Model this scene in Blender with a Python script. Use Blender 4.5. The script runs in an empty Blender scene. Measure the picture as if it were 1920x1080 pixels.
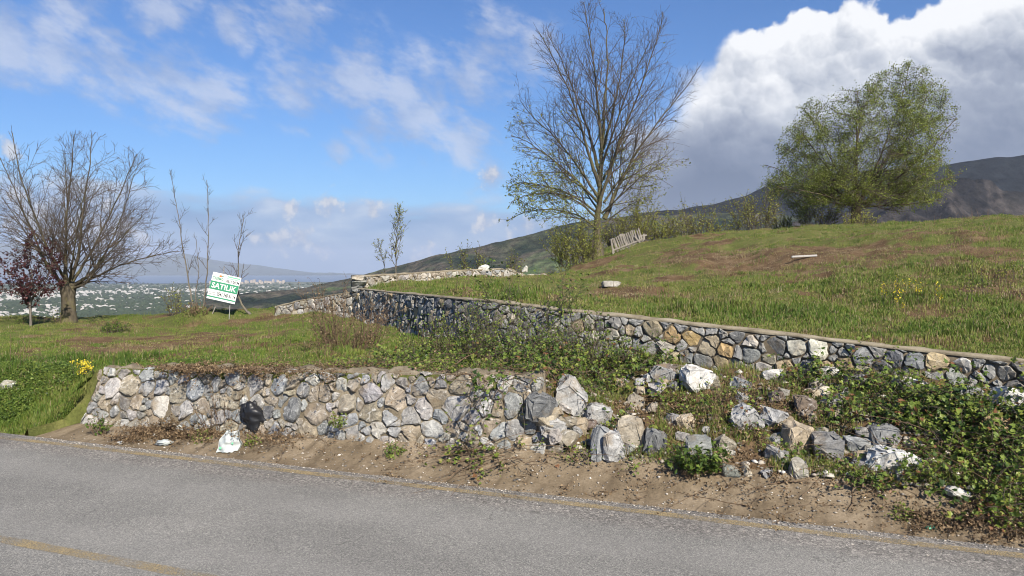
import bpy, bmesh, math, random
import numpy as np
from mathutils import Vector, Matrix

random.seed(7)
rng = np.random.default_rng(11)
scene = bpy.context.scene
COL = scene.collection

# ------------------------------------------------------------------ camera, world, sun, exposure
F = 1450.0            # focal length in photo pixels (photo is 1920 x 1080)
HOR = 505.0           # photo row of the true horizon
EYE = 2.2             # eye height above the road
camd = bpy.data.cameras.new('camera')
camd.sensor_width = 36.0
camd.lens = 36.0 * F / 1920.0
camd.shift_y = -(540.0 - HOR) / 1920.0
camd.clip_start = 0.1
camd.clip_end = 100000.0
cam = bpy.data.objects.new('camera', camd)
COL.objects.link(cam)
cam.location = (0, 0, EYE)
cam.rotation_euler = (math.radians(90), 0, 0)
scene.camera = cam

SUN_AZ = math.radians(156)     # clockwise from +Y (the view direction): behind the camera, to the right
SUN_EL = math.radians(37)
sd = bpy.data.lights.new('sun', 'SUN')
sd.energy = 4.8
sd.angle = math.radians(0.5)
sd.color = (1.0, 0.915, 0.78)
sun = bpy.data.objects.new('sun', sd)
COL.objects.link(sun)
to_sun = Vector((math.sin(SUN_AZ) * math.cos(SUN_EL), math.cos(SUN_AZ) * math.cos(SUN_EL), math.sin(SUN_EL)))
sun.rotation_euler = to_sun.to_track_quat('Z', 'Y').to_euler()
sun.location = (10, -10, 20)

vs = scene.view_settings
vs.view_transform = 'Standard'
vs.look = 'None'
vs.exposure = 0.85
vs.gamma = 1.0
vs.use_curve_mapping = False
scene.cycles.use_denoising = True
scene.cycles.filter_width = 1.05
scene.cycles.max_bounces = 6
scene.cycles.transparent_max_bounces = 12
scene.cycles.volume_bounces = 0

world = bpy.data.worlds.new('World')
scene.world = world
world.use_nodes = True


class NB:
    """tiny node-tree builder"""
    def __init__(self, nt):
        self.nt = nt

    def n(self, t, **kw):
        nd = self.nt.nodes.new(t)
        for k, v in kw.items():
            setattr(nd, k, v)
        return nd

    def put(self, sock, v):
        if v is None:
            return
        if isinstance(v, bpy.types.NodeSocket):
            self.nt.links.new(v, sock)
        elif hasattr(sock, 'default_value'):
            try:
                sock.default_value = v
            except Exception:
                sock.default_value = tuple(v) + (1.0,)

    def m(self, op, a, b=None, c=None, clamp=False):
        nd = self.n('ShaderNodeMath', operation=op, use_clamp=clamp)
        for i, v in enumerate((a, b, c)):
            if v is not None:
                self.put(nd.inputs[i], v)
        return nd.outputs[0]

    def v(self, op, a, b=None, scale=None):
        nd = self.n('ShaderNodeVectorMath', operation=op)
        self.put(nd.inputs[0], a)
        if b is not None:
            self.put(nd.inputs[1], b)
        if scale is not None:
            self.put(nd.inputs['Scale'], scale)
        return nd.outputs['Value'] if op in ('DISTANCE', 'LENGTH', 'DOT_PRODUCT') else nd.outputs[0]

    def comb(self, x, y, z):
        nd = self.n('ShaderNodeCombineXYZ')
        for i, v in enumerate((x, y, z)):
            self.put(nd.inputs[i], v)
        return nd.outputs[0]

    def sep(self, v):
        nd = self.n('ShaderNodeSeparateXYZ')
        self.put(nd.inputs[0], v)
        return nd.outputs

    def noise(self, vec, scale, detail=4, rough=0.55, dist=0.0, dims='3D', lac=2.0):
        nd = self.n('ShaderNodeTexNoise', noise_dimensions=dims)
        self.put(nd.inputs['Vector'], vec)
        nd.inputs['Scale'].default_value = scale
        nd.inputs['Detail'].default_value = detail
        nd.inputs['Roughness'].default_value = rough
        nd.inputs['Lacunarity'].default_value = lac
        nd.inputs['Distortion'].default_value = dist
        return nd.outputs[0]

    def voro(self, vec, scale, feature='F1', out=0, rand=1.0, dims='3D'):
        nd = self.n('ShaderNodeTexVoronoi', feature=feature, voronoi_dimensions=dims)
        self.put(nd.inputs['Vector'], vec)
        nd.inputs['Scale'].default_value = scale
        nd.inputs['Randomness'].default_value = rand
        return nd.outputs[out]

    def smooth(self, x, a, b, lo=0.0, hi=1.0):
        nd = self.n('ShaderNodeMapRange', interpolation_type='SMOOTHSTEP')
        self.put(nd.inputs[0], x)
        for i, v in zip((1, 2, 3, 4), (a, b, lo, hi)):
            self.put(nd.inputs[i], v)
        return nd.outputs[0]

    def ramp(self, x, stops):
        nd = self.n('ShaderNodeValToRGB')
        cr = nd.color_ramp
        while len(cr.elements) < len(stops):
            cr.elements.new(0.5)
        for e, (p, c) in zip(cr.elements, stops):
            e.position = p
            e.color = tuple(c) + (1.0,) if len(c) == 3 else c
        self.put(nd.inputs[0], x)
        return nd.outputs[0]

    def mix(self, f, a, b, blend='MIX'):
        nd = self.n('ShaderNodeMix', data_type='RGBA', blend_type=blend)
        self.put(nd.inputs[0], f)
        self.put(nd.inputs[6], a if not isinstance(a, tuple) or len(a) == 4 else a + (1.0,))
        self.put(nd.inputs[7], b if not isinstance(b, tuple) or len(b) == 4 else b + (1.0,))
        return nd.outputs[2]


def ang(x, y):
    u = (x - 960.0) / F
    v = (HOR - y) / F
    return math.atan(u), math.atan(v / math.hypot(1.0, u))


def build_sky():
    nt = world.node_tree
    nt.nodes.clear()
    b = NB(nt)
    out = b.n('ShaderNodeOutputWorld')
    bg = b.n('ShaderNodeBackground')
    nt.links.new(bg.outputs[0], out.inputs[0])
    sky = b.n('ShaderNodeTexSky')
    sky.sky_type = 'NISHITA'
    sky.sun_disc = False
    sky.sun_elevation = SUN_EL
    sky.sun_rotation = SUN_AZ
    sky.altitude = 400
    sky.air_density = 1.15
    sky.dust_density = 0.3
    sky.ozone_density = 2.6
    STR = 0.061
    geo = b.n('ShaderNodeTexCoord')
    d = b.v('NORMALIZE', geo.outputs['Generated'])
    dx, dy, dz = b.sep(d)
    az = b.m('ARCTAN2', dx, dy)
    el = b.m('ARCSINE', dz)
    p = b.comb(az, el, 0.0)

    def blobs(lst, pv):
        cur = None
        for (cx, cy, r) in lst:
            dist = b.v('DISTANCE', pv, (cx, cy, 0.0))
            t = b.m('MULTIPLY_ADD', dist, -1.0 / r, 1.0)
            cur = t if cur is None else b.m('MAXIMUM', cur, t)
        return cur

    def P(x, y, r):
        a, e = ang(x, y)
        return (a, e, r / F)

    R = random.Random(5)
    # ---- high thin broken cloud
    wisp = [P(*q) for q in [(10, 70, 85), (110, 95, 80), (210, 125, 105), (310, 140, 105), (395, 190, 75), (300, 15, 80), (140, 10, 70),
                            (560, 45, 85), (440, 45, 55), (560, 165, 85), (670, 150, 105), (770, 200, 125), (880, 150, 95),
                            (700, 235, 80), (880, 265, 75), (930, 75, 75), (1000, 95, 80), (640, 290, 40), (930, 330, 60)]]
    for i in range(8):
        a = R.uniform(0.75, 5.5)
        if a > math.pi:
            a -= 2 * math.pi
        wisp.append((a, R.uniform(0.12, 1.1), R.uniform(0.08, 0.2)))
    warp = b.v('SUBTRACT', b.n('ShaderNodeTexNoise', noise_dimensions='2D').outputs[1], (0.5, 0.5, 0.5))
    wn = warp.node.inputs[0].links[0].from_node
    nt.links.new(p, wn.inputs['Vector'])
    wn.inputs['Scale'].default_value = 9.0
    wn.inputs['Detail'].default_value = 4
    pw = b.v('ADD', p, b.v('SCALE', warp, scale=0.05))
    wb = blobs(wisp, pw)
    # sheared coordinate gives the streaks a slant
    ps = b.comb(b.m('MULTIPLY_ADD', el, 0.35, az), b.m('MULTIPLY_ADD', az, 0.25, b.m('MULTIPLY', el, 1.7)), 0.3)
    wn1 = b.noise(ps, 10.0, 7, 0.58, 0.1, dims='2D')
    wn2 = b.noise(ps, 38.0, 5, 0.6, 0.1, dims='2D')
    wd = b.m('ADD', b.m('MULTIPLY', wb, 0.8), b.m('MULTIPLY_ADD', wn1, 1.5, b.m('MULTIPLY_ADD', wn2, 1.15, -1.30)))
    wa = b.m('MULTIPLY', b.smooth(wd, -0.05, 0.85), 0.66)
    wa = b.m('MULTIPLY', wa, b.smooth(wb, -0.25, 0.25))
    wcol = b.mix(b.smooth(wn1, 0.35, 0.7), (0.205, 0.255, 0.37), (0.37, 0.395, 0.46))

    # ---- low grey-blue bank along the horizon
    bn = b.noise(b.comb(b.m('MULTIPLY', az, 1.0), b.m('MULTIPLY', el, 3.2), 1.7), 7.0, 7, 0.55, 0.2, dims='2D')
    top = b.m('MULTIPLY_ADD', az, -0.028, 0.080)
    bdens = b.m('ADD', b.m('SUBTRACT', top, el), b.m('MULTIPLY_ADD', bn, 0.07, -0.025))
    ba = b.m('MULTIPLY', b.smooth(bdens, 0.0, 0.022), 0.86)
    bshade = b.m('ADD', b.m('MULTIPLY', bdens, -7.0), b.m('MULTIPLY_ADD', bn, 2.8, -0.70))
    bcol = b.ramp(bshade, [(0.0, (0.10, 0.175, 0.32)), (0.35, (0.15, 0.225, 0.37)), (0.7, (0.235, 0.295, 0.41)), (1.0, (0.36, 0.395, 0.46))])
    # bright puffs low in the bank
    puffs = [P(*q) for q in [(520, 462, 34), (560, 455, 34), (480, 455, 24), (600, 470, 24), (800, 472, 30), (780, 480, 24), (915, 418, 34), (990, 430, 36),
                             (700, 395, 26), (610, 385, 34), (540, 395, 26), (60, 400, 60), (200, 420, 60), (10, 275, 30), (920, 330, 30), (960, 470, 40), (260, 455, 40)]]
    for i in range(4):
        a = R.uniform(0.8, 5.4)
        if a > math.pi:
            a -= 2 * math.pi
        puffs.append((a, R.uniform(0.02, 0.09), R.uniform(0.02, 0.05)))
    pw2 = b.v('ADD', b.comb(az, b.m('MULTIPLY', el, 1.0), 0.0), b.v('SCALE', warp, scale=0.03))
    pb = blobs(puffs, pw2)
    pn = b.noise(p, 55.0, 6, 0.58, dims='2D')
    pd = b.m('ADD', b.m('MULTIPLY', pb, 0.8), b.m('MULTIPLY_ADD', pn, 1.7, -0.95))
    pa = b.m('MULTIPLY', b.smooth(pd, 0.0, 0.55), 0.8)
    pcol = b.mix(b.smooth(pn, 0.4, 0.68), (0.235, 0.275, 0.36), (0.45, 0.44, 0.435))

    # ---- big cumulus
    cum = [P(*q) for q in [(1420, 165, 100), (1490, 130, 95), (1560, 118, 98), (1625, 140, 80), (1710, 150, 95), (1800, 115, 110), (1890, 85, 135),
                           (1365, 215, 105), (1320, 280, 95), (1400, 310, 180), (1560, 290, 220), (1750, 290, 230), (1930, 260, 250), (2060, 80, 160),
                           (1285, 355, 110), (1235, 290, 85), (1205, 370, 80), (1350, 410, 150), (2150, 200, 250), (2300, 330, 200), (1560, 430, 200), (1800, 420, 200)]]
    for i in range(9):
        a = R.uniform(0.95, 5.3)
        if a > math.pi:
            a -= 2 * math.pi
        cum.append((a, R.uniform(0.03, 0.16), R.uniform(0.12, 0.24)))
    pcw = b.v('ADD', p, b.v('SCALE', warp, scale=0.035))
    cb = blobs(cum, pcw)

    n1 = b.noise(p, 13.0, 8, 0.52, 0.1, dims='2D')
    fw = b.n('ShaderNodeTexNoise', noise_dimensions='2D')
    nt.links.new(p, fw.inputs['Vector'])
    fw.inputs['Scale'].default_value = 60.0
    fw.inputs['Detail'].default_value = 5
    fwv = b.v('SUBTRACT', fw.outputs[1], (0.5, 0.5, 0.5))
    pcs = b.v('ADD', b.v('ADD', p, b.v('SCALE', warp, scale=0.02)), b.v('SCALE', fwv, scale=0.02))
    pcs = b.v('MULTIPLY', pcs, (1.0, 1.0, 0.0))

    def lobes(scale):
        # every cell of the pattern is one rounded lobe: rel points from its centre outwards
        nd = b.n('ShaderNodeTexVoronoi', feature='SMOOTH_F1', voronoi_dimensions='2D')
        nd.inputs['Smoothness'].default_value = 0.55
        nt.links.new(pcs, nd.inputs['Vector'])
        nd.inputs['Scale'].default_value = scale
        rel = b.v('SCALE', b.v('SUBTRACT', pcs, nd.outputs['Position']), scale=scale)
        lit = b.v('DOT_PRODUCT', rel, (0.50, 0.85, 0.0))
        return nd.outputs['Distance'], lit
    d1, l1 = lobes(13.0)
    d2, l2 = lobes(31.0)
    d3, l3 = lobes(72.0)
    edge = b.m('ADD', b.m('MULTIPLY', d1, -0.20), b.m('MULTIPLY_ADD', d2, -0.16, b.m('MULTIPLY', d3, -0.08)))
    cd = b.m('ADD', cb, b.m('ADD', edge, b.m('MULTIPLY_ADD', n1, 0.55, -0.02)))
    softw = b.m('ADD', b.smooth(el, 0.12, 0.25, 0.32, 0.09), b.smooth(az, 0.31, 0.18, 0.0, 0.45))
    ca = b.smooth(cd, 0.0, softw)
    relief = b.m('ADD', b.m('MULTIPLY', l1, 0.22), b.m('MULTIPLY_ADD', l2, 0.15, b.m('MULTIPLY', l3, 0.08)))
    n5 = b.noise(p, 34.0, 6, 0.6, 0.2, dims='2D')
    relief = b.m('ADD', relief, b.m('MULTIPLY_ADD', n5, 0.36, -0.18))
    relief = b.m('MULTIPLY', relief, b.smooth(el, 0.08, 0.24, 0.25, 1.0))
    big = b.noise(b.comb(b.m('ADD', az, 0.3), b.m('MULTIPLY', el, 1.3), 4.4), 6.0, 5, 0.5, 0.2, dims='2D')
    hgt = b.m('MULTIPLY_ADD', el, 4.3, -0.22)             # higher is brighter: front-lit tops
    dens_dark = b.m('MULTIPLY', b.smooth(cb, 0.15, 0.8), -0.20)
    sh = b.m('ADD', b.m('ADD', hgt, dens_dark), b.m('ADD', relief, b.m('MULTIPLY_ADD', big, 1.0, -0.44)))
    ccol = b.ramp(sh, [(0.0, (0.085, 0.108, 0.162)), (0.22, (0.132, 0.157, 0.215)), (0.48, (0.225, 0.25, 0.305)), (0.72, (0.36, 0.38, 0.42)), (1.0, (0.56, 0.565, 0.575))])

    base = b.v('SCALE', sky.outputs[0], scale=STR)
    base = b.v('MULTIPLY', base, (0.48, 0.75, 1.13))
    c = b.mix(wa, base, wcol)
    c = b.mix(ba, c, bcol)
    c = b.mix(pa, c, pcol)
    c = b.mix(b.m('MULTIPLY', ca, 0.98), c, ccol)
    nt.links.new(c, bg.inputs[0])
    bg.inputs[1].default_value = 1.0


build_sky()
world.cycles.sampling_method = 'MANUAL'
world.cycles.sample_map_resolution = 512

# ------------------------------------------------------------------ helpers: coordinates, noise, meshes
A2 = np.array([0.93, -0.3676])     # along the road, to the right
N2 = np.array([0.3676, 0.93])      # away from the camera, across the road
EDGE = 7.15                        # distance from the camera foot to the far road edge


def st2xy(s, t):
    return s * A2[0] + (EDGE + t) * N2[0], s * A2[1] + (EDGE + t) * N2[1]


def xy2st(x, y):
    return x * A2[0] + y * A2[1], x * N2[0] + y * N2[1] - EDGE


def px(x, y, k):
    """the place whose depth is k metres and that the photo shows at pixel x, y"""
    return Vector(((x - 960.0) / F * k, k, EYE + (HOR - y) / F * k))


def _h(ix, iy, seed):
    n = (ix.astype(np.int64) * 374761393 + iy.astype(np.int64) * 668265263 + seed * 974711) & 0x7fffffff
    n = ((n ^ (n >> 13)) * 1274126177) & 0x7fffffff
    return ((n ^ (n >> 16)) & 0xffff) / 65535.0


def vnoise(x, y, seed=0):
    x = np.asarray(x, float)
    y = np.asarray(y, float)
    ix = np.floor(x)
    iy = np.floor(y)
    fx = x - ix
    fy = y - iy
    fx = fx * fx * (3 - 2 * fx)
    fy = fy * fy * (3 - 2 * fy)
    a = _h(ix, iy, seed)
    b = _h(ix + 1, iy, seed)
    c = _h(ix, iy + 1, seed)
    d = _h(ix + 1, iy + 1, seed)
    return (a * (1 - fx) + b * fx) * (1 - fy) + (c * (1 - fx) + d * fx) * fy


def fbm(x, y, seed=0, oct=4, gain=0.5):
    s = 0.0
    a = 1.0
    tot = 0.0
    for o in range(oct):
        s = s + a * vnoise(x * 2 ** o + 17.3 * o, y * 2 ** o - 9.1 * o, seed + o)
        tot += a
        a *= gain
    return s / tot


def sstep(x, a, b):
    t = np.clip((np.asarray(x, float) - a) / (b - a), 0, 1)
    return t * t * (3 - 2 * t)


def tag(o, label=None, cat=None, group=None, kind=None):
    if label:
        o['label'] = label
    if cat:
        o['category'] = cat
    if group:
        o['group'] = group
    if kind:
        o['kind'] = kind
    return o


def link(name, me, mat=None, parent=None, loc=None):
    o = bpy.data.objects.new(name, me)
    COL.objects.link(o)
    if me is not None and mat is not None:
        for mm in (mat if isinstance(mat, (list, tuple)) else [mat]):
            if mm.name not in [q.name for q in me.materials if q]:
                me.materials.append(mm)
    if parent is not None:
        o.parent = parent
    if loc is not None:
        o.location = loc
    return o


def empty(name, loc=(0, 0, 0)):
    o = bpy.data.objects.new(name, None)
    o.empty_display_size = 0.2
    COL.objects.link(o)
    o.location = loc
    return o


def np_mesh(name, V, faces, smooth=False, attrs=None):
    """faces: list of int arrays (n x 3 or n x 4)"""
    me = bpy.data.meshes.new(name)
    V = np.asarray(V, np.float32).reshape(-1, 3)
    me.vertices.add(len(V))
    me.vertices.foreach_set('co', V.ravel())
    if isinstance(faces, np.ndarray):
        faces = [faces]
    faces = [f for f in faces if len(f)]
    nl = sum(f.size for f in faces)
    npoly = sum(len(f) for f in faces)
    me.loops.add(nl)
    me.polygons.add(npoly)
    me.loops.foreach_set('vertex_index', np.concatenate([f.ravel() for f in faces]).astype(np.int32))
    starts = []
    st = 0
    for f in faces:
        w = f.shape[1]
        starts.append(st + np.arange(len(f)) * w)
        st += f.size
    me.polygons.foreach_set('loop_start', np.concatenate(starts).astype(np.int32))
    if smooth:
        me.polygons.foreach_set('use_smooth', np.ones(npoly, bool))
    if attrs:
        for k, a in attrs.items():
            at = me.attributes.new(k, 'FLOAT', 'POINT')
            at.data.foreach_set('value', np.asarray(a, np.float32))
    me.update(calc_edges=True)
    return me


def grid_faces(nr, nc):
    i = np.arange(nr - 1)[:, None] * nc + np.arange(nc - 1)[None, :]
    i = i.ravel()
    return np.stack([i, i + 1, i + nc + 1, i + nc], 1)


def py_mesh(name, verts, faces, smooth=False):
    me = bpy.data.meshes.new(name)
    me.from_pydata([tuple(v) for v in verts], [], faces)
    if smooth:
        for p in me.polygons:
            p.use_smooth = True
    me.update()
    return me


def box_mesh(name, sx, sy, sz, bev=0.0, jit=0.0, seed=0):
    bm = bmesh.new()
    bmesh.ops.create_cube(bm, size=1.0)
    for v in bm.verts:
        v.co = Vector((v.co.x * sx, v.co.y * sy, v.co.z * sz))
    if bev:
        bmesh.ops.bevel(bm, geom=bm.edges[:], offset=bev, segments=1, affect='EDGES')
    if jit:
        rr = random.Random(seed)
        for v in bm.verts:
            v.co += Vector((rr.uniform(-jit, jit), rr.uniform(-jit, jit), rr.uniform(-jit, jit)))
    me = bpy.data.meshes.new(name)
    bm.to_mesh(me)
    bm.free()
    return me


# ------------------------------------------------------------------ materials
MATS = {}


def new_mat(name):
    m = bpy.data.materials.new(name)
    m.use_nodes = True
    nt = m.node_tree
    nt.nodes.clear()
    b = NB(nt)
    out = b.n('ShaderNodeOutputMaterial')
    MATS[name] = m
    return m, b, out


def principled(b, out, col, rough=0.85, bump=None, bstr=0.3, bdist=0.01, spec=0.3):
    p = b.n('ShaderNodeBsdfPrincipled')
    b.put(p.inputs['Base Color'], col)
    b.put(p.inputs['Roughness'], rough)
    p.inputs['Specular IOR Level'].default_value = spec
    if bump is not None:
        bn = b.n('ShaderNodeBump')
        bn.inputs['Strength'].default_value = bstr
        bn.inputs['Distance'].default_value = bdist
        b.put(bn.inputs['Height'], bump)
        b.nt.links.new(bn.outputs[0], p.inputs['Normal'])
    b.nt.links.new(p.outputs[0], out.inputs[0])
    return p


def pos(b):
    return b.n('ShaderNodeNewGeometry').outputs['Position']


def obc(b):
    return b.n('ShaderNodeTexCoord').outputs['Object']


def attr(b, name):
    return b.n('ShaderNodeAttribute', attribute_name=name).outputs['Fac']


def make_materials():
    # asphalt
    m, b, o = new_mat('asphalt')
    P_ = pos(b)
    n1 = b.noise(P_, 0.55, 5, 0.6)
    n2 = b.noise(P_, 95.0, 3, 0.7)
    vcol = b.voro(P_, 130.0, 'F1', 1)
    vs_ = b.sep(vcol)[0]
    c = b.ramp(n1, [(0.3, (0.170, 0.166, 0.155)), (0.52, (0.212, 0.207, 0.193)), (0.72, (0.255, 0.248, 0.230))])
    sp = b.ramp(vs_, [(0.0, (0.45, 0.45, 0.45)), (0.4, (0.85, 0.85, 0.85)), (0.75, (1.12, 1.11, 1.09)), (1.0, (1.75, 1.72, 1.65))])
    c = b.mix(0.85, c, sp, 'MULTIPLY')
    c = b.mix(b.m('MULTIPLY', b.smooth(n2, 0.52, 0.75), 0.45), c, (0.075, 0.073, 0.07))
    # tar-dark streaks and wheel-polished bands running along the road
    s_ = b.v('DOT_PRODUCT', P_, (A2[0], A2[1], 0))
    t_ = b.v('DOT_PRODUCT', P_, (N2[0], N2[1], 0))
    stv = b.comb(b.m('MULTIPLY', s_, 0.6), b.m('MULTIPLY', t_, 5.0), 0)
    st_ = b.noise(stv, 1.3, 5, 0.65, 0.4)
    c = b.mix(b.m('MULTIPLY', b.smooth(st_, 0.66, 0.74), 0.55), c, (0.07, 0.068, 0.064))
    c = b.mix(b.m('MULTIPLY', b.smooth(st_, 0.42, 0.26), 0.22), c, (0.29, 0.28, 0.26))
    wob = b.m('MULTIPLY_ADD', b.noise(P_, 0.8, 3), 0.5, b.m('ADD', t_, -0.25))
    coarse = b.smooth(wob, EDGE - 0.75, EDGE - 0.45)
    c = b.mix(b.m('MULTIPLY', coarse, 0.55), c, b.mix(1.0, c, b.ramp(b.sep(b.voro(P_, 48.0, 'F1', 1))[1], [(0.0, (0.35, 0.32, 0.32)), (0.6, (0.95, 0.88, 0.85)), (1.0, (1.9, 1.8, 1.75))]), 'MULTIPLY'))
    trk = b.m('ADD', b.smooth(b.m('ABSOLUTE', b.m('ADD', wob, -(EDGE - 1.15))), 0.42, 0.05), b.smooth(b.m('ABSOLUTE', b.m('ADD', wob, -(EDGE - 2.5))), 0.35, 0.05))
    c = b.mix(b.m('MULTIPLY', trk, 0.16), c, (0.31, 0.30, 0.28))
    cn = b.n('ShaderNodeTexNoise')
    b.put(cn.inputs['Vector'], P_)
    cn.inputs['Scale'].default_value = 3.0
    cn.inputs['Detail'].default_value = 5
    cw = b.v('ADD', P_, b.v('SCALE', b.v('SUBTRACT', cn.outputs[1], (0.5, 0.5, 0.5)), scale=0.55))
    ce = b.n('ShaderNodeTexVoronoi', feature='DISTANCE_TO_EDGE')
    b.put(ce.inputs['Vector'], cw)
    ce.inputs['Scale'].default_value = 0.42
    crack = b.m('MULTIPLY', b.smooth(ce.outputs[0], 0.005, 0.0015), b.smooth(b.noise(P_, 0.9, 3), 0.50, 0.60))
    c = b.mix(b.m('MULTIPLY', crack, 0.45), c, (0.05, 0.048, 0.045))
    principled(b, o, c, 0.88, b.m('ADD', n2, vs_), 0.55, 0.006, 0.25)
    # paint
    m, b, o = new_mat('yellow_paint')
    P_ = pos(b)
    n1 = b.noise(P_, 1.6, 5, 0.7)
    n2 = b.noise(P_, 75.0, 3, 0.7)
    vs_ = b.sep(b.voro(P_, 130.0, 'F1', 1))[0]
    keep = b.smooth(b.m('ADD', b.m('MULTIPLY', n1, 0.75), b.m('ADD', b.m('MULTIPLY', n2, 0.55), b.m('MULTIPLY', vs_, 0.18))), 0.58, 0.92)
    pc = b.ramp(n2, [(0.3, (0.27, 0.205, 0.10)), (0.7, (0.40, 0.31, 0.165))])
    pr = b.n('ShaderNodeBsdfPrincipled')
    b.put(pr.inputs['Base Color'], pc)
    pr.inputs['Roughness'].default_value = 0.8
    tr = b.n('ShaderNodeBsdfTransparent')
    mx = b.n('ShaderNodeMixShader')
    b.put(mx.inputs[0], b.m('MULTIPLY', keep, 0.82))
    b.nt.links.new(tr.outputs[0], mx.inputs[1])
    b.nt.links.new(pr.outputs[0], mx.inputs[2])
    b.nt.links.new(mx.outputs[0], o.inputs[0])
    # concrete apron, sand-stained
    m, b, o = new_mat('apron_concrete')
    P_ = pos(b)
    n1 = b.noise(P_, 1.4, 6, 0.65)
    n2 = b.noise(P_, 40.0, 5, 0.7)
    stv = b.comb(b.v('DOT_PRODUCT', P_, (A2[0], A2[1], 0)), b.m('MULTIPLY', b.v('DOT_PRODUCT', P_, (N2[0], N2[1], 0)), 0.25), 0)
    n3 = b.noise(stv, 7.0, 4, 0.6)
    c = b.ramp(n1, [(0.28, (0.095, 0.072, 0.046)), (0.45, (0.175, 0.136, 0.090)), (0.6, (0.245, 0.196, 0.136)), (0.78, (0.335, 0.28, 0.21))])
    c = b.mix(0.55, c, b.ramp(n2, [(0.3, (0.45, 0.42, 0.38)), (0.55, (1, 1, 1)), (0.75, (1.45, 1.42, 1.36))]), 'MULTIPLY')
    c = b.mix(b.m('MULTIPLY', b.smooth(n3, 0.46, 0.70), 0.65), c, (0.085, 0.064, 0.042))
    principled(b, o, c, 0.92, b.m('ADD', n2, n1), 0.6, 0.012, 0.15)
    # mortar
    m, b, o = new_mat('mortar')
    P_ = pos(b)
    n1 = b.noise(P_, 3.5, 6, 0.65)
    n2 = b.noise(P_, 60.0, 4, 0.7)
    c = b.ramp(n1, [(0.3, (0.12, 0.098, 0.068)), (0.5, (0.20, 0.168, 0.12)), (0.72, (0.29, 0.255, 0.19))])
    c = b.mix(0.6, c, b.ramp(n2, [(0.3, (0.5, 0.5, 0.5)), (0.6, (1.1, 1.1, 1.1)), (0.8, (1.4, 1.4, 1.4))]), 'MULTIPLY')
    principled(b, o, c, 0.95, b.m('ADD', n2, n1), 0.7, 0.015, 0.1)
    m, b, o = new_mat('dark_mortar')
    P_ = pos(b)
    n1 = b.noise(P_, 5.0, 6, 0.65)
    c = b.ramp(n1, [(0.3, (0.06, 0.05, 0.038)), (0.6, (0.15, 0.125, 0.09)), (0.8, (0.26, 0.22, 0.165))])
    principled(b, o, c, 0.95, n1, 0.6, 0.02, 0.1)
    m, b, o = new_mat('cap_mortar')
    P_ = pos(b)
    n1 = b.noise(P_, 4.0, 6, 0.65)
    n2 = b.noise(P_, 50.0, 4, 0.7)
    c = b.ramp(n1, [(0.3, (0.15, 0.125, 0.088)), (0.5, (0.25, 0.215, 0.155)), (0.75, (0.35, 0.31, 0.24))])
    c = b.mix(0.4, c, b.ramp(n2, [(0.3, (0.6, 0.6, 0.6)), (0.7, (1.2, 1.2, 1.2))]), 'MULTIPLY')
    principled(b, o, c, 0.95, n2, 0.5, 0.01, 0.1)

    # rock, tinted by the object's own colour
    def rock(name, vein, dirt):
        m, b, o = new_mat(name)
        oi = b.n('ShaderNodeObjectInfo')
        T = b.v('ADD', obc(b), b.v('SCALE', (17.0, 31.0, 11.0), scale=oi.outputs['Random']))
        n1 = b.noise(T, 7.0, 6, 0.65, 0.5)
        n2 = b.noise(T, 38.0, 5, 0.7)
        rot = b.n('ShaderNodeMapping')
        rot.inputs['Rotation'].default_value = (0.5, 0.4, 0.7)
        rot.inputs['Scale'].default_value = (1.0, 4.0, 1.6)
        b.put(rot.inputs[0], T)
        n3 = b.noise(rot.outputs[0], 6.5, 6, 0.7, 1.6)
        c = oi.outputs['Color']
        c = b.mix(1.0, c, b.ramp(n1, [(0.25, (0.42, 0.43, 0.45)), (0.5, (0.92, 0.92, 0.92)), (0.75, (1.35, 1.34, 1.32))]), 'MULTIPLY')
        c = b.mix(b.m('MULTIPLY', b.smooth(n3, 0.54, 0.66), vein), c, (0.66, 0.66, 0.64))
        c = b.mix(b.m('MULTIPLY', b.smooth(n3, 0.44, 0.36), 0.6), c, b.mix(1.0, c, (0.42, 0.43, 0.46), 'MULTIPLY'))
        c = b.mix(0.55, c, b.ramp(n2, [(0.3, (0.5, 0.5, 0.5)), (0.55, (1.0, 1.0, 1.0)), (0.75, (1.35, 1.35, 1.35))]), 'MULTIPLY')
        n4 = b.noise(T, 4.0, 4, 0.6)
        c = b.mix(b.m('MULTIPLY', b.smooth(n4, 0.52, 0.68), dirt), c, (0.20, 0.15, 0.09))
        principled(b, o, c, 0.85, b.m('ADD', b.m('ADD', n2, b.m('MULTIPLY', n3, 1.0)), n1), 0.6, 0.018, 0.25)
    rock('rock_marble', 0.5, 0.6)
    rock('rock_plain', 0.22, 0.40)
    m, b, o = new_mat('gravel')
    r = attr(b, 'tint')
    c = b.ramp(r, [(0.0, (0.07, 0.065, 0.06)), (0.4, (0.19, 0.175, 0.155)), (0.75, (0.34, 0.30, 0.25)), (1.0, (0.6, 0.57, 0.52))])
    principled(b, o, c, 0.9)

    # turf ground
    m, b, o = new_mat('turf_soil')
    P_ = pos(b)
    s_ = attr(b, 'soil')
    n1 = b.noise(P_, 2.2, 6, 0.65)
    n2 = b.noise(P_, 22.0, 5, 0.7)
    n3 = b.noise(P_, 0.5, 4, 0.6)
    gr = b.ramp(b.m('MULTIPLY_ADD', n1, 0.6, b.m('MULTIPLY', n3, 0.4)), [(0.3, (0.075, 0.080, 0.028)), (0.5, (0.110, 0.125, 0.036)), (0.68, (0.165, 0.155, 0.06)), (0.85, (0.20, 0.155, 0.085))])
    so = b.ramp(n1, [(0.28, (0.070, 0.044, 0.024)), (0.5, (0.130, 0.085, 0.048)), (0.72, (0.20, 0.142, 0.085))])
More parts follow.
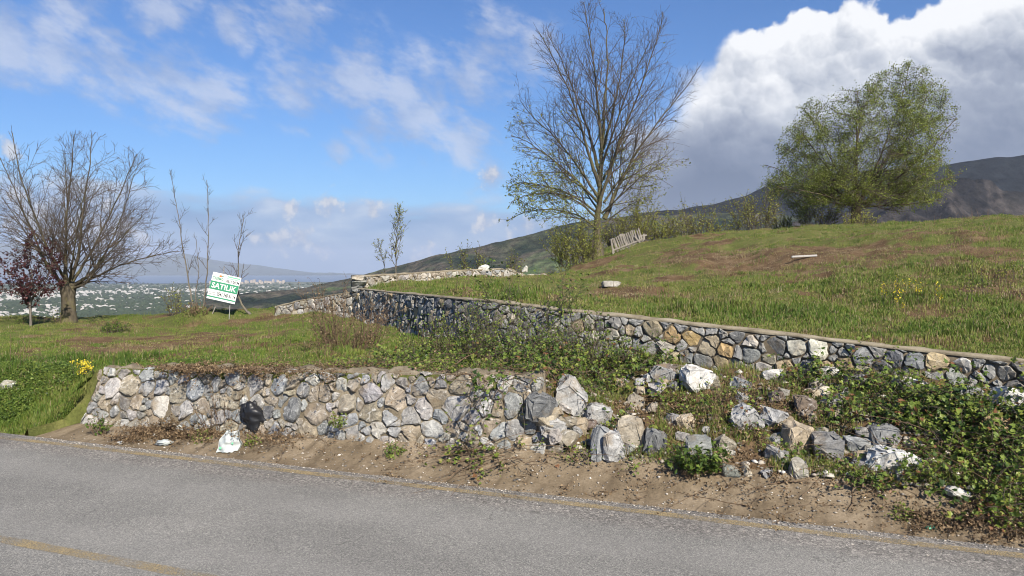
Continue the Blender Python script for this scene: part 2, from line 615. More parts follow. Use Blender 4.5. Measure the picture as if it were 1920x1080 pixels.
    f = b.smooth(b.m('ADD', s_, b.m('MULTIPLY_ADD', n2, 0.5, -0.25)), 0.40, 0.62)
    c = b.mix(f, gr, so)
    c = b.mix(0.6, c, b.ramp(n2, [(0.28, (0.4, 0.4, 0.4)), (0.55, (1, 1, 1)), (0.75, (1.4, 1.38, 1.3))]), 'MULTIPLY')
    principled(b, o, c, 0.95, b.m('ADD', n2, n1), 0.8, 0.04, 0.1)
    # rubble soil
    m, b, o = new_mat('bank_soil')
    P_ = pos(b)
    n1 = b.noise(P_, 2.6, 6, 0.65)
    n2 = b.noise(P_, 30.0, 5, 0.7)
    c = b.ramp(n1, [(0.28, (0.07, 0.048, 0.028)), (0.5, (0.14, 0.10, 0.06)), (0.74, (0.23, 0.175, 0.115))])
    c = b.mix(0.6, c, b.ramp(n2, [(0.28, (0.4, 0.4, 0.4)), (0.55, (1, 1, 1)), (0.75, (1.5, 1.45, 1.4))]), 'MULTIPLY')
    principled(b, o, c, 0.95, b.m('ADD', n2, n1), 0.8, 0.03, 0.1)

    # foliage: colour from the per-leaf attribute "tint"
    def leaf(name, stops, trans=0.35, rough=0.55):
        m, b, o = new_mat(name)
        c = b.ramp(attr(b, 'tint'), stops)
        p = b.n('ShaderNodeBsdfPrincipled')
        b.put(p.inputs['Base Color'], c)
        p.inputs['Roughness'].default_value = rough
        p.inputs['Specular IOR Level'].default_value = 0.3
        t = b.n('ShaderNodeBsdfTranslucent')
        b.put(t.inputs['Color'], c)
        mx = b.n('ShaderNodeMixShader')
        mx.inputs[0].default_value = trans
        b.nt.links.new(p.outputs[0], mx.inputs[1])
        b.nt.links.new(t.outputs[0], mx.inputs[2])
        b.nt.links.new(mx.outputs[0], o.inputs[0])
    leaf('grass_blade', [(0.0, (0.060, 0.110, 0.018)), (0.3, (0.118, 0.186, 0.030)), (0.55, (0.190, 0.224, 0.046)), (0.72, (0.245, 0.225, 0.075)),
                         (0.85, (0.29, 0.235, 0.12)), (0.93, (0.17, 0.115, 0.065)), (1.0, (0.36, 0.30, 0.19))], 0.30, 0.6)
    leaf('bramble_leaf', [(0.0, (0.036, 0.066, 0.018)), (0.35, (0.100, 0.158, 0.030)), (0.7, (0.190, 0.245, 0.045)), (0.92, (0.24, 0.27, 0.06)), (1.0, (0.20, 0.10, 0.05))], 0.30, 0.45)
    leaf('spring_leaf', [(0.0, (0.135, 0.160, 0.034)), (0.5, (0.25, 0.275, 0.055)), (1.0, (0.38, 0.37, 0.09))], 0.45, 0.5)
    leaf('tree_leaf', [(0.0, (0.070, 0.108, 0.028)), (0.5, (0.155, 0.205, 0.046)), (1.0, (0.275, 0.315, 0.07))], 0.45, 0.5)
    leaf('plum_leaf', [(0.0, (0.030, 0.010, 0.012)), (0.6, (0.075, 0.022, 0.026)), (1.0, (0.14, 0.05, 0.05))], 0.3, 0.5)
    leaf('dry_leaf', [(0.0, (0.06, 0.038, 0.02)), (0.5, (0.15, 0.10, 0.055)), (1.0, (0.30, 0.22, 0.13))], 0.15, 0.8)
    leaf('yellow_petal', [(0.0, (0.50, 0.40, 0.03)), (1.0, (0.75, 0.62, 0.06))], 0.3, 0.5)

    def bark(name, lo, hi, moss=0.0, sc=9.0):
        m, b, o = new_mat(name)
        P_ = pos(b)
        st = b.v('MULTIPLY', P_, (1.0, 1.0, 0.35))
        n1 = b.noise(st, sc, 6, 0.7, 0.5)
        c = b.ramp(n1, [(0.3, lo), (0.7, hi)])
        if moss:
            n2 = b.noise(P_, 3.0, 4, 0.6)
            c = b.mix(b.m('MULTIPLY', b.smooth(n2, 0.46, 0.62), moss), c, (0.13, 0.125, 0.035))
        principled(b, o, c, 0.9, n1, 0.8, 0.02, 0.15)
    bark('bark_brown', (0.055, 0.042, 0.032), (0.17, 0.135, 0.10), 0.35)
    bark('bark_mossy', (0.045, 0.038, 0.028), (0.135, 0.115, 0.082), 0.4)
    bark('bark_grey', (0.075, 0.065, 0.055), (0.20, 0.18, 0.155), 0.15)
    bark('twig', (0.060, 0.048, 0.038), (0.155, 0.125, 0.098), 0.0, 20.0)
    bark('dry_cane', (0.085, 0.055, 0.036), (0.25, 0.175, 0.115), 0.0, 20.0)
    bark('weathered_wood', (0.14, 0.125, 0.105), (0.33, 0.30, 0.26), 0.0, 14.0)

    def plain(name, col, rough=0.7, spec=0.3, nz=0.0, sc=20.0):
        m, b, o = new_mat(name)
        if nz:
            n1 = b.noise(pos(b), sc, 5, 0.65)
            lo = tuple(v * (1 - nz) for v in col)
            hi = tuple(v * (1 + nz) for v in col)
            c = b.ramp(n1, [(0.3, lo), (0.7, hi)])
            principled(b, o, c, rough, n1, 0.3, 0.01, spec)
        else:
            principled(b, o, tuple(col) + (1.0,), rough, spec=spec)
    plain('sign_white', (0.60, 0.62, 0.61), 0.5, 0.4, 0.06)
    plain('sign_green', (0.028, 0.22, 0.11), 0.5, 0.4, 0.10)
    plain('sign_black', (0.025, 0.025, 0.028), 0.5)
    plain('sign_orange', (0.62, 0.16, 0.035), 0.5)
    plain('metal_grey', (0.30, 0.30, 0.29), 0.5, 0.5, 0.15)
    plain('black_plastic', (0.014, 0.015, 0.018), 0.42, 0.4)
    plain('white_plastic', (0.37, 0.40, 0.392), 0.4, 0.5, 0.10, 30.0)
    plain('grey_plastic', (0.42, 0.41, 0.38), 0.5, 0.4, 0.25, 30.0)
    plain('print_green', (0.16, 0.46, 0.28), 0.5)
    plain('house_white', (0.42, 0.41, 0.39), 0.8)
    plain('white_paint', (0.36, 0.35, 0.33), 0.8)
    plain('house_cream', (0.44, 0.38, 0.32), 0.8)
    plain('roof_tile', (0.30, 0.13, 0.085), 0.85)
    plain('roof_grey', (0.42, 0.40, 0.38), 0.8)
    plain('window_dark', (0.03, 0.035, 0.04), 0.3, 0.5)
    plain('far_wood', (0.035, 0.050, 0.024), 0.95, 0.1, 0.4, 0.02)

    # valley: patchwork of fields
    m, b, o = new_mat('valley_land')
    P_ = pos(b)
    n1 = b.noise(P_, 0.004, 6, 0.65)
    vcol = b.sep(b.voro(P_, 0.009, 'F1', 1))[0]
    c = b.ramp(n1, [(0.3, (0.085, 0.095, 0.065)), (0.55, (0.13, 0.14, 0.09)), (0.75, (0.19, 0.185, 0.13))])
    c = b.mix(0.55, c, b.ramp(vcol, [(0.0, (0.035, 0.055, 0.025)), (0.5, (0.11, 0.14, 0.055)), (0.8, (0.16, 0.14, 0.085)), (1.0, (0.06, 0.085, 0.035))]))
    principled(b, o, c, 0.95)
    # wooded mountain
    def mount(name, stops, fs):
        m, b, o = new_mat(name)
        P_ = pos(b)
        n1 = b.noise(P_, 0.0045, 6, 0.6, 0.6)
        n2 = b.noise(P_, fs, 4, 0.7)
        c = b.ramp(n1, stops)
        c = b.mix(0.75, c, b.ramp(n2, [(0.36, (0.2, 0.2, 0.2)), (0.52, (1, 1, 1)), (0.68, (1.8, 1.8, 1.8))]), 'MULTIPLY')
        principled(b, o, c, 0.95, n2, 1.0, 10.0, 0.05)
    mount('mountain_wood', [(0.36, (0.010, 0.018, 0.010)), (0.46, (0.040, 0.046, 0.026)), (0.54, (0.078, 0.066, 0.050)), (0.66, (0.060, 0.090, 0.034))], 0.05)
    mount('mountain_shaded', [(0.3, (0.006, 0.008, 0.010)), (0.6, (0.010, 0.012, 0.014)), (0.8, (0.014, 0.015, 0.016))], 0.03)  # cloud shade painted into the base colour; no built cloud blocks the sun
    mount('mountain_brown_shaded', [(0.38, (0.008, 0.008, 0.009)), (0.5, (0.016, 0.015, 0.015)), (0.58, (0.046, 0.040, 0.037)), (0.66, (0.020, 0.019, 0.018))], 0.03)  # brown ground dimmed by painted cloud shade; the paler streak imitates sunlit ridges
    mount('mountain_far', [(0.3, (0.04, 0.06, 0.06)), (0.7, (0.09, 0.11, 0.10))], 0.008)
    m, b, o = new_mat('lake_water')
    n1 = b.noise(b.v('MULTIPLY', pos(b), (0.0006, 0.004, 1.0)), 1.0, 4, 0.6)
    principled(b, o, b.ramp(n1, [(0.3, (0.06, 0.085, 0.12)), (0.7, (0.10, 0.125, 0.16))]), 0.35, spec=0.5)


make_materials()
M = MATS

# ------------------------------------------------------------------ ground shape
# upper wall line in plan: corner at photo column 672, bend near 930, then towards the road on the right
WALL_PX = [(672, 541, 19.9), (735, 547, 17.2), (800, 553, 15.0), (865, 559, 13.35), (930, 564, 12.3), (1000, 573, 11.70), (1060, 580, 11.30)]
_A = np.array(((1060 - 960) / F * 11.30, 11.30))
_D = np.array(((1900 - 960) / F * 8.34, 8.34))
_tops = [(1060, 580), (1200, 594), (1400, 617), (1600, 640), (1900, 673)]


def line_k(x):
    """depth of the straight right-hand stretch on photo column x"""
    u = (x - 960) / F
    d = _D - _A
    # A + r d = (u k, k)
    det = d[0] * (-1.0) - (-u) * d[1]
    r = (-_A[0] * (-1.0) + (-u) * -(-_A[1]) * -1.0) / det if False else None
    r = (u * _A[1] - _A[0]) / (d[0] - u * d[1])
    return _A[1] + r * d[1]


for xx, yy in _tops[1:]:
    WALL_PX.append((xx, yy, line_k(xx)))
WTOP = [px(*q) for q in WALL_PX]
_dirr = (WTOP[-1] - WTOP[-2]).normalized()
WTOP.append(WTOP[-1] + _dirr * 3.0)
WTOP.append(WTOP[-1] + _dirr * 4.0)
WT = np.array([tuple(v) for v in WTOP])
WS = np.concatenate([[0], np.cumsum(np.hypot(np.diff(WT[:, 0]), np.diff(WT[:, 1])))])
WU = WT[:, 0] / WT[:, 1]


def wall_k(u):
    return np.interp(u, WU, WT[:, 1])


def tps_fit(pts):
    P_ = np.array([(p.x, p.y, p.z) for p in pts])
    n = len(P_)
    d = np.hypot(P_[:, None, 0] - P_[None, :, 0], P_[:, None, 1] - P_[None, :, 1])
    K = np.where(d > 0, d * d * np.log(np.maximum(d, 1e-9)), 0) + np.eye(n) * 0.4
    Q = np.c_[np.ones(n), P_[:, :2]]
    Amat = np.block([[K, Q], [Q.T, np.zeros((3, 3))]])
    sol = np.linalg.solve(Amat, np.r_[P_[:, 2], 0, 0, 0])
    return P_, sol


def tps_eval(fit, x, y):
    P_, sol = fit
    x = np.asarray(x, float)
    y = np.asarray(y, float)
    z = sol[-3] + sol[-2] * x + sol[-1] * y
    for i in range(len(P_)):
        d2 = (x - P_[i, 0]) ** 2 + (y - P_[i, 1]) ** 2
        z = z + sol[i] * 0.5 * d2 * np.log(np.maximum(d2, 1e-12))
    return z


LOWFIT = tps_fit([px(*q) for q in [
    (-250, 700, 13.6), (0, 690, 12.2), (165, 692, 11.0), (380, 695, 10.2), (600, 699, 9.6), (800, 703, 9.05), (990, 707, 8.6),
    (-300, 640, 18), (0, 648, 15.5), (150, 650, 15), (300, 648, 14.5), (450, 655, 13.5), (600, 652, 13), (750, 668, 11.5), (880, 680, 10.5),
    (-350, 603, 23), (0, 601, 22), (130, 605, 22), (300, 602, 22), (450, 606, 21.5), (560, 590, 21.5), (620, 586, 21), (690, 600, 19.4),
    (740, 615, 17), (800, 630, 15), (870, 644, 13.3), (930, 655, 12.2), (1000, 664, 11.7), (200, 622, 18.5), (450, 630, 17), (620, 615, 16.5), (372, 588, 22.5)]])

UPFIT = tps_fit([px(*q) for q in [
    (672, 545, 20.1), (735, 550, 17.4), (800, 556, 15.2), (865, 562, 13.5), (930, 567, 12.5), (1000, 576, 11.9), (1060, 583, 11.5),
    (1200, 597, line_k(1200) + .2), (1400, 620, line_k(1400) + .2), (1600, 643, line_k(1600) + .2), (1900, 676, line_k(1900) + .2), (2300, 716, line_k(2300) + .2),
    (760, 532, 20.5), (860, 528, 21), (960, 521, 24.5), (880, 545, 17), (960, 548, 16), (1060, 522, 25), (1060, 550, 15),
    (1200, 560, 13.6), (1200, 532, 17.5), (1200, 503, 22.5), (1150, 487, 28), (1240, 462, 28.5), (1320, 447, 29), (1115, 484, 33), (1200, 458, 34), (1080, 505, 28),
    (1350, 580, 12.3), (1350, 545, 15), (1350, 500, 19), (1350, 464, 25),
    (1500, 585, 11.8), (1500, 545, 14.2), (1500, 488, 18.5), (1500, 448, 24), (1480, 434, 30), (1500, 430, 36),
    (1700, 600, 10.9), (1700, 540, 13.5), (1700, 470, 18), (1700, 432, 23.5), (1640, 423, 34), (1700, 426, 34), (1600, 424, 39),
    (1900, 605, 10.4), (1900, 525, 13.2), (1900, 458, 17), (1900, 412, 21.5), (1850, 416, 30),
    (2300, 610, 9.8), (2300, 520, 13), (2300, 440, 17.5), (2300, 390, 23), (2200, 400, 32), (1350, 440, 36), (1600, 432, 48), (2000, 425, 46)]])

S_L, S_R = -9.62, -2.75     # the standing stretch of the lower wall


def wall_t(s):
    """distance t of the upper wall's foot at road coordinate s (rubble stretch)"""
    sA, tA = xy2st(_A[0], _A[1])
    sD, tD = xy2st(_D[0], _D[1])
    return tA + (np.asarray(s, float) - sA) / (sD - sA) * (tD - tA) - 0.1


def soil_low(x, y):
    u = x / y * F + 960
    n = fbm(x * 0.55, y * 0.55, 3, 4)
    n2 = fbm(x * 1.7, y * 1.7, 9, 3)
    m = 0.55 * n + 0.45 * n2
    g = np.exp(-((u - 380) / 110) ** 2 - ((y - 19.5) / 4.0) ** 2) * 0.22 + np.exp(-((u - 215) / 150) ** 2 - ((y - 16.5) / 1.4) ** 2) * 0.22
    g = g + np.exp(-((u - 480) / 130) ** 2 - ((y - 15) / 3.0) ** 2) * 0.12
    return np.clip((m - 0.44) * 2.6 + 0.09 + g, 0, 1)


def soil_up(x, y):
    u = x / y * F + 960
    n = fbm(x * 0.5, y * 0.5, 23, 4)
    n2 = fbm(x * 1.6, y * 1.6, 29, 3)
    m = 0.5 * n + 0.5 * n2
    kc = np.interp(u, [1100, 1200, 1350, 1560, 1900, 2200], [25, 24, 21, 18.8, 16.2, 15])
    g = np.exp(-((u - 1580) / 400) ** 4 - ((y - kc) / 3.3) ** 2) * 0.62
    g = g + np.exp(-((u - 1120) / 130) ** 2 - ((y - 15.3) / 1.8) ** 2) * 0.30 + np.exp(-((u - 1180) / 110) ** 2 - ((y - 24) / 3) ** 2) * 0.5
    g = g + np.exp(-((u - 1330) / 110) ** 2 - ((y - 21) / 3.5) ** 2) * 0.4
    g = g - np.exp(-((y - 11.0) / 1.7) ** 2) * 0.10
    return np.clip((m - 0.44) * 2.6 + 0.12 + g, 0, 1)


def apron_top(s):
    return np.interp(s, [-30, -9.7, -6.0, -2.9, 12], [0.02, 0.04, 0.17, 0.27, 0.26])


def apron_z(s, t):
    f = np.clip(t / 0.74, 0, 1)
    return -0.03 + (apron_top(s) + 0.03) * (0.25 * f + 0.75 * f * f)


def z_low(x, y):
    x = np.asarray(x, float)
    y = np.asarray(y, float)
    s, t = xy2st(x, y)
    z = tps_eval(LOWFIT, np.clip(x, -16, 3), np.clip(y, 7.0, 24.0))
    z = z - 0.35 * np.maximum(y - 23.2, 0) - 0.01 * np.maximum(y - 23.2, 0) ** 1.6
    # grass bank left of the wall end
    zb = 0.02 + 0.66 * sstep(t, -0.05, 1.35) ** 0.9
    wb = (1 - sstep(s, S_L - 0.25, S_L + 0.2)) * (1 - sstep(t, 1.2, 2.2))
    off = np.clip(((S_L - 0.46 + 0.62 * t) - s) / (0.04 + 0.30 * (1 - sstep(t, 0.2, 0.75))), 0, 1)
    off = off * off * (3 - 2 * off)
    za = apron_z(s, t) - 0.05
    zb = np.where(t < 0.80, za + (np.maximum(zb, za) - za) * off, zb)
    z = z * (1 - wb) + np.minimum(z, zb) * wb
    # rubble bank right of the wall end
    tw = wall_t(s)
    f = np.clip((t - 0.70) / np.maximum(tw - 0.70, 0.3), 0, 1.15)
    zr = 0.24 + 0.72 * (0.35 * f + 0.65 * sstep(f, -0.1, 1.0))
    zr = zr + (fbm(s * 2.1, t * 2.1, 41, 4) - 0.5) * 0.26 * sstep(f, 0.0, 0.2) * (1 - sstep(f, 0.85, 1.1))
    wr = sstep(s, S_R - 0.45, S_R + 0.35)
    z = z * (1 - wr) + zr * wr
    z = z + (fbm(x * 1.1, y * 1.1, 51, 4) - 0.5) * 0.24 * sstep(t, 0.9, 2.2) + (fbm(x * 5, y * 5, 57, 2) - 0.5) * 0.05 * sstep(t, 0.2, 1.2)
    # heap of cleared soil and brush under the saplings
    c = px(372, 596, 22)
    z = z + 0.30 * np.exp(-(((x - c.x) / 0.55) ** 2 + ((y - c.y) / 0.6) ** 2))
    return z


def z_up(x, y):
    x = np.asarray(x, float)
    y = np.asarray(y, float)
    z = tps_eval(UPFIT, x, np.minimum(y, 50))
    u = x / y
    z = z + (fbm(x * 0.7, y * 0.7, 61, 5, 0.55) - 0.5) * 0.50 * sstep(y - wall_k(u), 0.2, 1.6) + (fbm(x * 4, y * 4, 67, 3) - 0.5) * 0.08 * sstep(y - wall_k(u), 0.1, 0.7)
    # beyond the far wall of the terrace the ground drops away
    kb = np.interp(u, [(672 - 960) / F, 0.0, (1065 - 960) / F, (1120 - 960) / F], [20.4, 26.8, 27.5, 40.0])
    z = z - 0.45 * np.maximum(y - kb - 0.3, 0) * (1 - sstep(u, 0.04, 0.14))
    z = z - 0.10 * np.maximum(y - 42, 0) ** 1.25
    return z


def is_up(x, y):
    u = np.asarray(x, float) / y
    return (u > WU[0]) & (y > wall_k(u))


def ground(x, y):
    return np.where(is_up(x, y), z_up(x, y), z_low(x, y))


GX0, GY0, GD = -24.0, 3.0, 0.1
_gx = np.arange(GX0, 30, GD)
_gy = np.arange(GY0, 56, GD)
_GXX, _GYY = np.meshgrid(_gx, _gy)
G_LOW = z_low(_GXX, _GYY)
G_UP = z_up(_GXX, _GYY)


def lut(Gm, x, y):
    fx = np.clip((np.asarray(x, float) - GX0) / GD, 0, len(_gx) - 1.001)
    fy = np.clip((np.asarray(y, float) - GY0) / GD, 0, len(_gy) - 1.001)
    ix = fx.astype(int)
    iy = fy.astype(int)
    fx = fx - ix
    fy = fy - iy
    return (Gm[iy, ix] * (1 - fx) + Gm[iy, ix + 1] * fx) * (1 - fy) + (Gm[iy + 1, ix] * (1 - fx) + Gm[iy + 1, ix + 1] * fx) * fy


def ground(x, y):
    return np.where(is_up(x, y), lut(G_UP, x, y), lut(G_LOW, x, y))


def crest(x, k0=18, k1=44):
    k = np.arange(k0, k1, 0.25)
    u = (x - 960) / F
    e = (lut(G_UP, u * k, k) - EYE) / k
    i = int(np.argmax(e))
    return float(k[i]), HOR - float(e[i]) * F


_HITS = {}


def hit(x, y, kmin=5.0, kmax=60.0):
    """where the line of sight through photo pixel x, y meets the ground"""
    key = (x, y)
    if key in _HITS:
        return _HITS[key].copy()
    k = np.arange(kmin, kmax, 0.02)
    u = (x - 960) / F
    zr = EYE + (HOR - y) / F * k
    X, Y = u * k, k
    s, t = xy2st(X, Y)
    g = np.where(t < 0.74, np.where(t < 0, 0.0, apron_z(s, t)), ground(X, Y))
    idx = np.argmax(zr <= g)
    if zr[idx] > g[idx]:
        idx = len(k) - 1
    _HITS[key] = Vector((X[idx], Y[idx], float(g[idx])))
    return _HITS[key].copy()


# ------------------------------------------------------------------ setting: land, road, apron
def build_land():
    # road
    s = np.linspace(-70, 60, 66)
    t = np.array([-9.5, -6, -3, -1.5, -0.6, 0.0])
    S, T = np.meshgrid(s, t)
    wig = np.where(T == 0, (vnoise(S * 3.1, T, 5) - 0.5) * 0.03, 0)
    X, Y = st2xy(S, T + wig)
    V = np.stack([X, Y, np.zeros_like(X)], -1)
    o = link('road', np_mesh('road', V, grid_faces(len(t), len(s))), M['asphalt'])
    tag(o, 'grey worn asphalt road in the foreground', 'road', kind='structure')
    # painted lines
    def stripe(name, tc, w, label):
        s = np.linspace(-60, 50, 551)
        ed = (vnoise(s * 6, s * 0, 3) - 0.5) * 0.02
        X0, Y0 = st2xy(s, tc - w / 2 + ed)
        X1, Y1 = st2xy(s, tc + w / 2 + ed[::-1])
        V = np.concatenate([np.stack([X0, Y0, np.full_like(s, 0.004)], -1), np.stack([X1, Y1, np.full_like(s, 0.004)], -1)])
        oo = link(name, np_mesh(name, V, grid_faces(2, len(s))), M['yellow_paint'])
        tag(oo, label, 'road marking', kind='structure')
    stripe('edge_line', -0.20, 0.12, 'worn yellow edge line along the far side of the road')
    stripe('centre_line', -2.82, 0.12, 'faded yellow centre line in the lower left corner')
    # verge behind the camera so the ground goes on
    V = []
    for ss in (-80, 70):
        for tt, zz in ((-40, -6.0), (-20, -2.2), (-9.4, -0.02)):
            x, y = st2xy(ss, tt)
            V.append((x, y, zz))
    V = np.array(V).reshape(2, 3, 3).transpose(1, 0, 2)
    o = link('verge', np_mesh('verge', V, grid_faces(3, 2), attrs={'soil': np.full(6, 0.3)}), M['turf_soil'])
    tag(o, 'grassy verge behind the viewer', 'ground', kind='structure')
    # concrete apron
    s = np.concatenate([np.linspace(-40, -10.2, 30), np.linspace(-10.1, 6, 240), np.linspace(6.3, 20, 30)])
    f = np.linspace(0, 1.0, 14)
    S, Fv = np.meshgrid(s, f)
    T = -0.03 + Fv * 0.90
    Z = apron_z(S, T) + (fbm(S * 3, T * 3, 71, 4) - 0.5) * 0.016 * sstep(T, 0.02, 0.3)
    # left of the wall the apron ends obliquely under the grass bank
    Z = np.where(S < S_L - 0.55 + T * 0.7, Z - 0.10, Z)
    X, Y = st2xy(S, T + (vnoise(S * 2.3, T * 0, 8) - 0.5) * 0.05 * (Fv < 0.05))
    V = np.stack([X, Y, Z], -1)
    o = link('drain_apron', np_mesh('drain_apron', V, grid_faces(len(f), len(s)), True), M['apron_concrete'])
    tag(o, 'sandy stained concrete apron between road and lower wall', 'apron', kind='structure')
    # lower land
    s = np.concatenate([np.linspace(-60, -16, 60), np.arange(-15.9, 6, 0.11), np.linspace(6.2, 30, 50)])
    g = np.concatenate([np.linspace(0, 4.5, 52), 4.5 + np.cumsum(np.linspace(0.09, 0.35, 75)), [22, 25, 30, 38, 50, 70]])
    S, G = np.meshgrid(s, g)
    T = 0.02 + G
    X, Y = st2xy(S, T)
    Z = z_low(X, np.maximum(Y, 1.0))
    hid = ((S > S_L - 0.02) & (S < S_R + 0.2) & (T < 0.84)) | ((S >= S_R + 0.2) & (T < 0.66))
    Z = np.where(hid, -0.25, Z)
    far = np.maximum(G - 24, 0)
    Z = np.where(G > 24, np.minimum(Z, -0.2 * far), Z)
    Z = np.maximum(Z, -40)
    # ground under the upper terrace stays below it
    up = is_up(X, np.maximum(Y, 1)) & (Y < 60)
    Z = np.where(up, np.minimum(Z, 0.6), Z)
    V = np.stack([X, Y, Z], -1)
    so = soil_low(X, np.maximum(Y, 1))
    so = np.where(S > S_R, 0.30 + 0.7 * fbm(S * 1.3, T * 1.3, 217, 3), so)
    o = link('lower_field', np_mesh('lower_field', V, grid_faces(len(g), len(s)), True, {'soil': so.ravel()}), M['turf_soil'])
    tag(o, 'rough grassy field and earth bank behind the low wall', 'field', kind='structure')
    # upper terrace and hillside
    u = np.concatenate([np.linspace(WU[0], 0.75, 250), np.linspace(0.76, WU[-1] - 0.001, 25)])
    f = np.concatenate([np.linspace(0, 0.28, 60), np.linspace(0.285, 1, 90)])
    U, Fv = np.meshgrid(u, f)
    kw = wall_k(U) + 0.05
    K = kw + Fv ** 1.25 * (75 - kw)
    X, Y = U * K, K
    Z = z_up(X, Y)
    Z = np.maximum(Z, -30)
    V = np.stack([X, Y, Z], -1)
    o = link('upper_hillside', np_mesh('upper_hillside', V, grid_faces(len(f), len(u)), True, {'soil': soil_up(X, Y).ravel()}), M['turf_soil'])
    tag(o, 'grassy hillside with bare brown patches above the upper wall', 'hillside', kind='structure')


build_land()


# ------------------------------------------------------------------ distant land
ZV = -150.0


def build_far():
    az = np.linspace(-1.15, 1.15, 140)
    k = np.concatenate([np.geomspace(60, 1500, 30), np.geomspace(1600, 26000, 70)])
    A, K = np.meshgrid(az, k)
    X, Y = np.sin(A) * K, np.cos(A) * K
    Z = -22 + (ZV + 22) * sstep(K, 60, 1500) ** 0.8
    Z = Z + (fbm(X * 0.002, Y * 0.002, 81, 4) - 0.5) * 24 * sstep(K, 300, 2500) * (1 - sstep(K, 7000, 9000))
    V = np.stack([X, Y, Z], -1)
    o = link('valley_floor', np_mesh('valley_floor', V, grid_faces(len(k), len(az)), True), M['valley_land'])
    tag(o, 'hazy green valley floor far below the hillside', 'valley', kind='structure')
    # lake
    az = np.linspace(-1.1, 1.1, 60)
    k = np.array([9300, 12000, 15000, 21000.0])
    A, K = np.meshgrid(az, k)
    K = np.where(K < 9500, K + (fbm(A * 14, K * 0, 83, 3) - 0.5) * 1600, K)
    V = np.stack([np.sin(A) * K, np.cos(A) * K, np.full_like(A, ZV + 4)], -1)
    o = link('lake', np_mesh('lake', V, grid_faces(4, 60)), M['lake_water'])
    tag(o, 'pale blue lake at the far end of the valley', 'lake', kind='structure')

    def ridge(name, prof, kr, kf, zf, mat, label, amp, seed, gs, ncol=260):
        xs = np.array([p[0] for p in prof], float)
        ys = np.array([p[1] for p in prof], float)
        xcol = np.linspace(xs[0], xs[-1], ncol)
        yr = np.interp(xcol, xs, ys)
        ker = np.hanning(9)
        ker /= ker.sum()
        yr = np.convolve(np.pad(yr, 4, mode='edge'), ker, 'valid')
        f = np.concatenate([np.linspace(0, 1, 60), [1.15, 1.4, 1.8]])
        XC, Fv = np.meshgrid(xcol, f)
        YR = np.meshgrid(yr, f)[0]
        U = (XC - 960) / F
        K = kf + (kr - kf) * Fv
        zr = EYE + (HOR - YR) / F * kr
        X, Y = U * K, K
        rid = 1 - np.abs(2 * fbm(X * gs, Y * gs * 0.45, seed, 5) - 1)
        Z = zf + (zr - zf) * np.where(Fv <= 1, np.clip(Fv, 0, 1) ** 1.15, 1 - (Fv - 1) * 1.1)
        Z = Z + (rid - 0.8) * amp * np.clip(Fv * (1 - Fv) * 4, 0, 1) + (fbm(X * gs * 6, Y * gs * 6, seed + 7, 3) - 0.5) * amp * 0.12
        Z = np.maximum(Z, zf - 5)
        V = np.stack([X, Y, Z], -1)
        o = link(name, np_mesh(name, V, grid_faces(len(f), ncol), True), mat)
        tag(o, label, 'mountain', kind='structure')
    ridge('far_mountain', [(-500, 458), (-200, 456), (0, 455), (100, 463), (200, 480), (290, 484), (345, 474), (400, 488), (480, 497), (560, 508), (660, 518), (800, 521), (1100, 524)],
          21500, 18500, ZV + 2, M['mountain_far'], 'pale blue mountains beyond the lake', 300, 91, 0.0004)
    ridge('wooded_ridge', [(380, 560), (470, 549), (560, 540), (640, 526), (700, 509), (760, 494), (830, 475), (900, 462), (960, 449), (1050, 424), (1130, 410), (1260, 404), (1330, 399), (1450, 400), (1600, 420), (1900, 430), (2300, 420)],
          2050, 1300, ZV + 20, M['mountain_wood'], 'wooded brown and green ridge sloping down to the valley on the left', 90, 95, 0.004)
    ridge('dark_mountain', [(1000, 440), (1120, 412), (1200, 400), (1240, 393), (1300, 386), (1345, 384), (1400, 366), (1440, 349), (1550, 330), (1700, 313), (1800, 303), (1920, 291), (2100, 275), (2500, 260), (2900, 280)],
          2450, 1800, ZV, M['mountain_shaded'], 'dark blue mountain whose top goes into the cloud', 220, 99, 0.0012)
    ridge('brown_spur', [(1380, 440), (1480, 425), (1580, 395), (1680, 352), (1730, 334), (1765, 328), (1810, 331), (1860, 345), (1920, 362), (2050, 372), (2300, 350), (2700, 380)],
          1700, 1150, ZV + 60, M['mountain_brown_shaded'], 'bare brown spur in front of the dark mountain', 240, 107, 0.0040)

    # houses of the valley town
    meshes = []
    for i, (w, d, h) in enumerate([(17, 12, 9), (13, 11, 12), (24, 13, 8), (14, 14, 16), (34, 16, 8), (11, 10, 7)]):
        rh = 3.2 if i not in (3, 4) else 0.8
        a, c = w / 2, d / 2
        v = [(-a, -c, -4), (a, -c, -4), (a, c, -4), (-a, c, -4), (-a, -c, h), (a, -c, h), (a, c, h), (-a, c, h)]
        e = 0.7
        v += [(-a - e, -c - e, h), (a + e, -c - e, h), (a + e, c + e, h), (-a - e, c + e, h), (-a * 0.6, 0, h + rh), (a * 0.6, 0, h + rh)]
        fcs = [(0, 1, 5, 4), (1, 2, 6, 5), (2, 3, 7, 6), (3, 0, 4, 7), (8, 9, 13, 12), (9, 10, 13), (10, 11, 12, 13), (11, 8, 12), (11, 10, 9, 8)]
        nw = len(v)
        wins = []
        for fl in range(max(1, int(h / 3.2))):
            for q in np.linspace(-a * 0.7, a * 0.7, 4):
                z0 = 1.0 + fl * 3.1
                b0 = len(v)
                v += [(q - 0.7, -c - 0.05, z0), (q + 0.7, -c - 0.05, z0), (q + 0.7, -c - 0.05, z0 + 1.5), (q - 0.7, -c - 0.05, z0 + 1.5)]
                wins.append((b0, b0 + 1, b0 + 2, b0 + 3))
        me = py_mesh('house', v, fcs + wins)
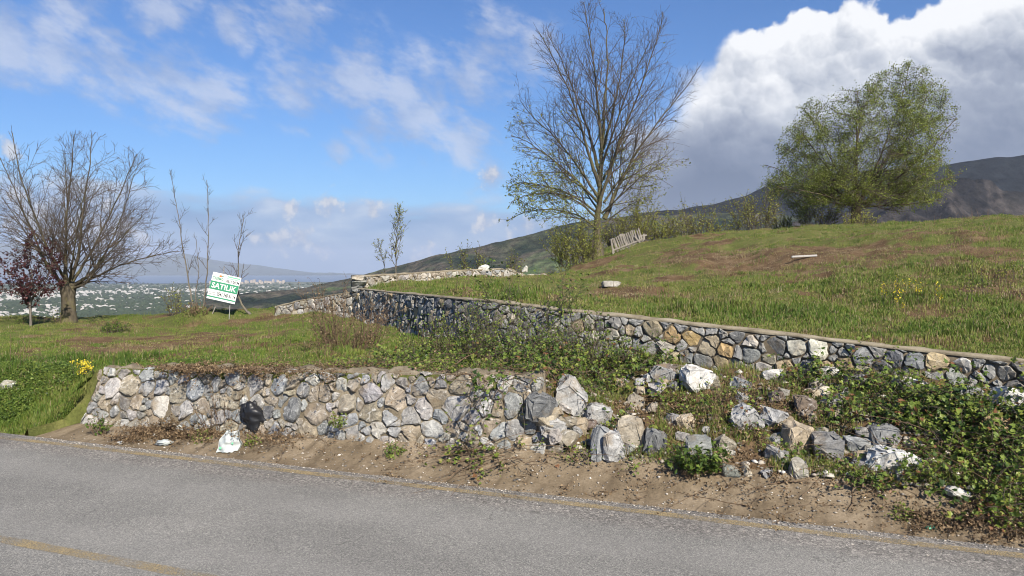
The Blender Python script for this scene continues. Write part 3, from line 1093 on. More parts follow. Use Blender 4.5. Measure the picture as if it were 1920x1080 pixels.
        for mm in (M['house_white'] if i % 3 else M['house_cream'], M['roof_tile'] if i in (0, 2, 5) else M['roof_grey'], M['window_dark']):
            me.materials.append(mm)
        for j, p in enumerate(me.polygons):
            p.material_index = 0 if j < 4 else (1 if j < 9 else 2)
        meshes.append(me)
    vfl = lambda x, y: float(-22 + (ZV + 22) * sstep(math.hypot(x, y), 60, 1500) ** 0.8 + (fbm(np.array([x * 0.002]), np.array([y * 0.002]), 81, 4)[0] - 0.5) * 24 * sstep(math.hypot(x, y), 300, 2500) * (1 - sstep(math.hypot(x, y), 7000, 9000)))
    R = random.Random(3)
    cx = np.array([R.uniform(-40, 690) for _ in range(26000)])
    cy = np.array([R.choice((R.uniform(536, 604), R.uniform(545, 600))) for _ in range(26000)])
    ck = (EYE - ZV) * F / (cy - HOR)
    cX = (cx - 960) / F * ck
    n_ = fbm(cX * 0.0016, ck * 0.0007, 87, 3)
    band = 0.55 + 0.25 * np.sin(cy * 0.22 + cx * 0.004)
    ok_ = rng.random(len(cx)) < np.maximum(0.16, (n_ - 0.40) * 1.6) * band
    spots = [(float(a_) + R.uniform(-15, 15), float(b_)) for a_, b_ in zip(cX[ok_], ck[ok_])][:4200]
    print('houses', len(spots))
    spots.sort(key=lambda q: q[1])
    near, rest = spots[:290], spots[290:]
    for (X, Y) in near:
        o = link('valley_house', R.choice(meshes), None, None, (X, Y, vfl(X, Y)))
        o.rotation_euler = (0, 0, R.uniform(-0.9, 0.9))
        sc = R.uniform(0.55, 0.9)
        o.scale = (sc, sc, sc)
        tag(o, 'tiny pale house in the valley town far below', 'house', 'houses of the valley town')
    V, Fq, Fi = [], [], []
    bi = 0
    cv = np.array([(-.5, -.5, 0), (.5, -.5, 0), (.5, .5, 0), (-.5, .5, 0), (-.5, -.5, 1), (.5, -.5, 1), (.5, .5, 1), (-.5, .5, 1), (0, -.05, 1.3), (0, .05, 1.3)])
    cf = np.array([(0, 1, 5, 4), (1, 2, 6, 5), (2, 3, 7, 6), (3, 0, 4, 7), (4, 5, 8, 8), (5, 6, 9, 8), (6, 7, 9, 9), (7, 4, 8, 9)])
    for (X, Y) in rest:
        w, d, h = R.uniform(9, 22), R.uniform(8, 14), R.uniform(5, 9)
        a = R.uniform(-0.8, 0.8)
        q = cv * (w, d, h)
        q = np.stack([q[:, 0] * math.cos(a) - q[:, 1] * math.sin(a) + X, q[:, 0] * math.sin(a) + q[:, 1] * math.cos(a) + Y, q[:, 2] + vfl(X, Y) - 2], -1)
        V.append(q)
        base = len(V) * 10 - 10
        for j, ff in enumerate(cf):
            Fq.append([base + z for z in dict.fromkeys(ff)])
            Fi.append(0 if j < 4 else 1)
    me = py_mesh('far_town', np.concatenate(V), Fq)
    me.materials.append(M['house_white'])
    me.materials.append(M['roof_grey'])
    me.polygons.foreach_set('material_index', Fi)
    o = link('far_town', me)
    tag(o, 'mass of white buildings spread over the far valley', 'town', kind='stuff')
    # white lakeside blocks
    for i in range(26):
        x = 395 + i * 5.4 + R.uniform(-2, 2)
        y = 533 - i * 0.10 + R.uniform(-1.5, 1.5)
        k = (EYE - ZV) * F / (y - HOR)
        o = link('lakeside_block', meshes[3], None, None, ((x - 960) / F * k, k, vfl((x - 960) / F * k, k)))
        o.scale = (1.8, 1.5, 1.3 + R.random())
        tag(o, 'white apartment block in the row along the lake shore', 'building', 'white blocks along the lake shore')
    # minaret of the town's mosque
    k = (EYE - ZV) * F / (543 - HOR)
    loc = px(240, 540, k)
    mos = empty('mosque', (loc.x, loc.y, ZV))
    tag(mos, 'white mosque with a pointed minaret in the middle of the valley town', 'mosque')
    bm = bmesh.new()
    bmesh.ops.create_cone(bm, cap_ends=True, segments=8, radius1=4, radius2=3.2, depth=45, matrix=Matrix.Translation((0, 0, 22)))
    bmesh.ops.create_cone(bm, cap_ends=True, segments=8, radius1=4.6, radius2=0.2, depth=14, matrix=Matrix.Translation((0, 0, 51.5)))
    me = bpy.data.meshes.new('minaret')
    bm.to_mesh(me)
    bm.free()
    link('minaret', me, M['house_white'], mos)
    bm = bmesh.new()
    bmesh.ops.create_uvsphere(bm, u_segments=12, v_segments=8, radius=13, matrix=Matrix.Translation((22, 0, 12)))
    me = bpy.data.meshes.new('dome')
    bm.to_mesh(me)
    bm.free()
    link('dome', me, M['roof_grey'], mos)
    link('hall', box_mesh('hall', 30, 30, 26), M['house_white'], mos, (22, 0, 4))
    # tree masses in the valley and on the near slope
    ico = bmesh.new()
    bmesh.ops.create_icosphere(ico, subdivisions=1, radius=1.0)
    iv = np.array([v.co[:] for v in ico.verts])
    ifc = np.array([[v.index for v in f.verts] for f in ico.faces])
    ico.free()
    V, Fc = [], []
    n = 0
    wx = rng.uniform(-60, 720, 7000)
    wy = rng.uniform(532, 612, 7000)
    wk = (EYE - ZV) * F / (wy - HOR)
    wX = (wx - 960) / F * wk
    wn = fbm(wX * 0.0022 + 9, wk * 0.0009, 187, 3)
    ok_ = rng.random(7000) < np.maximum(0.12, (wn - 0.36) * 5)
    wX, wk = wX[ok_], wk[ok_]
    wz = -22 + (ZV + 22) + (fbm(wX * 0.002, wk * 0.002, 81, 4) - 0.5) * 24 * (1 - sstep(wk, 7000, 9000))
    for X, k, z0 in zip(wX, wk, wz):
        r = R.uniform(6, 14)
        V.append(iv * (r * R.uniform(0.9, 1.6), r, r * R.uniform(0.6, 1.0)) * (1 + rng.uniform(-0.2, 0.2, (len(iv), 1))) + (X, k, z0 + r * 0.4))
        Fc.append(ifc + n)
        n += len(iv)
    o = link('valley_wood', np_mesh('valley_wood', np.concatenate(V), np.concatenate(Fc)), M['far_wood'])
    tag(o, 'dark groves of trees between the houses in the valley', 'wood', kind='stuff')


build_far()


# ------------------------------------------------------------------ stone walls
STONE_LOW = [(0.27, 0.275, 0.28), (0.31, 0.31, 0.305), (0.21, 0.215, 0.22), (0.34, 0.325, 0.295), (0.26, 0.23, 0.18), (0.31, 0.27, 0.21), (0.40, 0.39, 0.365), (0.28, 0.25, 0.20), (0.24, 0.225, 0.20), (0.29, 0.285, 0.27)]
STONE_UP = [(0.19, 0.195, 0.20), (0.24, 0.245, 0.243), (0.155, 0.16, 0.165), (0.27, 0.265, 0.245), (0.24, 0.245, 0.245), (0.31, 0.285, 0.235), (0.31, 0.25, 0.16), (0.18, 0.185, 0.185), (0.35, 0.335, 0.30)]


def clip_poly(poly, n, c):
    """keep the side n.p <= c"""
    out = []
    m = len(poly)
    for i in range(m):
        a, b = poly[i], poly[(i + 1) % m]
        da, db = n[0] * a[0] + n[1] * a[1] - c, n[0] * b[0] + n[1] * b[1] - c
        if da <= 0:
            out.append(a)
        if da * db < 0:
            t = da / (da - db)
            out.append((a[0] + t * (b[0] - a[0]), a[1] + t * (b[1] - a[1])))
    return out


def cells(seeds, bounds, gap, reach=1.35):
    """power-diagram cells; seeds (x, y, r)"""
    S = np.array([q[:3] for q in seeds])
    res = []
    for i, (x, y, r) in enumerate(S):
        R_ = r * reach
        poly = [(x + R_ * math.cos(a), y + R_ * math.sin(a)) for a in np.linspace(0, 2 * math.pi, 12, endpoint=False)]
        for (n, c) in bounds:
            poly = clip_poly(poly, n, c)
            if len(poly) < 3:
                break
        if len(poly) < 3:
            res.append(None)
            continue
        d2 = (S[:, 0] - x) ** 2 + (S[:, 1] - y) ** 2
        for j in np.argsort(d2)[1:26]:
            dx, dy = S[j, 0] - x, S[j, 1] - y
            d = math.hypot(dx, dy)
            if d < 1e-6:
                continue
            h = (d * d + r * r - S[j, 2] ** 2) / (2 * d) - gap / 2
            n = (dx / d, dy / d)
            poly = clip_poly(poly, n, n[0] * x + n[1] * y + h)
            if len(poly) < 3:
                break
        res.append(poly if len(poly) >= 3 else None)
    return res


def resample(poly, n):
    P_ = np.array(poly)
    # one corner-cutting pass keeps stones from having knife corners
    nxt = np.roll(P_, -1, 0)
    P_ = np.stack([P_ * 0.94 + nxt * 0.06, P_ * 0.06 + nxt * 0.94], 1).reshape(-1, 2)
    L = np.r_[0, np.cumsum(np.hypot(*(np.roll(P_, -1, 0) - P_).T))]
    Pc = np.r_[P_, P_[:1]]
    q = np.linspace(0, L[-1], n, endpoint=False)
    return np.stack([np.interp(q, L, Pc[:, 0]), np.interp(q, L, Pc[:, 1])], 1)


def warp2(o, amp):
    x, y = o[:, 0], o[:, 1]
    w = np.stack([fbm(x * 7 + 3.1, y * 7, 201, 3) - 0.5, fbm(x * 7, y * 7 + 8.7, 205, 3) - 0.5], 1)
    return o + w * amp


def stone_from_cell(poly, face, depth, rr, n=15, back=0.07, wamp=0.11):
    """face(s, h) -> (point, right, up, normal). Returns local verts, faces, origin"""
    o2 = warp2(resample(poly, n), wamp)
    c = o2.mean(0)
    size = math.sqrt(max(1e-6, ((o2 - c) ** 2).sum(1).mean()))
    o2 = o2 + np.array([[rr.gauss(0, 0.030), rr.gauss(0, 0.030)] for _ in range(n)]) * size
    p0, rt, upv, nv = face(c[0], c[1])
    tx, ty = rr.gauss(0, 0.16), rr.gauss(0.0, 0.16)
    V = []
    cx, cy = rr.uniform(-0.2, 0.2) * size, rr.uniform(-0.2, 0.2) * size

    def put(loc2, dd):
        V.append(rt * loc2[0] + upv * loc2[1] + nv * dd)
    for i in range(n):
        put((o2[i] - c), -back)
    for i in range(n):
        q = (o2[i] - c) * 0.975
        put(q, depth * (0.55 + rr.uniform(-0.2, 0.2)) + (q[0] * tx + q[1] * ty) * 0.8)
    for i in range(n):
        q = (o2[i] - c) * (0.84 + rr.uniform(-0.16, 0.10)) + np.array([cx, cy]) * 0.3
        put(q, depth * (0.95 + rr.uniform(-0.35, 0.35)) + q[0] * tx + q[1] * ty)
    put((cx, cy), depth * (1.05 + rr.uniform(-0.15, 0.25)) + cx * tx + cy * ty)
    Fc = []
    for i in range(n):
        j = (i + 1) % n
        Fc.append((i, j, n + j, n + i))
        Fc.append((n + i, n + j, 2 * n + j, 2 * n + i))
        Fc.append((2 * n + i, 2 * n + j, 3 * n))
    return V, Fc, p0


def jit_col(c, rr, a=0.14):
    k = 1 + rr.uniform(-a, a)
    return (c[0] * k * (1 + rr.uniform(-0.04, 0.04)), c[1] * k, c[2] * k * (1 + rr.uniform(-0.05, 0.05)), 1.0)


def poisson_fill(seeds, x0, x1, y0, y1, rmin, rmax, rr, tries, k=0.92):
    for _ in range(tries):
        r = rmin + (rmax - rmin) * rr.random() ** 1.6
        x, y = rr.uniform(x0, x1), rr.uniform(y0, y1)
        ok = True
        for q in seeds:
            if (q[0] - x) ** 2 + (q[1] - y) ** 2 < ((q[2] + r) * k) ** 2:
                ok = False
                break
        if ok:
            seeds.append((x, y, r))
    return seeds


def low_base(s):
    return np.interp(s, [-9.7, -6, -2.9], [0.0, 0.12, 0.22])


def low_top(s):
    return np.interp(s, [-9.62, -9.3, -6.5, -2.9, -2.0], [0.79, 0.82, 0.925, 1.02, 1.0])


def build_lower_wall():
    rr = random.Random(21)
    root = empty('lower_stone_wall', (*st2xy(-6.2, 0.9), 0.0))
    tag(root, 'low retaining wall of pale rubble stones in brown mortar beside the road', 'stone wall')
    BAT = 0.20        # batter: how far the top leans back
    T0 = 0.72

    def tface(s, h):
        return T0 + BAT * (h / 0.8)

    def face(s, h):
        x, y = st2xy(s, tface(s, h))
        p = Vector((x, y, low_base(s) + h))
        rt = Vector((A2[0], A2[1], 0))
        upv = Vector((N2[0] * BAT / 0.8, N2[1] * BAT / 0.8, 1)).normalized()
        return p, rt, upv, rt.cross(upv) * 1.0

    def to_sh(x, y):
        # photo pixel -> wall coordinates (intersect with the battered face by iteration)
        u = (x - 960) / F
        h = 0.4
        for _ in range(8):
            k = (EDGE + tface(0, h)) / (u * N2[0] + N2[1])
            s, _t = xy2st(u * k, k)
            z = EYE + (HOR - y) / F * k
            h = z - float(low_base(s))
        return s, h, k

    raw = [(180, 700, 14), (212, 699, 9), (232, 699, 9), (247, 720, 21), (277, 702, 15), (307, 702, 8), (325, 702, 12), (344, 704, 9), (364, 700, 7), (175, 725, 11), (212, 727, 19), (275, 728, 14),
           (304, 726, 15), (289, 737, 5), (335, 737, 17), (367, 729, 22), (159, 752, 15), (181, 742, 9), (177, 761, 10), (200, 759, 9), (216, 749, 8), (234, 759, 13), (214, 772, 8), (260, 755, 12),
           (284, 756, 9), (307, 762, 18), (352, 765, 14), (382, 760, 13), (152, 782, 11), (230, 781, 6), (404, 720, 12), (436, 709, 14), (477, 722, 18), (502, 706, 8), (525, 719, 18), (550, 715, 11),
           (567, 732, 14), (482, 755, 16), (512, 747, 11), (547, 770, 22), (507, 775, 9), (618, 704, 9), (640, 722, 13), (665, 719, 13), (684, 713, 11), (609, 737, 13), (650, 752, 21), (694, 738, 19),
           (593, 771, 22), (626, 780, 10), (653, 787, 17), (696, 771, 20), (731, 718, 13), (757, 717, 13), (745, 748, 20), (733, 783, 13), (767, 783, 18), (788, 723, 15), (824, 720, 14), (821, 742, 18),
           (798, 765, 19), (867, 722, 18), (857, 767, 24), (811, 807, 18), (707, 807, 13), (770, 811, 11), (744, 813, 10), (663, 807, 13), (853, 807, 12), (882, 787, 10), (578, 806, 11), (604, 800, 10),
           (907, 718, 12), (949, 716, 15), (920, 797, 16), (964, 756, 24), (910, 757, 13), (975, 724, 10), (938, 813, 12), (967, 808, 15), (905, 738, 9), (930, 765, 10), (990, 745, 9), (995, 800, 12)]
    seeds = []
    for (x, y, r) in raw:
        s, h, k = to_sh(x, y)
        seeds.append((s, h, r * k / F * 0.98))
    seeds = poisson_fill(seeds, S_L + 0.05, S_R + 0.25, 0.0, 0.85, 0.03, 0.11, rr, 2600, 1.0)

    # ragged right end: the top steps down where the wall has fallen
    def endtop(s):
        return np.interp(s, [S_R - 0.55, S_R - 0.1, S_R + 0.25, S_R + 0.45], [9, 0.62, 0.36, 0.2])
    bounds = [((-1.0, -BAT / 0.8 * 0.0 - 0.42), -(S_L) - 0.42 * 0.0)]   # left end leans in as it rises
    # boundary: s >= S_L + 0.22*h
    bounds = [((-1.0, 0.25), -(S_L)), ((0, 1), 0.83), ((0, -1), 0.06)]
    cs = cells(seeds, bounds, 0.013, 2.2)
    for q, poly in zip(seeds, cs):
        if poly is None or len(poly) < 3:
            continue
        ht = float(low_top(q[0]) - low_base(q[0]))
        poly = clip_poly(poly, (0, 1), ht - 0.012)
        poly = clip_poly(poly, (0, 1), float(endtop(q[0])))
        if len(poly) < 3:
            continue
        ar = 0.5 * abs(sum(a[0] * b_[1] - b_[0] * a[1] for a, b_ in zip(poly, poly[1:] + poly[:1])))
        if ar < 0.0016:
            continue
        V, Fc, p0 = stone_from_cell(poly, face, rr.uniform(0.020, 0.042), rr)
        o = link('stone', py_mesh('stone', V, Fc), M['rock_marble'], root, p0 - root.location)
        o.color = jit_col(rr.choice(STONE_LOW), rr)
    # mortar core: bumpy front, rough top
    ss = np.arange(S_L, S_R + 0.12, 0.035)
    hh = np.linspace(0, 1, 26)
    Sg, Hg = np.meshgrid(ss, hh)
    ht = np.minimum(low_top(ss) - low_base(ss), endtop(ss) - 0.10) + (fbm(ss * 6, ss * 0, 33, 4) - 0.5) * 0.10
    H = Hg * ht[None, :]
    lean = 0.22 * H * np.clip(1 - (Sg - S_L) / 0.6, 0, 1)
    T = T0 + BAT * (H / 0.8) - (fbm(Sg * 9, H * 9, 35, 4) - 0.5) * 0.045 + 0.003
    X, Y = st2xy(Sg + lean, T)
    rows = [np.stack([X, Y, low_base(Sg) + H - 0.1 * (Hg == 0)], -1)]
    # top
    tt = np.linspace(0.02, 0.20, 6)
    St, Tt = np.meshgrid(ss, tt)
    lt = 0.22 * ht[None, :] * np.clip(1 - (St - S_L) / 0.6, 0, 1)
    Xt, Yt = st2xy(St + lt, T0 + BAT * ht[None, :] / 0.8 + Tt)
    Zt = low_base(St) + ht[None, :] + 0.02 * np.sin(Tt * 9) + (fbm(St * 9, Tt * 9, 37, 4) - 0.5) * 0.10
    rows.append(np.stack([Xt, Yt, Zt], -1))
    back = rows[-1][-1:].copy()
    back[..., 2] -= 0.5
    rows.append(back)
    V = np.concatenate(rows, 0)
    nr, nc = V.shape[:2]
    Vf = V.reshape(-1, 3)
    faces = [grid_faces(nr, nc)]
    # end caps as fans
    ends = []
    for col in (0, nc - 1):
        idx = [r * nc + col for r in range(nr)]
        cen = Vf[idx].mean(0)
        Vf = np.r_[Vf, [cen]]
        ci = len(Vf) - 1
        for a, b_ in zip(idx, idx[1:] + idx[:1]):
            ends.append((a, b_, ci))
    Vf = Vf - np.array(root.location)
    link('mortar_core', np_mesh('mortar_core', Vf, faces + [np.array(ends)], True), M['mortar'], root)


build_lower_wall()


def build_path_wall(name, label, pts, hgt, rr, srange, cols, gap, depth, mat_core, matstone, thick=0.32, cap=0.05, reach=1.5, batter=0.08, flip=1, below=0.4, extra=None, limit=300, ragged=None):
    """pts: list of top points (Vector) along the wall; hgt: visible height at each"""
    T_ = np.array([tuple(p) for p in pts])
    Sarr = np.r_[0, np.cumsum(np.hypot(np.diff(T_[:, 0]), np.diff(T_[:, 1])))]
    hg = np.array(hgt)
    L = Sarr[-1]
    root = empty(name, tuple(T_[len(T_) // 2] - np.array([0, 0, hg[len(T_) // 2]])))
    tag(root, label, 'stone wall')
    rl = np.array(root.location)

    def plan(s):
        x = np.interp(s, Sarr, T_[:, 0])
        y = np.interp(s, Sarr, T_[:, 1])
        e = 0.25
        dx = np.interp(s + e, Sarr, T_[:, 0]) - np.interp(s - e, Sarr, T_[:, 0])
        dy = np.interp(s + e, Sarr, T_[:, 1]) - np.interp(s - e, Sarr, T_[:, 1])
        d = np.hypot(dx, dy)
        return x, y, dx / d, dy / d

    def topz(s):
        return np.interp(s, Sarr, T_[:, 2])

    def face(s, h):
        """h = depth below the top, given as a negative number"""
        x, y, dx, dy = [float(v) for v in plan(s)]
        nv = Vector((dy * flip, -dx * flip, 0))
        p = Vector((x, y, float(topz(s)) + h)) + nv * (-h * batter)
        slope = float((topz(s + 0.2) - topz(s - 0.2)) / 0.4)
        rt = Vector((dx, dy, slope)).normalized()
        upv = Vector((-nv.x * batter, -nv.y * batter, 1)).normalized()
        n2 = rt.cross(upv) * flip
        return p, rt, upv, n2.normalized()
    seeds = list(extra) if extra else []
    rmin, rmax = srange
    hmax = hg.max()
    area = L * hmax
    # larger stones first, then chinking
    for (a, b_, n) in ((rmax * 0.75, rmax, 0.9), (rmin * 1.3, rmax * 0.7, 2.2), (rmin, rmin * 1.4, 3.0)):
        seeds = poisson_fill(seeds, 0, L, -hmax - 0.05, 0.0, a, b_, rr, int(n * area / (math.pi * a * a) * 4), 0.80)
    cs = cells(seeds, [((-1, 0), 0.0), ((1, 0), L), ((0, 1), -cap - 0.008)], gap, reach)
    made = []
    for q, poly in zip(seeds, cs):
        if poly is None:
            continue
        hb = float(np.interp(q[0], Sarr, hg))
        if q[1] < -hb - 0.12:
            continue
        if ragged is not None:
            poly = clip_poly(poly, (0, 1), -float(ragged(q[0])))
        if len(poly) < 3:
            continue
        ar = 0.5 * abs(sum(a[0] * b_[1] - b_[0] * a[1] for a, b_ in zip(poly, poly[1:] + poly[:1])))
        if ar < 0.0011:
            continue
        made.append((ar, q, poly))
    made.sort(key=lambda m_: -m_[0])
    small = []
    for i, (ar, q, poly) in enumerate(made):
        V, Fc, p0 = stone_from_cell(poly, face, rr.uniform(depth[0], depth[1]), rr, n=14 if ar > 0.01 else 9, wamp=0.09)
        if i < limit:
            o = link('stone', py_mesh('stone', V, Fc), matstone, root, p0 - root.location)
            o.color = jit_col(q[3] if len(q) > 3 else rr.choice(cols), rr)
        else:
            small.append((V, Fc, p0))
    if small:
        Vs, Fs = [], []
        for V, Fc, p0 in small:
            b0 = len(Vs)
            Vs += [v + p0 - root.location for v in V]
            Fs += [tuple(b0 + i for i in f) for f in Fc]
        o = link('chinking_stones', py_mesh('chinking_stones', Vs, Fs), matstone, root)
        o['kind'] = 'stuff'
        o.color = (0.27, 0.27, 0.26, 1)
    # core
    n = int(L / 0.07) + 2
    ss = np.linspace(0, L, n)
    x, y, dx, dy = plan(ss)
    nx, ny = dy * flip, -dx * flip
    tz = topz(ss)
    hb = np.interp(ss, Sarr, hg) + below
    rg = np.array([float(ragged(s)) for s in ss]) if ragged is not None else np.zeros(n)
    rows = []
    for f in np.linspace(1, 0, 14):
        hd = rg + (hb - rg) * f
        off = hd * batter - 0.002 + (fbm(ss * 7, np.full(n, f * 9), 43, 3) - 0.5) * 0.03
        rows.append(np.stack([x + nx * off, y + ny * off, tz - hd - cap], -1))
    core_top = rows[-1].copy()
    for d_ in (thick,):
        r = core_top.copy()
        r[:, 0] -= nx * d_
        r[:, 1] -= ny * d_
        rows.append(r)
    r = rows[-1].copy()
    r[:, 2] -= hb
    rows.append(r)
    V = np.array(rows)
    nr = V.shape[0]
    Vf = V.reshape(-1, 3)
    ends = []
    for col in (0, n - 1):
        idx = [r_ * n + col for r_ in range(nr)]
        Vf = np.r_[Vf, [Vf[idx].mean(0)]]
        ci = len(Vf) - 1
        ends += [(a, b_, ci) for a, b_ in zip(idx, idx[1:] + idx[:1])]
    link('mortar_core', np_mesh('mortar_core', Vf - rl, [grid_faces(nr, n), np.array(ends)], True), mat_core, root)
    # cap: a rough strip of mortar along the top
    if cap > 0:
        prof = [(0.012, -cap), (0.020, -cap * 0.4), (0.008, 0.0), (-thick * 0.5, 0.012), (-thick, 0.0), (-thick - 0.01, -cap)]
        n = int(L / 0.05) + 2
        ss = np.linspace(0, L, n)
        x, y, dx, dy = plan(ss)
        nx, ny = dy * flip, -dx * flip
        tz = topz(ss)
        rg = np.array([float(ragged(s)) for s in ss]) if ragged is not None else np.zeros(n)
        rows = []
        for i, (a, b_) in enumerate(prof):
            w = (fbm(ss * 5, np.full(n, i * 3.3), 47, 4) - 0.5) * 0.03
            w2 = (fbm(ss * 4, np.full(n, i * 2.3), 49, 4) - 0.5) * 0.035
            rows.append(np.stack([x + nx * (a + w), y + ny * (a + w), tz + b_ + w2 * (0.3 if b_ < 0 else 1) - rg], -1))
        V = np.array(rows).reshape(-1, 3) - rl
        idx = [r_ * n for r_ in range(len(prof))]
        link('mortar_cap', np_mesh('mortar_cap', V, [grid_faces(len(prof), n)], True), M['cap_mortar'], root)
    return root, Sarr


def rock_mesh(seed, sx, sy, sz, rough=0.05, flat=0.0):
    """angular broken block: hull of random points, edges chipped"""
    rr = random.Random(seed)
    bm = bmesh.new()
    for i in range(24):
        d = Vector((rr.gauss(0, 1), rr.gauss(0, 1), rr.gauss(0, 1))).normalized()
        p = Vector((math.copysign(abs(d.x) ** 0.55, d.x), math.copysign(abs(d.y) ** 0.55, d.y), math.copysign(abs(d.z) ** 0.55, d.z)))
        p *= rr.uniform(0.80, 1.02)
        bm.verts.new(p)
    r = bmesh.ops.convex_hull(bm, input=bm.verts[:])
    bmesh.ops.delete(bm, geom=[g for g in r['geom_interior'] if isinstance(g, bmesh.types.BMVert)], context='VERTS')
    bmesh.ops.dissolve_limit(bm, angle_limit=0.25, verts=bm.verts[:], edges=bm.edges[:])
    bmesh.ops.bevel(bm, geom=bm.edges[:], offset=0.07, segments=2, profile=0.6, affect='EDGES')
    bmesh.ops.triangulate(bm, faces=bm.faces[:])
    bmesh.ops.subdivide_edges(bm, edges=[e for e in bm.edges if e.calc_length() > 0.45], cuts=1, use_grid_fill=True)
    bmesh.ops.triangulate(bm, faces=bm.faces[:])
    lo = [min(v.co[i] for v in bm.verts) for i in range(3)]
    hi = [max(v.co[i] for v in bm.verts) for i in range(3)]
    for v in bm.verts:
        q = Vector([(v.co[i] - lo[i]) / (hi[i] - lo[i]) - 0.5 for i in range(3)])
        q += Vector((rr.gauss(0, rough), rr.gauss(0, rough), rr.gauss(0, rough))) * 0.5
        v.co = Vector((q.x * sx, q.y * sy, q.z * sz))
    me = bpy.data.meshes.new('rock')
    bm.to_mesh(me)
    bm.free()
    return me


def build_upper_walls():
    rr = random.Random(31)
    foot = [600, 615, 630, 644, 656, 664, 668, 682, 698, 712, 735]
    hg = []
    for (x, y, k), f in zip(WALL_PX, foot):
        hg.append((f - y) / F * k + 0.05)
    hg += [0.6, 0.6]
    # known ochre and white stones of the lit stretch
    def at(x, y):
        k = float(np.interp((x - 960) / F, WU, WT[:, 1]))
        s = float(np.interp((x - 960) / F, WU, WS))
        z = EYE + (HOR - y) / F * k
        return s, z - float(np.interp(s, WS, WT[:, 2])), k / F
    OC, TAN, PALE, DK, MID = (0.40, 0.285, 0.14), (0.34, 0.29, 0.21), (0.40, 0.38, 0.33), (0.175, 0.183, 0.188), (0.25, 0.253, 0.25)
    ex = []
    for (x, y, r, c) in [(1226, 617, 17, TAN), (1262, 629, 17, OC), (1302, 634, 17, OC), (1201, 623, 7, PALE), (1183, 617, 12, TAN), (1253, 647, 15, PALE), (1266, 669, 11, (0.58, 0.5, 0.33)), (1304, 652, 10, TAN),
                         (1295, 668, 15, DK), (1325, 676, 17, DK), (1358, 679, 15, (0.40, 0.33, 0.2)), (1385, 685, 15, MID), (1330, 655, 16, (0.36, 0.31, 0.22)), (1365, 659, 14, OC), (1410, 660, 19, MID),
                         (1410, 641, 17, PALE), (1340, 640, 14, TAN), (1335, 620, 12, DK), (1312, 615, 13, PALE), (1250, 608, 12, DK), (1280, 610, 12, MID), (1385, 625, 13, DK), (1424, 622, 10, DK), (1458, 649, 18, DK),
                         (1497, 653, 18, PALE), (1537, 654, 19, (0.5, 0.47, 0.40)), (1572, 643, 12, DK), (1597, 652, 12, MID), (1623, 669, 19, DK), (1650, 655, 13, TAN), (1685, 671, 19, DK), (1692, 657, 14, MID),
                         (1722, 675, 19, DK), (1765, 677, 20, (0.48, 0.37, 0.22)), (1810, 684, 19, (0.44, 0.44, 0.42)), (1845, 680, 12, MID), (1800, 707, 18, MID), (1442, 627, 11, PALE), (1470, 630, 12, MID), (1490, 632, 10, MID),
                         (1040, 602, 13, PALE), (1062, 598, 12, MID), (1106, 606, 14, PALE), (1125, 611, 12, MID), (985, 588, 12, MID), (948, 579, 10, MID), (1015, 587, 11, PALE), (1080, 592, 11, MID), (960, 595, 10, PALE), (975, 605, 11, PALE),
                         (1155, 606, 13, MID), (1148, 628, 14, PALE), (1115, 635, 15, PALE), (1175, 640, 13, (0.4, 0.39, 0.36)), (1045, 630, 14, PALE), (1000, 625, 13, MID), (1085, 655, 14, MID)]:
        s, h, m_ = at(x, y)
        ex.append((s, h, r * m_ * 1.02, c))
    left = [(0.115, 0.125, 0.14), (0.16, 0.17, 0.185), (0.09, 0.10, 0.115), (0.22, 0.23, 0.24), (0.27, 0.27, 0.265)]
    build_path_wall('upper_stone_wall', 'long dark grey rubble wall holding up the hillside terrace', WTOP, hg, rr, (0.055, 0.16), STONE_UP, 0.016, (0.012, 0.05),
                    M['dark_mortar'], M['rock_plain'], cap=0.035, extra=ex, limit=300, thick=0.13)
    # wall along the back of the terrace: from the corner, away to the right
    c0 = WTOP[0]
    backp = [px(674, 517, 20.3), px(740, 513.5, 21.5), (px(830, 508, 23.5)), px(900, 504.5, 25), px(962, 502.5, 26), px(975, 510, 26.1), px(1065, 514, 26.6)]
    bh = [0.42, 0.36, 0.34, 0.36, 0.42, 0.32, 0.22]

    def rag(s):
        return max(0.0, (s - 7.1)) * 0.0 + 0.05 * math.sin(s * 3.1) ** 2 * (1 if s > 6.6 else 0.15) + (0.06 * abs(math.sin(s * 7.7)) if s > 6.8 else 0)
    pale = [(0.42, 0.40, 0.35), (0.34, 0.33, 0.305), (0.29, 0.29, 0.28), (0.38, 0.34, 0.27), (0.46, 0.44, 0.40)]
    build_path_wall('terrace_back_wall', 'low pale stone parapet wall along the back of the terrace', backp, bh, random.Random(33), (0.06, 0.17), pale, 0.022, (0.015, 0.05),
                    M['mortar'], M['rock_plain'], cap=0.03, batter=0.03, thick=0.3, ragged=rag, limit=150)
    rr4 = random.Random(8)
    par = bpy.data.objects['terrace_back_wall']
    for i, (zz, w, h) in enumerate(((-0.06, 0.36, 0.15), (-0.20, 0.40, 0.16), (-0.35, 0.38, 0.16))):
        p = backp[0] + Vector((-0.02, -0.02, zz))
        o = link('stone', rock_mesh(400 + i, w, 0.42, h, 0.03), M['rock_plain'], par, p - par.location)
        o.color = jit_col(pale[i], rr4)
    # wall running down to the left from the corner
    lp = [px(516, 574, 22.2), px(560, 563, 21.9), px(610, 554.5, 21.2), px(672, 545, 20.1)]
    build_path_wall('side_stone_wall', 'low pale stone wall running down to the left from the terrace corner', lp, [0.28, 0.34, 0.46, 0.62], random.Random(35), (0.07, 0.17), pale, 0.024, (0.015, 0.045),
                    M['mortar'], M['rock_plain'], cap=0.035, batter=0.05, thick=0.3, limit=120)


build_upper_walls()


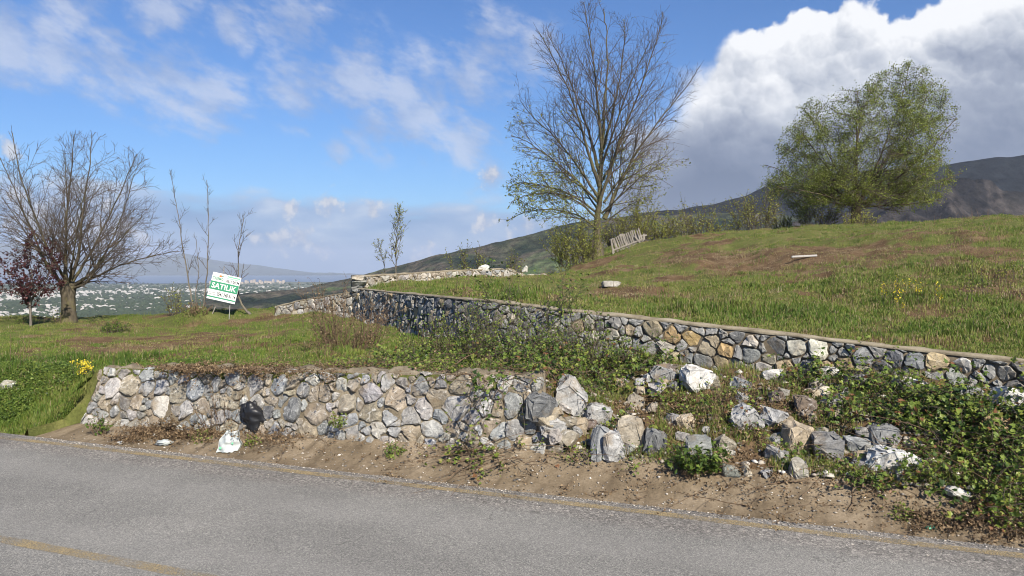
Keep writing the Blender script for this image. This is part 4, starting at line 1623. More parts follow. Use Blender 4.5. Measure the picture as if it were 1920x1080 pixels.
# ------------------------------------------------------------------ boulders and loose stone
GREY, DGREY, TAN_, WHT, LGREY, BRN = (0.26, 0.27, 0.275), (0.15, 0.155, 0.158), (0.36, 0.30, 0.22), (0.58, 0.57, 0.54), (0.36, 0.36, 0.355), (0.15, 0.12, 0.10)
ROCKS = [
    (1068, 742, 60, 66, LGREY, -35, 'large pale grey slab tilted over a dark hollow at the broken wall end'),
    (1015, 779, 54, 50, DGREY, 10, 'dark grey angular boulder left of the tilted pale slab'),
    (1080, 796, 46, 30, TAN_, 0, 'small tan block lying under the tilted pale slab'),
    (1121, 778, 46, 46, LGREY, 12, 'light grey block between the tilted slab and the tall tan boulder'),
    (1183, 806, 50, 84, (0.37, 0.33, 0.265), -8, 'tall tan boulder standing at the front of the rubble'),
    (1127, 830, 34, 66, GREY, 8, 'narrow blue grey rock left of its broken twin'),
    (1150, 836, 42, 62, LGREY, -14, 'blue grey split rock below the tall tan boulder'),
    (1230, 828, 46, 50, DGREY, 20, 'dark grey smooth boulder right of the tall tan boulder'),
    (1318, 842, 58, 46, (0.20, 0.21, 0.20), 0, 'rounded dark grey boulder above the green thistle'),
    (1308, 708, 60, 46, WHT, 8, 'bright white boulder near the foot of the upper wall'),
    (1250, 711, 30, 26, TAN_, 0, 'tan stone left of the bright white boulder'),
    (1397, 783, 46, 48, LGREY, -30, 'grey streaked boulder leaning in the middle of the bank'),
    (1450, 703, 36, 20, WHT, -8, 'white flat stone just below the upper wall'),
    (1497, 822, 46, 66, (0.36, 0.30, 0.22), 5, 'upright tan grey rock in the lower bank'),
    (1557, 836, 50, 60, (0.20, 0.20, 0.20), -10, 'upright dark grey rock right of the upright tan rock'),
    (1508, 762, 40, 40, BRN, 15, 'dark brown boulder half hidden by brambles'),
    (1613, 833, 56, 28, GREY, 6, 'flat striped grey rock lying on a tan stone'),
    (1657, 815, 52, 40, DGREY, -15, 'dark grey rock behind the pale wedge'),
    (1680, 863, 84, 46, (0.60, 0.60, 0.58), 12, 'large pale wedge shaped rock at the right of the bank'),
    (1618, 859, 34, 26, TAN_, 0, 'small tan stone under the flat striped rock'),
    (1499, 879, 30, 36, (0.36, 0.34, 0.29), 0, 'small pale brown stone at the bank foot below the upright rock'),
    (1372, 883, 34, 24, (0.17, 0.18, 0.16), 0, 'small dark green grey stone at the edge of the apron'),
    (1400, 882, 20, 22, (0.48, 0.43, 0.34), 0, 'small round pale stone beside the dark green grey stone'),
    (1560, 697, 40, 22, WHT, 10, 'white stone pair leaning below the upper wall'),
    (1714, 722, 62, 30, (0.66, 0.65, 0.62), 18, 'white boulder poking out of the brambles below the upper wall'),
    (1903, 752, 66, 50, (0.50, 0.50, 0.485), 28, 'big white boulder at the right edge of the picture'),
    (1880, 800, 80, 54, (0.25, 0.18, 0.10), 10, 'brown earthy boulder under the big white one'),
    (1537, 736, 44, 24, (0.55, 0.50, 0.40), -5, 'cream stone among the brambles'),
    (1038, 820, 48, 34, LGREY, 0, 'grey stone left at the foot of the broken wall end'),
    (1163, 716, 18, 16, TAN_, 0, 'little tan stone on the bank below the brambles'),
    (1200, 716, 18, 14, LGREY, 0, 'little pale stone right of the little tan one'),
    (1310, 668, 1, 1, TAN_, 0, None),
    (1455, 848, 22, 18, TAN_, 0, 'small cream stone left of the upright tan rock'),
    (1350, 862, 28, 20, TAN_, 0, 'small cream stone right of the green thistle'),
    (1820, 735, 46, 26, GREY, 8, 'grey rock below the right end of the upper wall'),
    (1440, 890, 22, 14, LGREY, 0, 'pale chip of stone on the apron edge'),
    (14, 722, 28, 18, (0.44, 0.42, 0.34), 0, 'upper of two pale stones in the grass at the left edge'),
    (18, 734, 26, 14, (0.50, 0.50, 0.44), 0, 'lower of two pale stones in the grass at the left edge'),
    (1700, 890, 34, 18, LGREY, 10, 'grey stone below the pale wedge shaped rock'),
    (985, 830, 34, 24, TAN_, 0, 'tan stone at the foot of the wall beside trailing brambles'),
    (1585, 740, 30, 20, LGREY, 0, 'light grey stone half covered by brambles in the upper bank'),
]


def build_rocks():
    rr = random.Random(77)
    for i, (cx, cy, w, h, col, ang_, lab) in enumerate(ROCKS):
        if lab is None:
            continue
        g = hit(cx, cy + h * 0.42)
        k = g.y
        W, H = w * k / F, h * k / F
        D = min(W, H) * 0.9 + 0.2 * max(W, H)
        o = link('boulder' if max(w, h) > 30 else 'loose_stone', rock_mesh(100 + i, W * 1.08, D, H * 1.12), M['rock_plain'] if i % 3 else M['rock_marble'])
        o.location = (g.x, g.y + D * 0.22, g.z + H * 0.28)
        o.rotation_euler = (0, math.radians(ang_), rr.uniform(-0.2, 0.2))
        o.color = (*col, 1.0)
        tag(o, lab, 'rock', 'fallen stones on the bank' if cx > 900 else 'stones in the grass')
    zones = [(1000, 1110, 760, 850, 12), (1100, 1280, 700, 870, 16), (1280, 1470, 730, 890, 14), (1440, 1720, 700, 890, 26), (1180, 1420, 690, 730, 8)]
    for zi, (x0, x1, y0, y1, cnt) in enumerate(zones):
        for j in range(cnt):
            x, y = rr.uniform(x0, x1), rr.uniform(y0, y1)
            r_ = 7 + 13 * rr.random() ** 1.5
            g = hit(round(x), round(y))
            W = 2 * r_ * g.y / F
            o = link('rubble_stone', rock_mesh(500 + zi * 40 + j, W * rr.uniform(0.9, 1.4), W * rr.uniform(0.8, 1.2), W * rr.uniform(0.7, 1.0)), M['rock_plain'] if j % 2 else M['rock_marble'])
            o.location = (g.x, g.y, g.z + W * 0.16)
            o.rotation_euler = (rr.uniform(-0.4, 0.4), rr.uniform(-0.4, 0.4), rr.uniform(0, 3))
            o.color = jit_col(rr.choice(STONE_LOW + [TAN_, BRN]), rr)
            tag(o, 'small half buried stone of the collapsed wall in the rubble bank', 'rock', 'small stones of the collapsed wall')
    # white slab and pole up on the terrace
    g = hit(1146, 537)
    o = link('stone_block', rock_mesh(300, 0.42, 0.2, 0.13, 0.03), M['rock_plain'], None, (g.x, g.y, g.z + 0.05))
    o.color = (0.40, 0.38, 0.34, 1)
    tag(o, 'long white stone block lying on the terrace grass', 'rock')
    g = hit(1508, 486)
    me = box_mesh('pole', 0.62, 0.05, 0.045, 0.008)
    o = link('white_pole', me, M['white_paint'], None, (g.x, g.y, g.z + 0.07))
    o.rotation_euler = (0, math.radians(-3), 0.1)
    tag(o, 'short white pole lying on the bare hillside', 'pole')
    # stone lumps on the parapet top
    for (x, y, w, lab) in ((905, 501, 26, 'loose white stone on top of the terrace parapet'), (984, 503, 12, 'small white stone standing beyond the end of the parapet')):
        p = px(x, y, 25.1 if x < 950 else 26.2)
        W = w * 25.0 / F
        o = link('loose_stone', rock_mesh(310 + x, W, 0.25, 0.24, 0.04), M['rock_plain'], None, (p.x, p.y - 0.12 + 0.2, p.z - 0.03))
        o.color = (0.62, 0.60, 0.54, 1)
        tag(o, lab, 'rock')

    # small rubble and gravel: uncountable
    def scatter_stones(name, label, pts, sizes, seed):
        r2 = np.random.default_rng(seed)
        n = len(pts)
        base = np.array([(1, 0, 0), (-1, 0, 0), (0, 1, 0), (0, -1, 0), (0, 0, 0.8), (0, 0, -0.8), (0.6, 0.6, 0.4), (-0.6, 0.5, 0.35)], float)
        fc = np.array([(0, 6, 4), (6, 2, 4), (2, 7, 4), (7, 1, 4), (1, 3, 4), (3, 0, 4), (0, 2, 6), (2, 1, 7), (0, 5, 2), (2, 5, 1), (1, 5, 3), (3, 5, 0)])
        V = base[None] * (1 + r2.uniform(-0.3, 0.3, (n, 8, 1)))
        V = V * np.stack([r2.uniform(0.7, 1.3, n), r2.uniform(0.7, 1.3, n), r2.uniform(0.5, 0.9, n)], -1)[:, None, :]
        a = r2.uniform(0, 6.28, n)[:, None]
        V = np.stack([V[..., 0] * np.cos(a) - V[..., 1] * np.sin(a), V[..., 0] * np.sin(a) + V[..., 1] * np.cos(a), V[..., 2]], -1)
        V = V * sizes[:, None, None] + pts[:, None, :]
        Fc = fc[None] + (np.arange(n) * 8)[:, None, None]
        tint = np.repeat(r2.random(n), 8)
        o = link(name, np_mesh(name, V.reshape(-1, 3), Fc.reshape(-1, 3), False, {'tint': tint}), M['gravel'])
        tag(o, label, 'gravel', kind='stuff')
    r2 = np.random.default_rng(5)
    n = 2600
    s = r2.uniform(S_R - 0.3, 4.5, n)
    f = r2.random(n) ** 1.3
    t = 0.68 + f * (wall_t(s) - 0.9)
    x, y = st2xy(s, t)
    scatter_stones('rubble', 'small rubble and stone chips strewn over the bank', np.stack([x, y, z_low(x, y) + 0.005], -1), 0.010 + 0.045 * r2.random(n) ** 3, 6)
    n = 5200
    s = r2.uniform(-9.5, 4.2, n)
    t = np.where(r2.random(n) < 0.7, r2.normal(-0.02, 0.05, n), r2.uniform(-0.45, 0.7, n))
    x, y = st2xy(s, t)
    z = np.where(t > 0, apron_z(s, np.maximum(t, 0)) + 0.006, 0.003)
    scatter_stones('roadside_gravel', 'loose grey gravel along the edge of the road', np.stack([x, y, z], -1), 0.0035 + 0.009 * r2.random(n) ** 2.5, 8)
    n = 1300
    s = r2.uniform(-9.3, 4.3, n)
    t = 0.74 - 0.62 * r2.random(n) ** 1.8
    x, y = st2xy(s, t)
    scatter_stones('wall_foot_chips', 'chips of stone and mortar fallen along the wall foot', np.stack([x, y, apron_z(s, t) + 0.006], -1), 0.005 + 0.016 * r2.random(n) ** 2, 9)


build_rocks()


# ------------------------------------------------------------------ plants: generators
def frame(d):
    d = d / np.linalg.norm(d)
    a = np.array([0, 0, 1.0]) if abs(d[2]) < 0.9 else np.array([1.0, 0, 0])
    u = np.cross(d, a)
    u /= np.linalg.norm(u)
    return u, np.cross(d, u)


class Tubes:
    def __init__(self):
        self.V = []
        self.F = []
        self.n = 0

    def add(self, P_, r, sides=None):
        P_ = np.asarray(P_, float)
        r = np.asarray(r, float)
        m = len(P_)
        if sides is None:
            sides = 8 if r[0] > 0.08 else (5 if r[0] > 0.018 else 3)
        d = np.gradient(P_, axis=0)
        d /= np.maximum(np.linalg.norm(d, axis=1, keepdims=True), 1e-9)
        ref = np.array([0.31, 0.95, 0.05])
        u = np.cross(d, ref)
        nu = np.linalg.norm(u, axis=1, keepdims=True)
        bad = nu[:, 0] < 0.15
        if bad.any():
            u = np.cross(d, np.array([0.95, -0.2, 0.25]))
            nu = np.linalg.norm(u, axis=1, keepdims=True)
        u /= np.maximum(nu, 1e-9)
        w = np.cross(d, u)
        a = np.arange(sides) / sides * 2 * math.pi
        ring = u[:, None, :] * np.cos(a)[None, :, None] + w[:, None, :] * np.sin(a)[None, :, None]
        V = P_[:, None, :] + ring * r[:, None, None]
        i = np.arange(m - 1)[:, None] * sides
        j = np.arange(sides)[None, :]
        j2 = (np.arange(sides) + 1)[None, :] % sides
        Fq = np.stack([i + j, i + j2, i + sides + j2, i + sides + j], -1).reshape(-1, 4) + self.n
        self.V.append(V.reshape(-1, 3))
        self.F.append(Fq)
        self.n += m * sides

    def batch(self, P_, r, sides=3):
        n, m = P_.shape[:2]
        d = np.gradient(P_, axis=1)
        d /= np.maximum(np.linalg.norm(d, axis=2, keepdims=True), 1e-9)
        u = np.cross(d, np.array([0.31, 0.90, 0.30]))
        u /= np.maximum(np.linalg.norm(u, axis=2, keepdims=True), 1e-6)
        w = np.cross(d, u)
        a = np.arange(sides) / sides * 2 * math.pi
        V = P_[:, :, None, :] + (u[:, :, None, :] * np.cos(a)[:, None] + w[:, :, None, :] * np.sin(a)[:, None]) * r[:, :, None, None]
        i = np.arange(m - 1)[:, None] * sides
        j = np.arange(sides)[None, :]
        j2 = (j + 1) % sides
        Fq = np.stack([i + j, i + j2, i + sides + j2, i + sides + j], -1).reshape(1, -1, 4) + (np.arange(n) * m * sides)[:, None, None]
        self.V.append(V.reshape(-1, 3))
        self.F.append(Fq.reshape(-1, 4) + self.n)
        self.n += n * m * sides

    def mesh(self, name, origin=(0, 0, 0)):
        return np_mesh(name, np.concatenate(self.V) - np.array(origin), np.concatenate(self.F), True)


class Leaves:
    def __init__(self):
        self.c = []
        self.d = []
        self.nr = []
        self.s = []
        self.t = []

    def add(self, c, d, nrm, size, tint):
        self.c.append(np.asarray(c, float)[None])
        self.d.append(np.asarray(d, float)[None])
        self.nr.append(np.asarray(nrm, float)[None])
        self.s.append(np.array([size]))
        self.t.append(np.array([tint]))

    def many(self, c, d, nrm, size, tint):
        if len(c):
            self.c.append(c)
            self.d.append(d)
            self.nr.append(nrm)
            self.s.append(size)
            self.t.append(tint)

    def mesh(self, name, origin=(0, 0, 0), aspect=0.6):
        c = np.concatenate(self.c)
        d = np.concatenate(self.d)
        d = d / np.maximum(np.linalg.norm(d, axis=1, keepdims=True), 1e-9)
        nr = np.concatenate(self.nr)
        w = np.cross(d, nr)
        w /= np.maximum(np.linalg.norm(w, axis=1, keepdims=True), 1e-9)
        nr = np.cross(w, d)
        s = np.concatenate(self.s)[:, None]
        V = np.stack([c, c + d * s * 0.45 + w * s * aspect * 0.5 + nr * s * 0.10, c + d * s - nr * s * 0.12, c + d * s * 0.45 - w * s * aspect * 0.5 + nr * s * 0.10], 1)
        n = len(c)
        Fc = (np.array([(0, 1, 2), (0, 2, 3)])[None] + (np.arange(n) * 4)[:, None, None]).reshape(-1, 3)
        return np_mesh(name, V.reshape(-1, 3) - np.array(origin), Fc, False, {'tint': np.repeat(np.clip(np.concatenate(self.t), 0, 1), 4)})


class Grower:
    def __init__(self, seed, inside=None, wiggle=0.10, trop=0.03, rmin=0.0035):
        self.r = np.random.default_rng(seed)
        self.main = Tubes()
        self.fine = Tubes()
        self.inside = inside
        self.wiggle = wiggle
        self.trop = trop
        self.rmin = rmin
        self.q = []
        self.pts = []
        self.tipP = np.zeros((0, 3))

    def branch(self, p, d, L, r0, lvl, spec, tubes=None, trop=None):
        """spec[lvl] = (children per metre, angle lo, angle hi, length ratio, first child fraction)"""
        r = self.r
        p = np.array(p, float)
        d = np.array(d, float)
        d /= np.linalg.norm(d)
        if lvl >= len(spec) - 1:
            self.q.append((p, d, L, r0))
            return
        seg = max(0.05, min(0.28, L / 5))
        n = max(3, int(L / seg))
        seg = L / n
        P_ = [p]
        D = [d]
        tr = self.trop if trop is None else trop
        for i in range(n):
            d = d + r.normal(0, self.wiggle, 3) + np.array([0, 0, tr])
            d /= math.sqrt(d[0] * d[0] + d[1] * d[1] + d[2] * d[2])
            q = P_[-1] + d * seg
            if self.inside is not None and lvl > 0 and i > 1 and not self.inside(q):
                break
            P_.append(q)
            D.append(d)
        P_ = np.array(P_)
        m = len(P_)
        rad = np.maximum(r0 * (1 - np.linspace(0, 1, m) ** 0.8 * 0.80), self.rmin)
        (self.main if (tubes is None and r0 > 0.035) or tubes == 'main' else self.fine).add(P_, rad)
        self.pts.append(P_)
        self.children(P_, D, rad, L, lvl, spec)

    def fill(self, targets, rad, lift=0.25):
        """twigs from the nearest bough towards each target, so the crown has no holes"""
        A = np.concatenate(self.pts)
        for t in targets:
            d = t - A
            dist = np.linalg.norm(d, axis=1) + 0.6 * np.maximum(0, -d[:, 2])
            i = int(np.argmin(dist))
            L = float(np.linalg.norm(d[i]))
            if 0.12 < L < 2.6:
                self.q.append((A[i], d[i] / L - np.array([0, 0, lift * 0.3]), L * 1.05, rad))

    def children(self, P_, D, rad, L, lvl, spec):
        r = self.r
        dens, a0, a1, ratio, f0 = spec[lvl]
        m = len(P_)
        Lr = np.linalg.norm(np.diff(P_, axis=0), axis=1).sum()
        nc = max(1, int(round(Lr * dens)))
        roll = r.uniform(0, 6.28)
        for c in range(nc):
            f = f0 + (1 - f0) * (c + r.uniform(0.1, 0.9)) / nc
            x = f * (m - 1)
            i = min(int(x), m - 2)
            q = P_[i] + (P_[i + 1] - P_[i]) * (x - i)
            dd = np.array(D[i])
            roll += 2.4 + r.normal(0, 0.5)
            u, w = frame(dd)
            a = math.radians(r.uniform(a0, a1))
            cd = dd * math.cos(a) + (u * math.cos(roll) + w * math.sin(roll)) * math.sin(a)
            cl = L * ratio * (1.15 - 0.65 * f) * r.uniform(0.7, 1.2)
            cr = max(self.rmin, min(rad[i] * 0.66, cl * 0.015 + 0.002))
            self.branch(q, cd, cl, cr, lvl + 1, spec)

    def flush(self, m=5, sub=0, subr=0.45, a=(22, 48), trop=None):
        """grow all queued twigs at once, then a round of side twigs"""
        if not self.q:
            return
        r = self.r
        p = np.array([t[0] for t in self.q])
        d = np.array([t[1] for t in self.q])
        L = np.array([t[2] for t in self.q])
        r0 = np.array([t[3] for t in self.q])
        self.q = []
        tips = []
        for rnd in range(2 if sub else 1):
            n = len(p)
            P_ = np.zeros((n, m, 3))
            D = np.zeros((n, m, 3))
            P_[:, 0] = p
            D[:, 0] = d
            alive = np.ones(n, bool)
            for i in range(1, m):
                d = d + r.normal(0, self.wiggle * 1.1, (n, 3))
                d[:, 2] += self.trop if trop is None else trop
                d /= np.linalg.norm(d, axis=1, keepdims=True)
                q = P_[:, i - 1] + d * (L / (m - 1))[:, None]
                if self.inside is not None:
                    alive &= self.inside(q)
                P_[:, i] = np.where(alive[:, None], q, P_[:, i - 1] + d * 0.004)
                D[:, i] = d
            rad = np.maximum(r0[:, None] * np.linspace(1, 0.45, m)[None], self.rmin * 0.6)
            self.fine.batch(P_, rad)
            tips.append(P_[:, 1:].reshape(-1, 3))
            if rnd == 0 and sub:
                k = r.uniform(0.6, m - 1.01, (n, sub))
                i = k.astype(int)
                fr = (k - i)[..., None]
                ar = np.arange(n)[:, None]
                p2 = P_[ar, i] * (1 - fr) + P_[ar, i + 1] * fr
                d2 = D[ar, i + 1]
                rv = r.normal(0, 1, d2.shape)
                rv -= d2 * (rv * d2).sum(-1, keepdims=True)
                rv /= np.maximum(np.linalg.norm(rv, axis=-1, keepdims=True), 1e-9)
                an = np.radians(r.uniform(a[0], a[1], (n, sub)))[..., None]
                d2 = d2 * np.cos(an) + rv * np.sin(an)
                ok = np.repeat(alive, sub)
                p = p2.reshape(-1, 3)[ok]
                d = d2.reshape(-1, 3)[ok]
                L = (L[:, None] * subr * r.uniform(0.5, 1.2, (n, sub))).ravel()[ok]
                r0 = np.maximum(np.repeat(r0 * 0.6, sub), self.rmin * 0.8)[ok]
                m = max(3, m - 1)
        self.tipP = np.concatenate(tips)

    def leaf_at(self, lv, keep, per, jit, size, tint, updir=0.0, upn=0.7):
        P_ = np.repeat(self.tipP[keep], per, 0)
        n = len(P_)
        if not n:
            return
        r = self.r
        tn = np.repeat(tint[keep], per) if isinstance(tint, np.ndarray) else np.full(n, tint[0]) + r.random(n) * (tint[1] - tint[0])
        if isinstance(tint, np.ndarray):
            tn = tn + r.normal(0, 0.2, n)
        lv.many(P_ + r.normal(0, jit, (n, 3)), r.normal(0, 1, (n, 3)) + (0, 0, updir), r.normal(0, 1, (n, 3)) + (0, 0, upn * 1.7), r.uniform(size[0], size[1], n), tn)


def poly_limb(g, pts, r0, r1, spec, L=None, lvl=0):
    """a hand-placed limb through given points, with grown side branches"""
    pts = np.array([tuple(p) for p in pts], float)
    # smooth the polyline
    q = np.linspace(0, len(pts) - 1, (len(pts) - 1) * 5 + 1)
    P_ = np.stack([np.interp(q, np.arange(len(pts)), pts[:, i]) for i in range(3)], -1)
    for _ in range(3):
        P_[1:-1] = (P_[:-2] + 2 * P_[1:-1] + P_[2:]) / 4
    P_[1:-1] += g.r.normal(0, 0.008, P_[1:-1].shape) * np.linalg.norm(P_[-1] - P_[0])* 0.25
    D = np.gradient(P_, axis=0)
    D /= np.linalg.norm(D, axis=1, keepdims=True)
    rad = r0 * (r1 / r0) ** np.linspace(0, 1, len(P_)) ** 0.85
    g.main.add(P_, rad)
    g.pts.append(P_)
    Lr = np.linalg.norm(np.diff(P_, axis=0), axis=1).sum()
    g.children(P_, list(D), rad, L or Lr, lvl, spec)
    return P_


def finish_tree(name, label, cat, g, origin, bark, twig, leafset=None, leafmat=None, group=None, leafname='leaves', aspect=0.55):
    root = empty(name, origin)
    tag(root, label, cat, group)
    ol = tuple(root.location)
    tr = link('trunk', g.main.mesh('trunk', ol), bark, root)
    cr = link('crown', g.fine.mesh('crown', ol), twig, root)
    cr['kind'] = 'stuff'
    if leafset is not None and len(leafset.c):
        link(leafname, leafset.mesh(leafname, ol, aspect), leafmat, cr)['kind'] = 'stuff'
    return root


def xyz(q):
    q = np.asarray(q)
    return q[..., 0], q[..., 1], q[..., 2]


def rand_dir(r, up=0.0):
    d = r.normal(0, 1, 3)
    d[2] += up
    return d / np.linalg.norm(d)


def build_trees():
    # ---- bare spreading tree on the left
    k = 22.0
    c0 = px(130, 606, k)
    c0.z = float(z_low(c0.x, c0.y)) - 0.05
    cc = px(150, 452, k)
    mpp = k / F

    def ins(q):
        x, y, z = xyz(q)
        dx, dy, dz = (x - cc.x) / (195 * mpp), (y - cc.y) / (165 * mpp), (z - cc.z) / (208 * mpp)
        return (dx * dx + dy * dy + dz * dz < 1.0) & (z > zlim)
    zlim = px(0, 535, k).z
    g = Grower(1, ins, 0.075, 0.03, rmin=0.0050)
    top = px(127, 535, k)
    base = np.array([(c0.x, c0.y, c0.z - 0.15), (c0.x, c0.y, c0.z + 0.05), (c0.x - 0.02, c0.y, c0.z + 0.35), (c0.x - 0.03, c0.y, c0.z + 0.75), (top.x, top.y, top.z + 0.02), (top.x, top.y, top.z + 0.16)])
    g.main.add(base, [0.27, 0.225, 0.19, 0.185, 0.235, 0.13], 12)
    spec = [(4.6, 22, 44, 0.50, 0.14), (5.4, 24, 48, 0.55, 0.12), (0, 0, 0, 0, 0)]
    for pts, r0 in [([(122, 530, 0), (120, 480, 0.1), (124, 400, 0.0), (130, 330, 0.1), (134, 255, 0.1)], 0.085),
                    ([(130, 530, 0), (152, 478, -0.1), (162, 400, -0.2), (170, 320, -0.1), (172, 250, 0)], 0.085),
                    ([(133, 533, 0), (160, 470, 0.35), (185, 400, 0.6), (215, 320, 0.8), (228, 280, 0.9)], 0.06),
                    ([(134, 538, 0), (178, 515, -0.2), (212, 470, -0.3), (245, 400, -0.4), (268, 330, -0.5)], 0.075),
                    ([(134, 540, 0), (170, 522, 0.1), (215, 497, 0.3), (270, 480, 0.4), (322, 470, 0.4)], 0.055),
                    ([(134, 542, 0), (175, 530, -0.3), (205, 500, -0.6), (265, 440, -0.9), (300, 410, -1.0)], 0.055),
                    ([(118, 535, 0), (95, 500, -0.2), (70, 430, -0.3), (45, 370, -0.3), (18, 300, -0.4)], 0.07),
                    ([(118, 537, 0), (92, 508, 0.2), (50, 470, 0.5), (10, 420, 0.7), (-20, 380, 0.8)], 0.06),
                    ([(120, 532, 0), (100, 470, 0.6), (85, 390, 1.1), (70, 320, 1.4), (65, 280, 1.5)], 0.055),
                    ([(126, 530, 0), (118, 470, -0.7), (105, 390, -1.2), (95, 320, -1.5), (90, 265, -1.6)], 0.055),
                    ([(130, 533, 0), (165, 490, -0.8), (200, 420, -1.4), (225, 350, -1.7)], 0.045)]:
        poly_limb(g, [px(x, y, k) + Vector((0, dy, 0)) for x, y, dy in pts], r0 * 0.92, 0.010, spec, L=2.7)
    g.flush(6, 4, 0.75, (28, 55))
    lv = Leaves()
    g.leaf_at(lv, g.r.random(len(g.tipP)) < 0.03, 1, 0.01, (0.02, 0.03), (0, 1))
    finish_tree('bare_tree', 'leafless spreading tree with a short thick trunk on the left', 'tree', g, (c0.x, c0.y, c0.z), M['bark_mossy'], M['twig'], lv, M['dry_leaf'], leafname='buds')

    # ---- tall tree in the middle
    k = 34.0
    b0 = px(1117, 478, k)
    gz = float(z_up(b0.x, b0.y))
    mpp = k / F
    cc = px(1136, 205, k)

    def ins2(q):
        x, y, z = xyz(q)
        dx, dy, dz = (x - cc.x) / (192 * mpp), (y - cc.y) / (165 * mpp), (z - cc.z) / (205 * mpp)
        a = dx * dx + dy * dy + dz * dz < 1.0
        dx, dy, dz = (x - c2.x) / (135 * mpp), (y - c2.y) / (130 * mpp), (z - c2.z) / (92 * mpp)
        return a | (dx * dx + dy * dy + dz * dz < 1.0)
    c2 = px(1080, 340, k)
    g = Grower(2, ins2, 0.07, 0.025, rmin=0.0060)
    spec = [(3.0, 20, 40, 0.44, 0.12), (4.2, 22, 44, 0.50, 0.10), (0, 0, 0, 0, 0)]
    T_ = lambda x, y, dy: px(x, y, k) + Vector((0, dy, 0))
    trunk = [Vector((b0.x, b0.y, gz - 0.3)), T_(1117, 470, 0), T_(1122, 400, 0), T_(1127, 320, 0), T_(1131, 250, 0.0), T_(1134, 190, 0.05), T_(1140, 130, 0.05), T_(1138, 70, 0.1), T_(1132, 15, 0.1)]
    tp = poly_limb(g, trunk, 0.30, 0.02, [(1.3, 25, 45, 0.20, 0.45)] + spec[1:], L=9.0)
    g.main.add([(b0.x, b0.y, gz - 0.3), (b0.x, b0.y, gz + 0.1), (b0.x, b0.y, gz + 0.7)], [0.46, 0.37, 0.27], 12)
    limbs = [([(1133, 410, 0), (1160, 350, 0.2), (1192, 290, 0.3), (1240, 220, 0.4), (1290, 160, 0.5), (1318, 118, 0.5)], 0.12),
             ([(1120, 395, 0), (1138, 330, -0.5), (1165, 250, -0.9), (1195, 170, -1.2), (1225, 80, -1.3), (1232, 40, -1.3)], 0.10),
             ([(1126, 330, 0), (1110, 260, 0.4), (1085, 180, 0.8), (1060, 110, 1.0), (1030, 50, 1.2)], 0.10),
             ([(1124, 350, 0), (1095, 270, -0.4), (1070, 190, -0.8), (1035, 120, -1.1), (1008, 75, -1.2)], 0.10),
             ([(1129, 290, 0), (1120, 210, -0.5), (1110, 130, -0.9), (1095, 50, -1.1), (1090, 20, -1.1)], 0.08),
             ([(1130, 280, 0), (1155, 200, 0.7), (1172, 120, 1.1), (1180, 50, 1.3), (1178, 20, 1.3)], 0.08),
             ([(1128, 310, 0), (1150, 240, -0.9), (1172, 170, -1.5), (1205, 100, -1.9)], 0.07),
             ([(1122, 370, 0), (1085, 310, 0.3), (1040, 250, 0.5), (1000, 215, 0.7), (975, 180, 0.8)], 0.08),
             ([(1122, 380, 0), (1075, 335, -0.4), (1030, 300, -0.8), (985, 270, -1.0), (958, 262, -1.1)], 0.07),
             ([(1121, 400, 0), (1080, 365, 0.5), (1030, 345, 0.9), (980, 335, 1.1), (955, 345, 1.2)], 0.06),
             ([(1120, 410, 0), (1085, 380, -0.5), (1040, 365, -0.9), (990, 368, -1.2), (958, 385, -1.3)], 0.055),
             ([(1119, 425, 0), (1080, 400, 0.2), (1030, 390, 0.3), (985, 395, 0.4), (950, 412, 0.5)], 0.05),
             ([(1122, 395, 0), (1100, 350, 1.2), (1075, 310, 1.9), (1055, 270, 2.4)], 0.055),
             ([(1128, 400, 0), (1160, 370, -0.7), (1195, 335, -1.0), (1235, 310, -1.2)], 0.05),
             ([(1132, 380, 0), (1165, 335, 0.9), (1205, 290, 1.4), (1250, 235, 1.7)], 0.06),
             ([(1128, 340, 0), (1170, 270, 1.2), (1215, 200, 1.8), (1260, 150, 2.1)], 0.06),
             ([(1120, 430, 0), (1095, 415, -0.8), (1060, 410, -1.4), (1020, 415, -1.8)], 0.04),
             ([(1125, 430, 0), (1150, 405, 0.4), (1180, 385, 0.6), (1205, 372, 0.7)], 0.04)]
    for pts, r0 in limbs:
        poly_limb(g, [T_(*q) for q in pts], r0, 0.014, spec, L=4.6)
    g.flush(6, 3, 0.85, (26, 55))
    lv = Leaves()
    q = g.tipP
    yy = HOR - (q[:, 2] - EYE) / q[:, 1] * F
    xx = q[:, 0] / q[:, 1] * F + 960
    pr = 0.95 * sstep(yy, 260, 370) + np.where((yy > 200) & (xx < 1090), 0.16, 0.008)
    g.leaf_at(lv, g.r.random(len(q)) < pr * 0.75, 1, 0.04, (0.07, 0.13), (0, 1))
    print('tall tree tips', len(q), 'leaves', sum(len(c) for c in lv.c))
    # ivy and epicormic shoots on the trunk
    for i in range(1100):
        f = g.r.random() ** 1.2 * 0.62
        q = tp[int(f * (len(tp) - 1))] + g.r.normal(0, 0.20, 3)
        lv.add(q, rand_dir(g.r), rand_dir(g.r, 0.3), g.r.uniform(0.05, 0.10), g.r.random() * 0.8)
    finish_tree('tall_tree', 'tall half bare tree with young leaves on its lower left boughs', 'tree', g, (b0.x, b0.y, gz), M['bark_mossy'], M['twig'], lv, M['spring_leaf'])

    # ---- leafy tree on the right
    k = 38.0
    b0 = px(1606, 425, k)
    gz = float(z_up(b0.x, b0.y))
    mpp = k / F
    e1, e2, e3 = px(1612, 285, k), px(1690, 230, k), px(1600, 345, k)

    def ell(q, c, a, b_, d):
        x, y, z = xyz(q)
        return ((x - c.x) / (a * mpp)) ** 2 + ((y - c.y) / (b_ * mpp)) ** 2 + ((z - c.z) / (d * mpp)) ** 2 < 1

    def ins3(q):
        return ell(q, e1, 150, 150, 125) | ell(q, e2, 92, 100, 112) | ell(q, e3, 172, 150, 66)
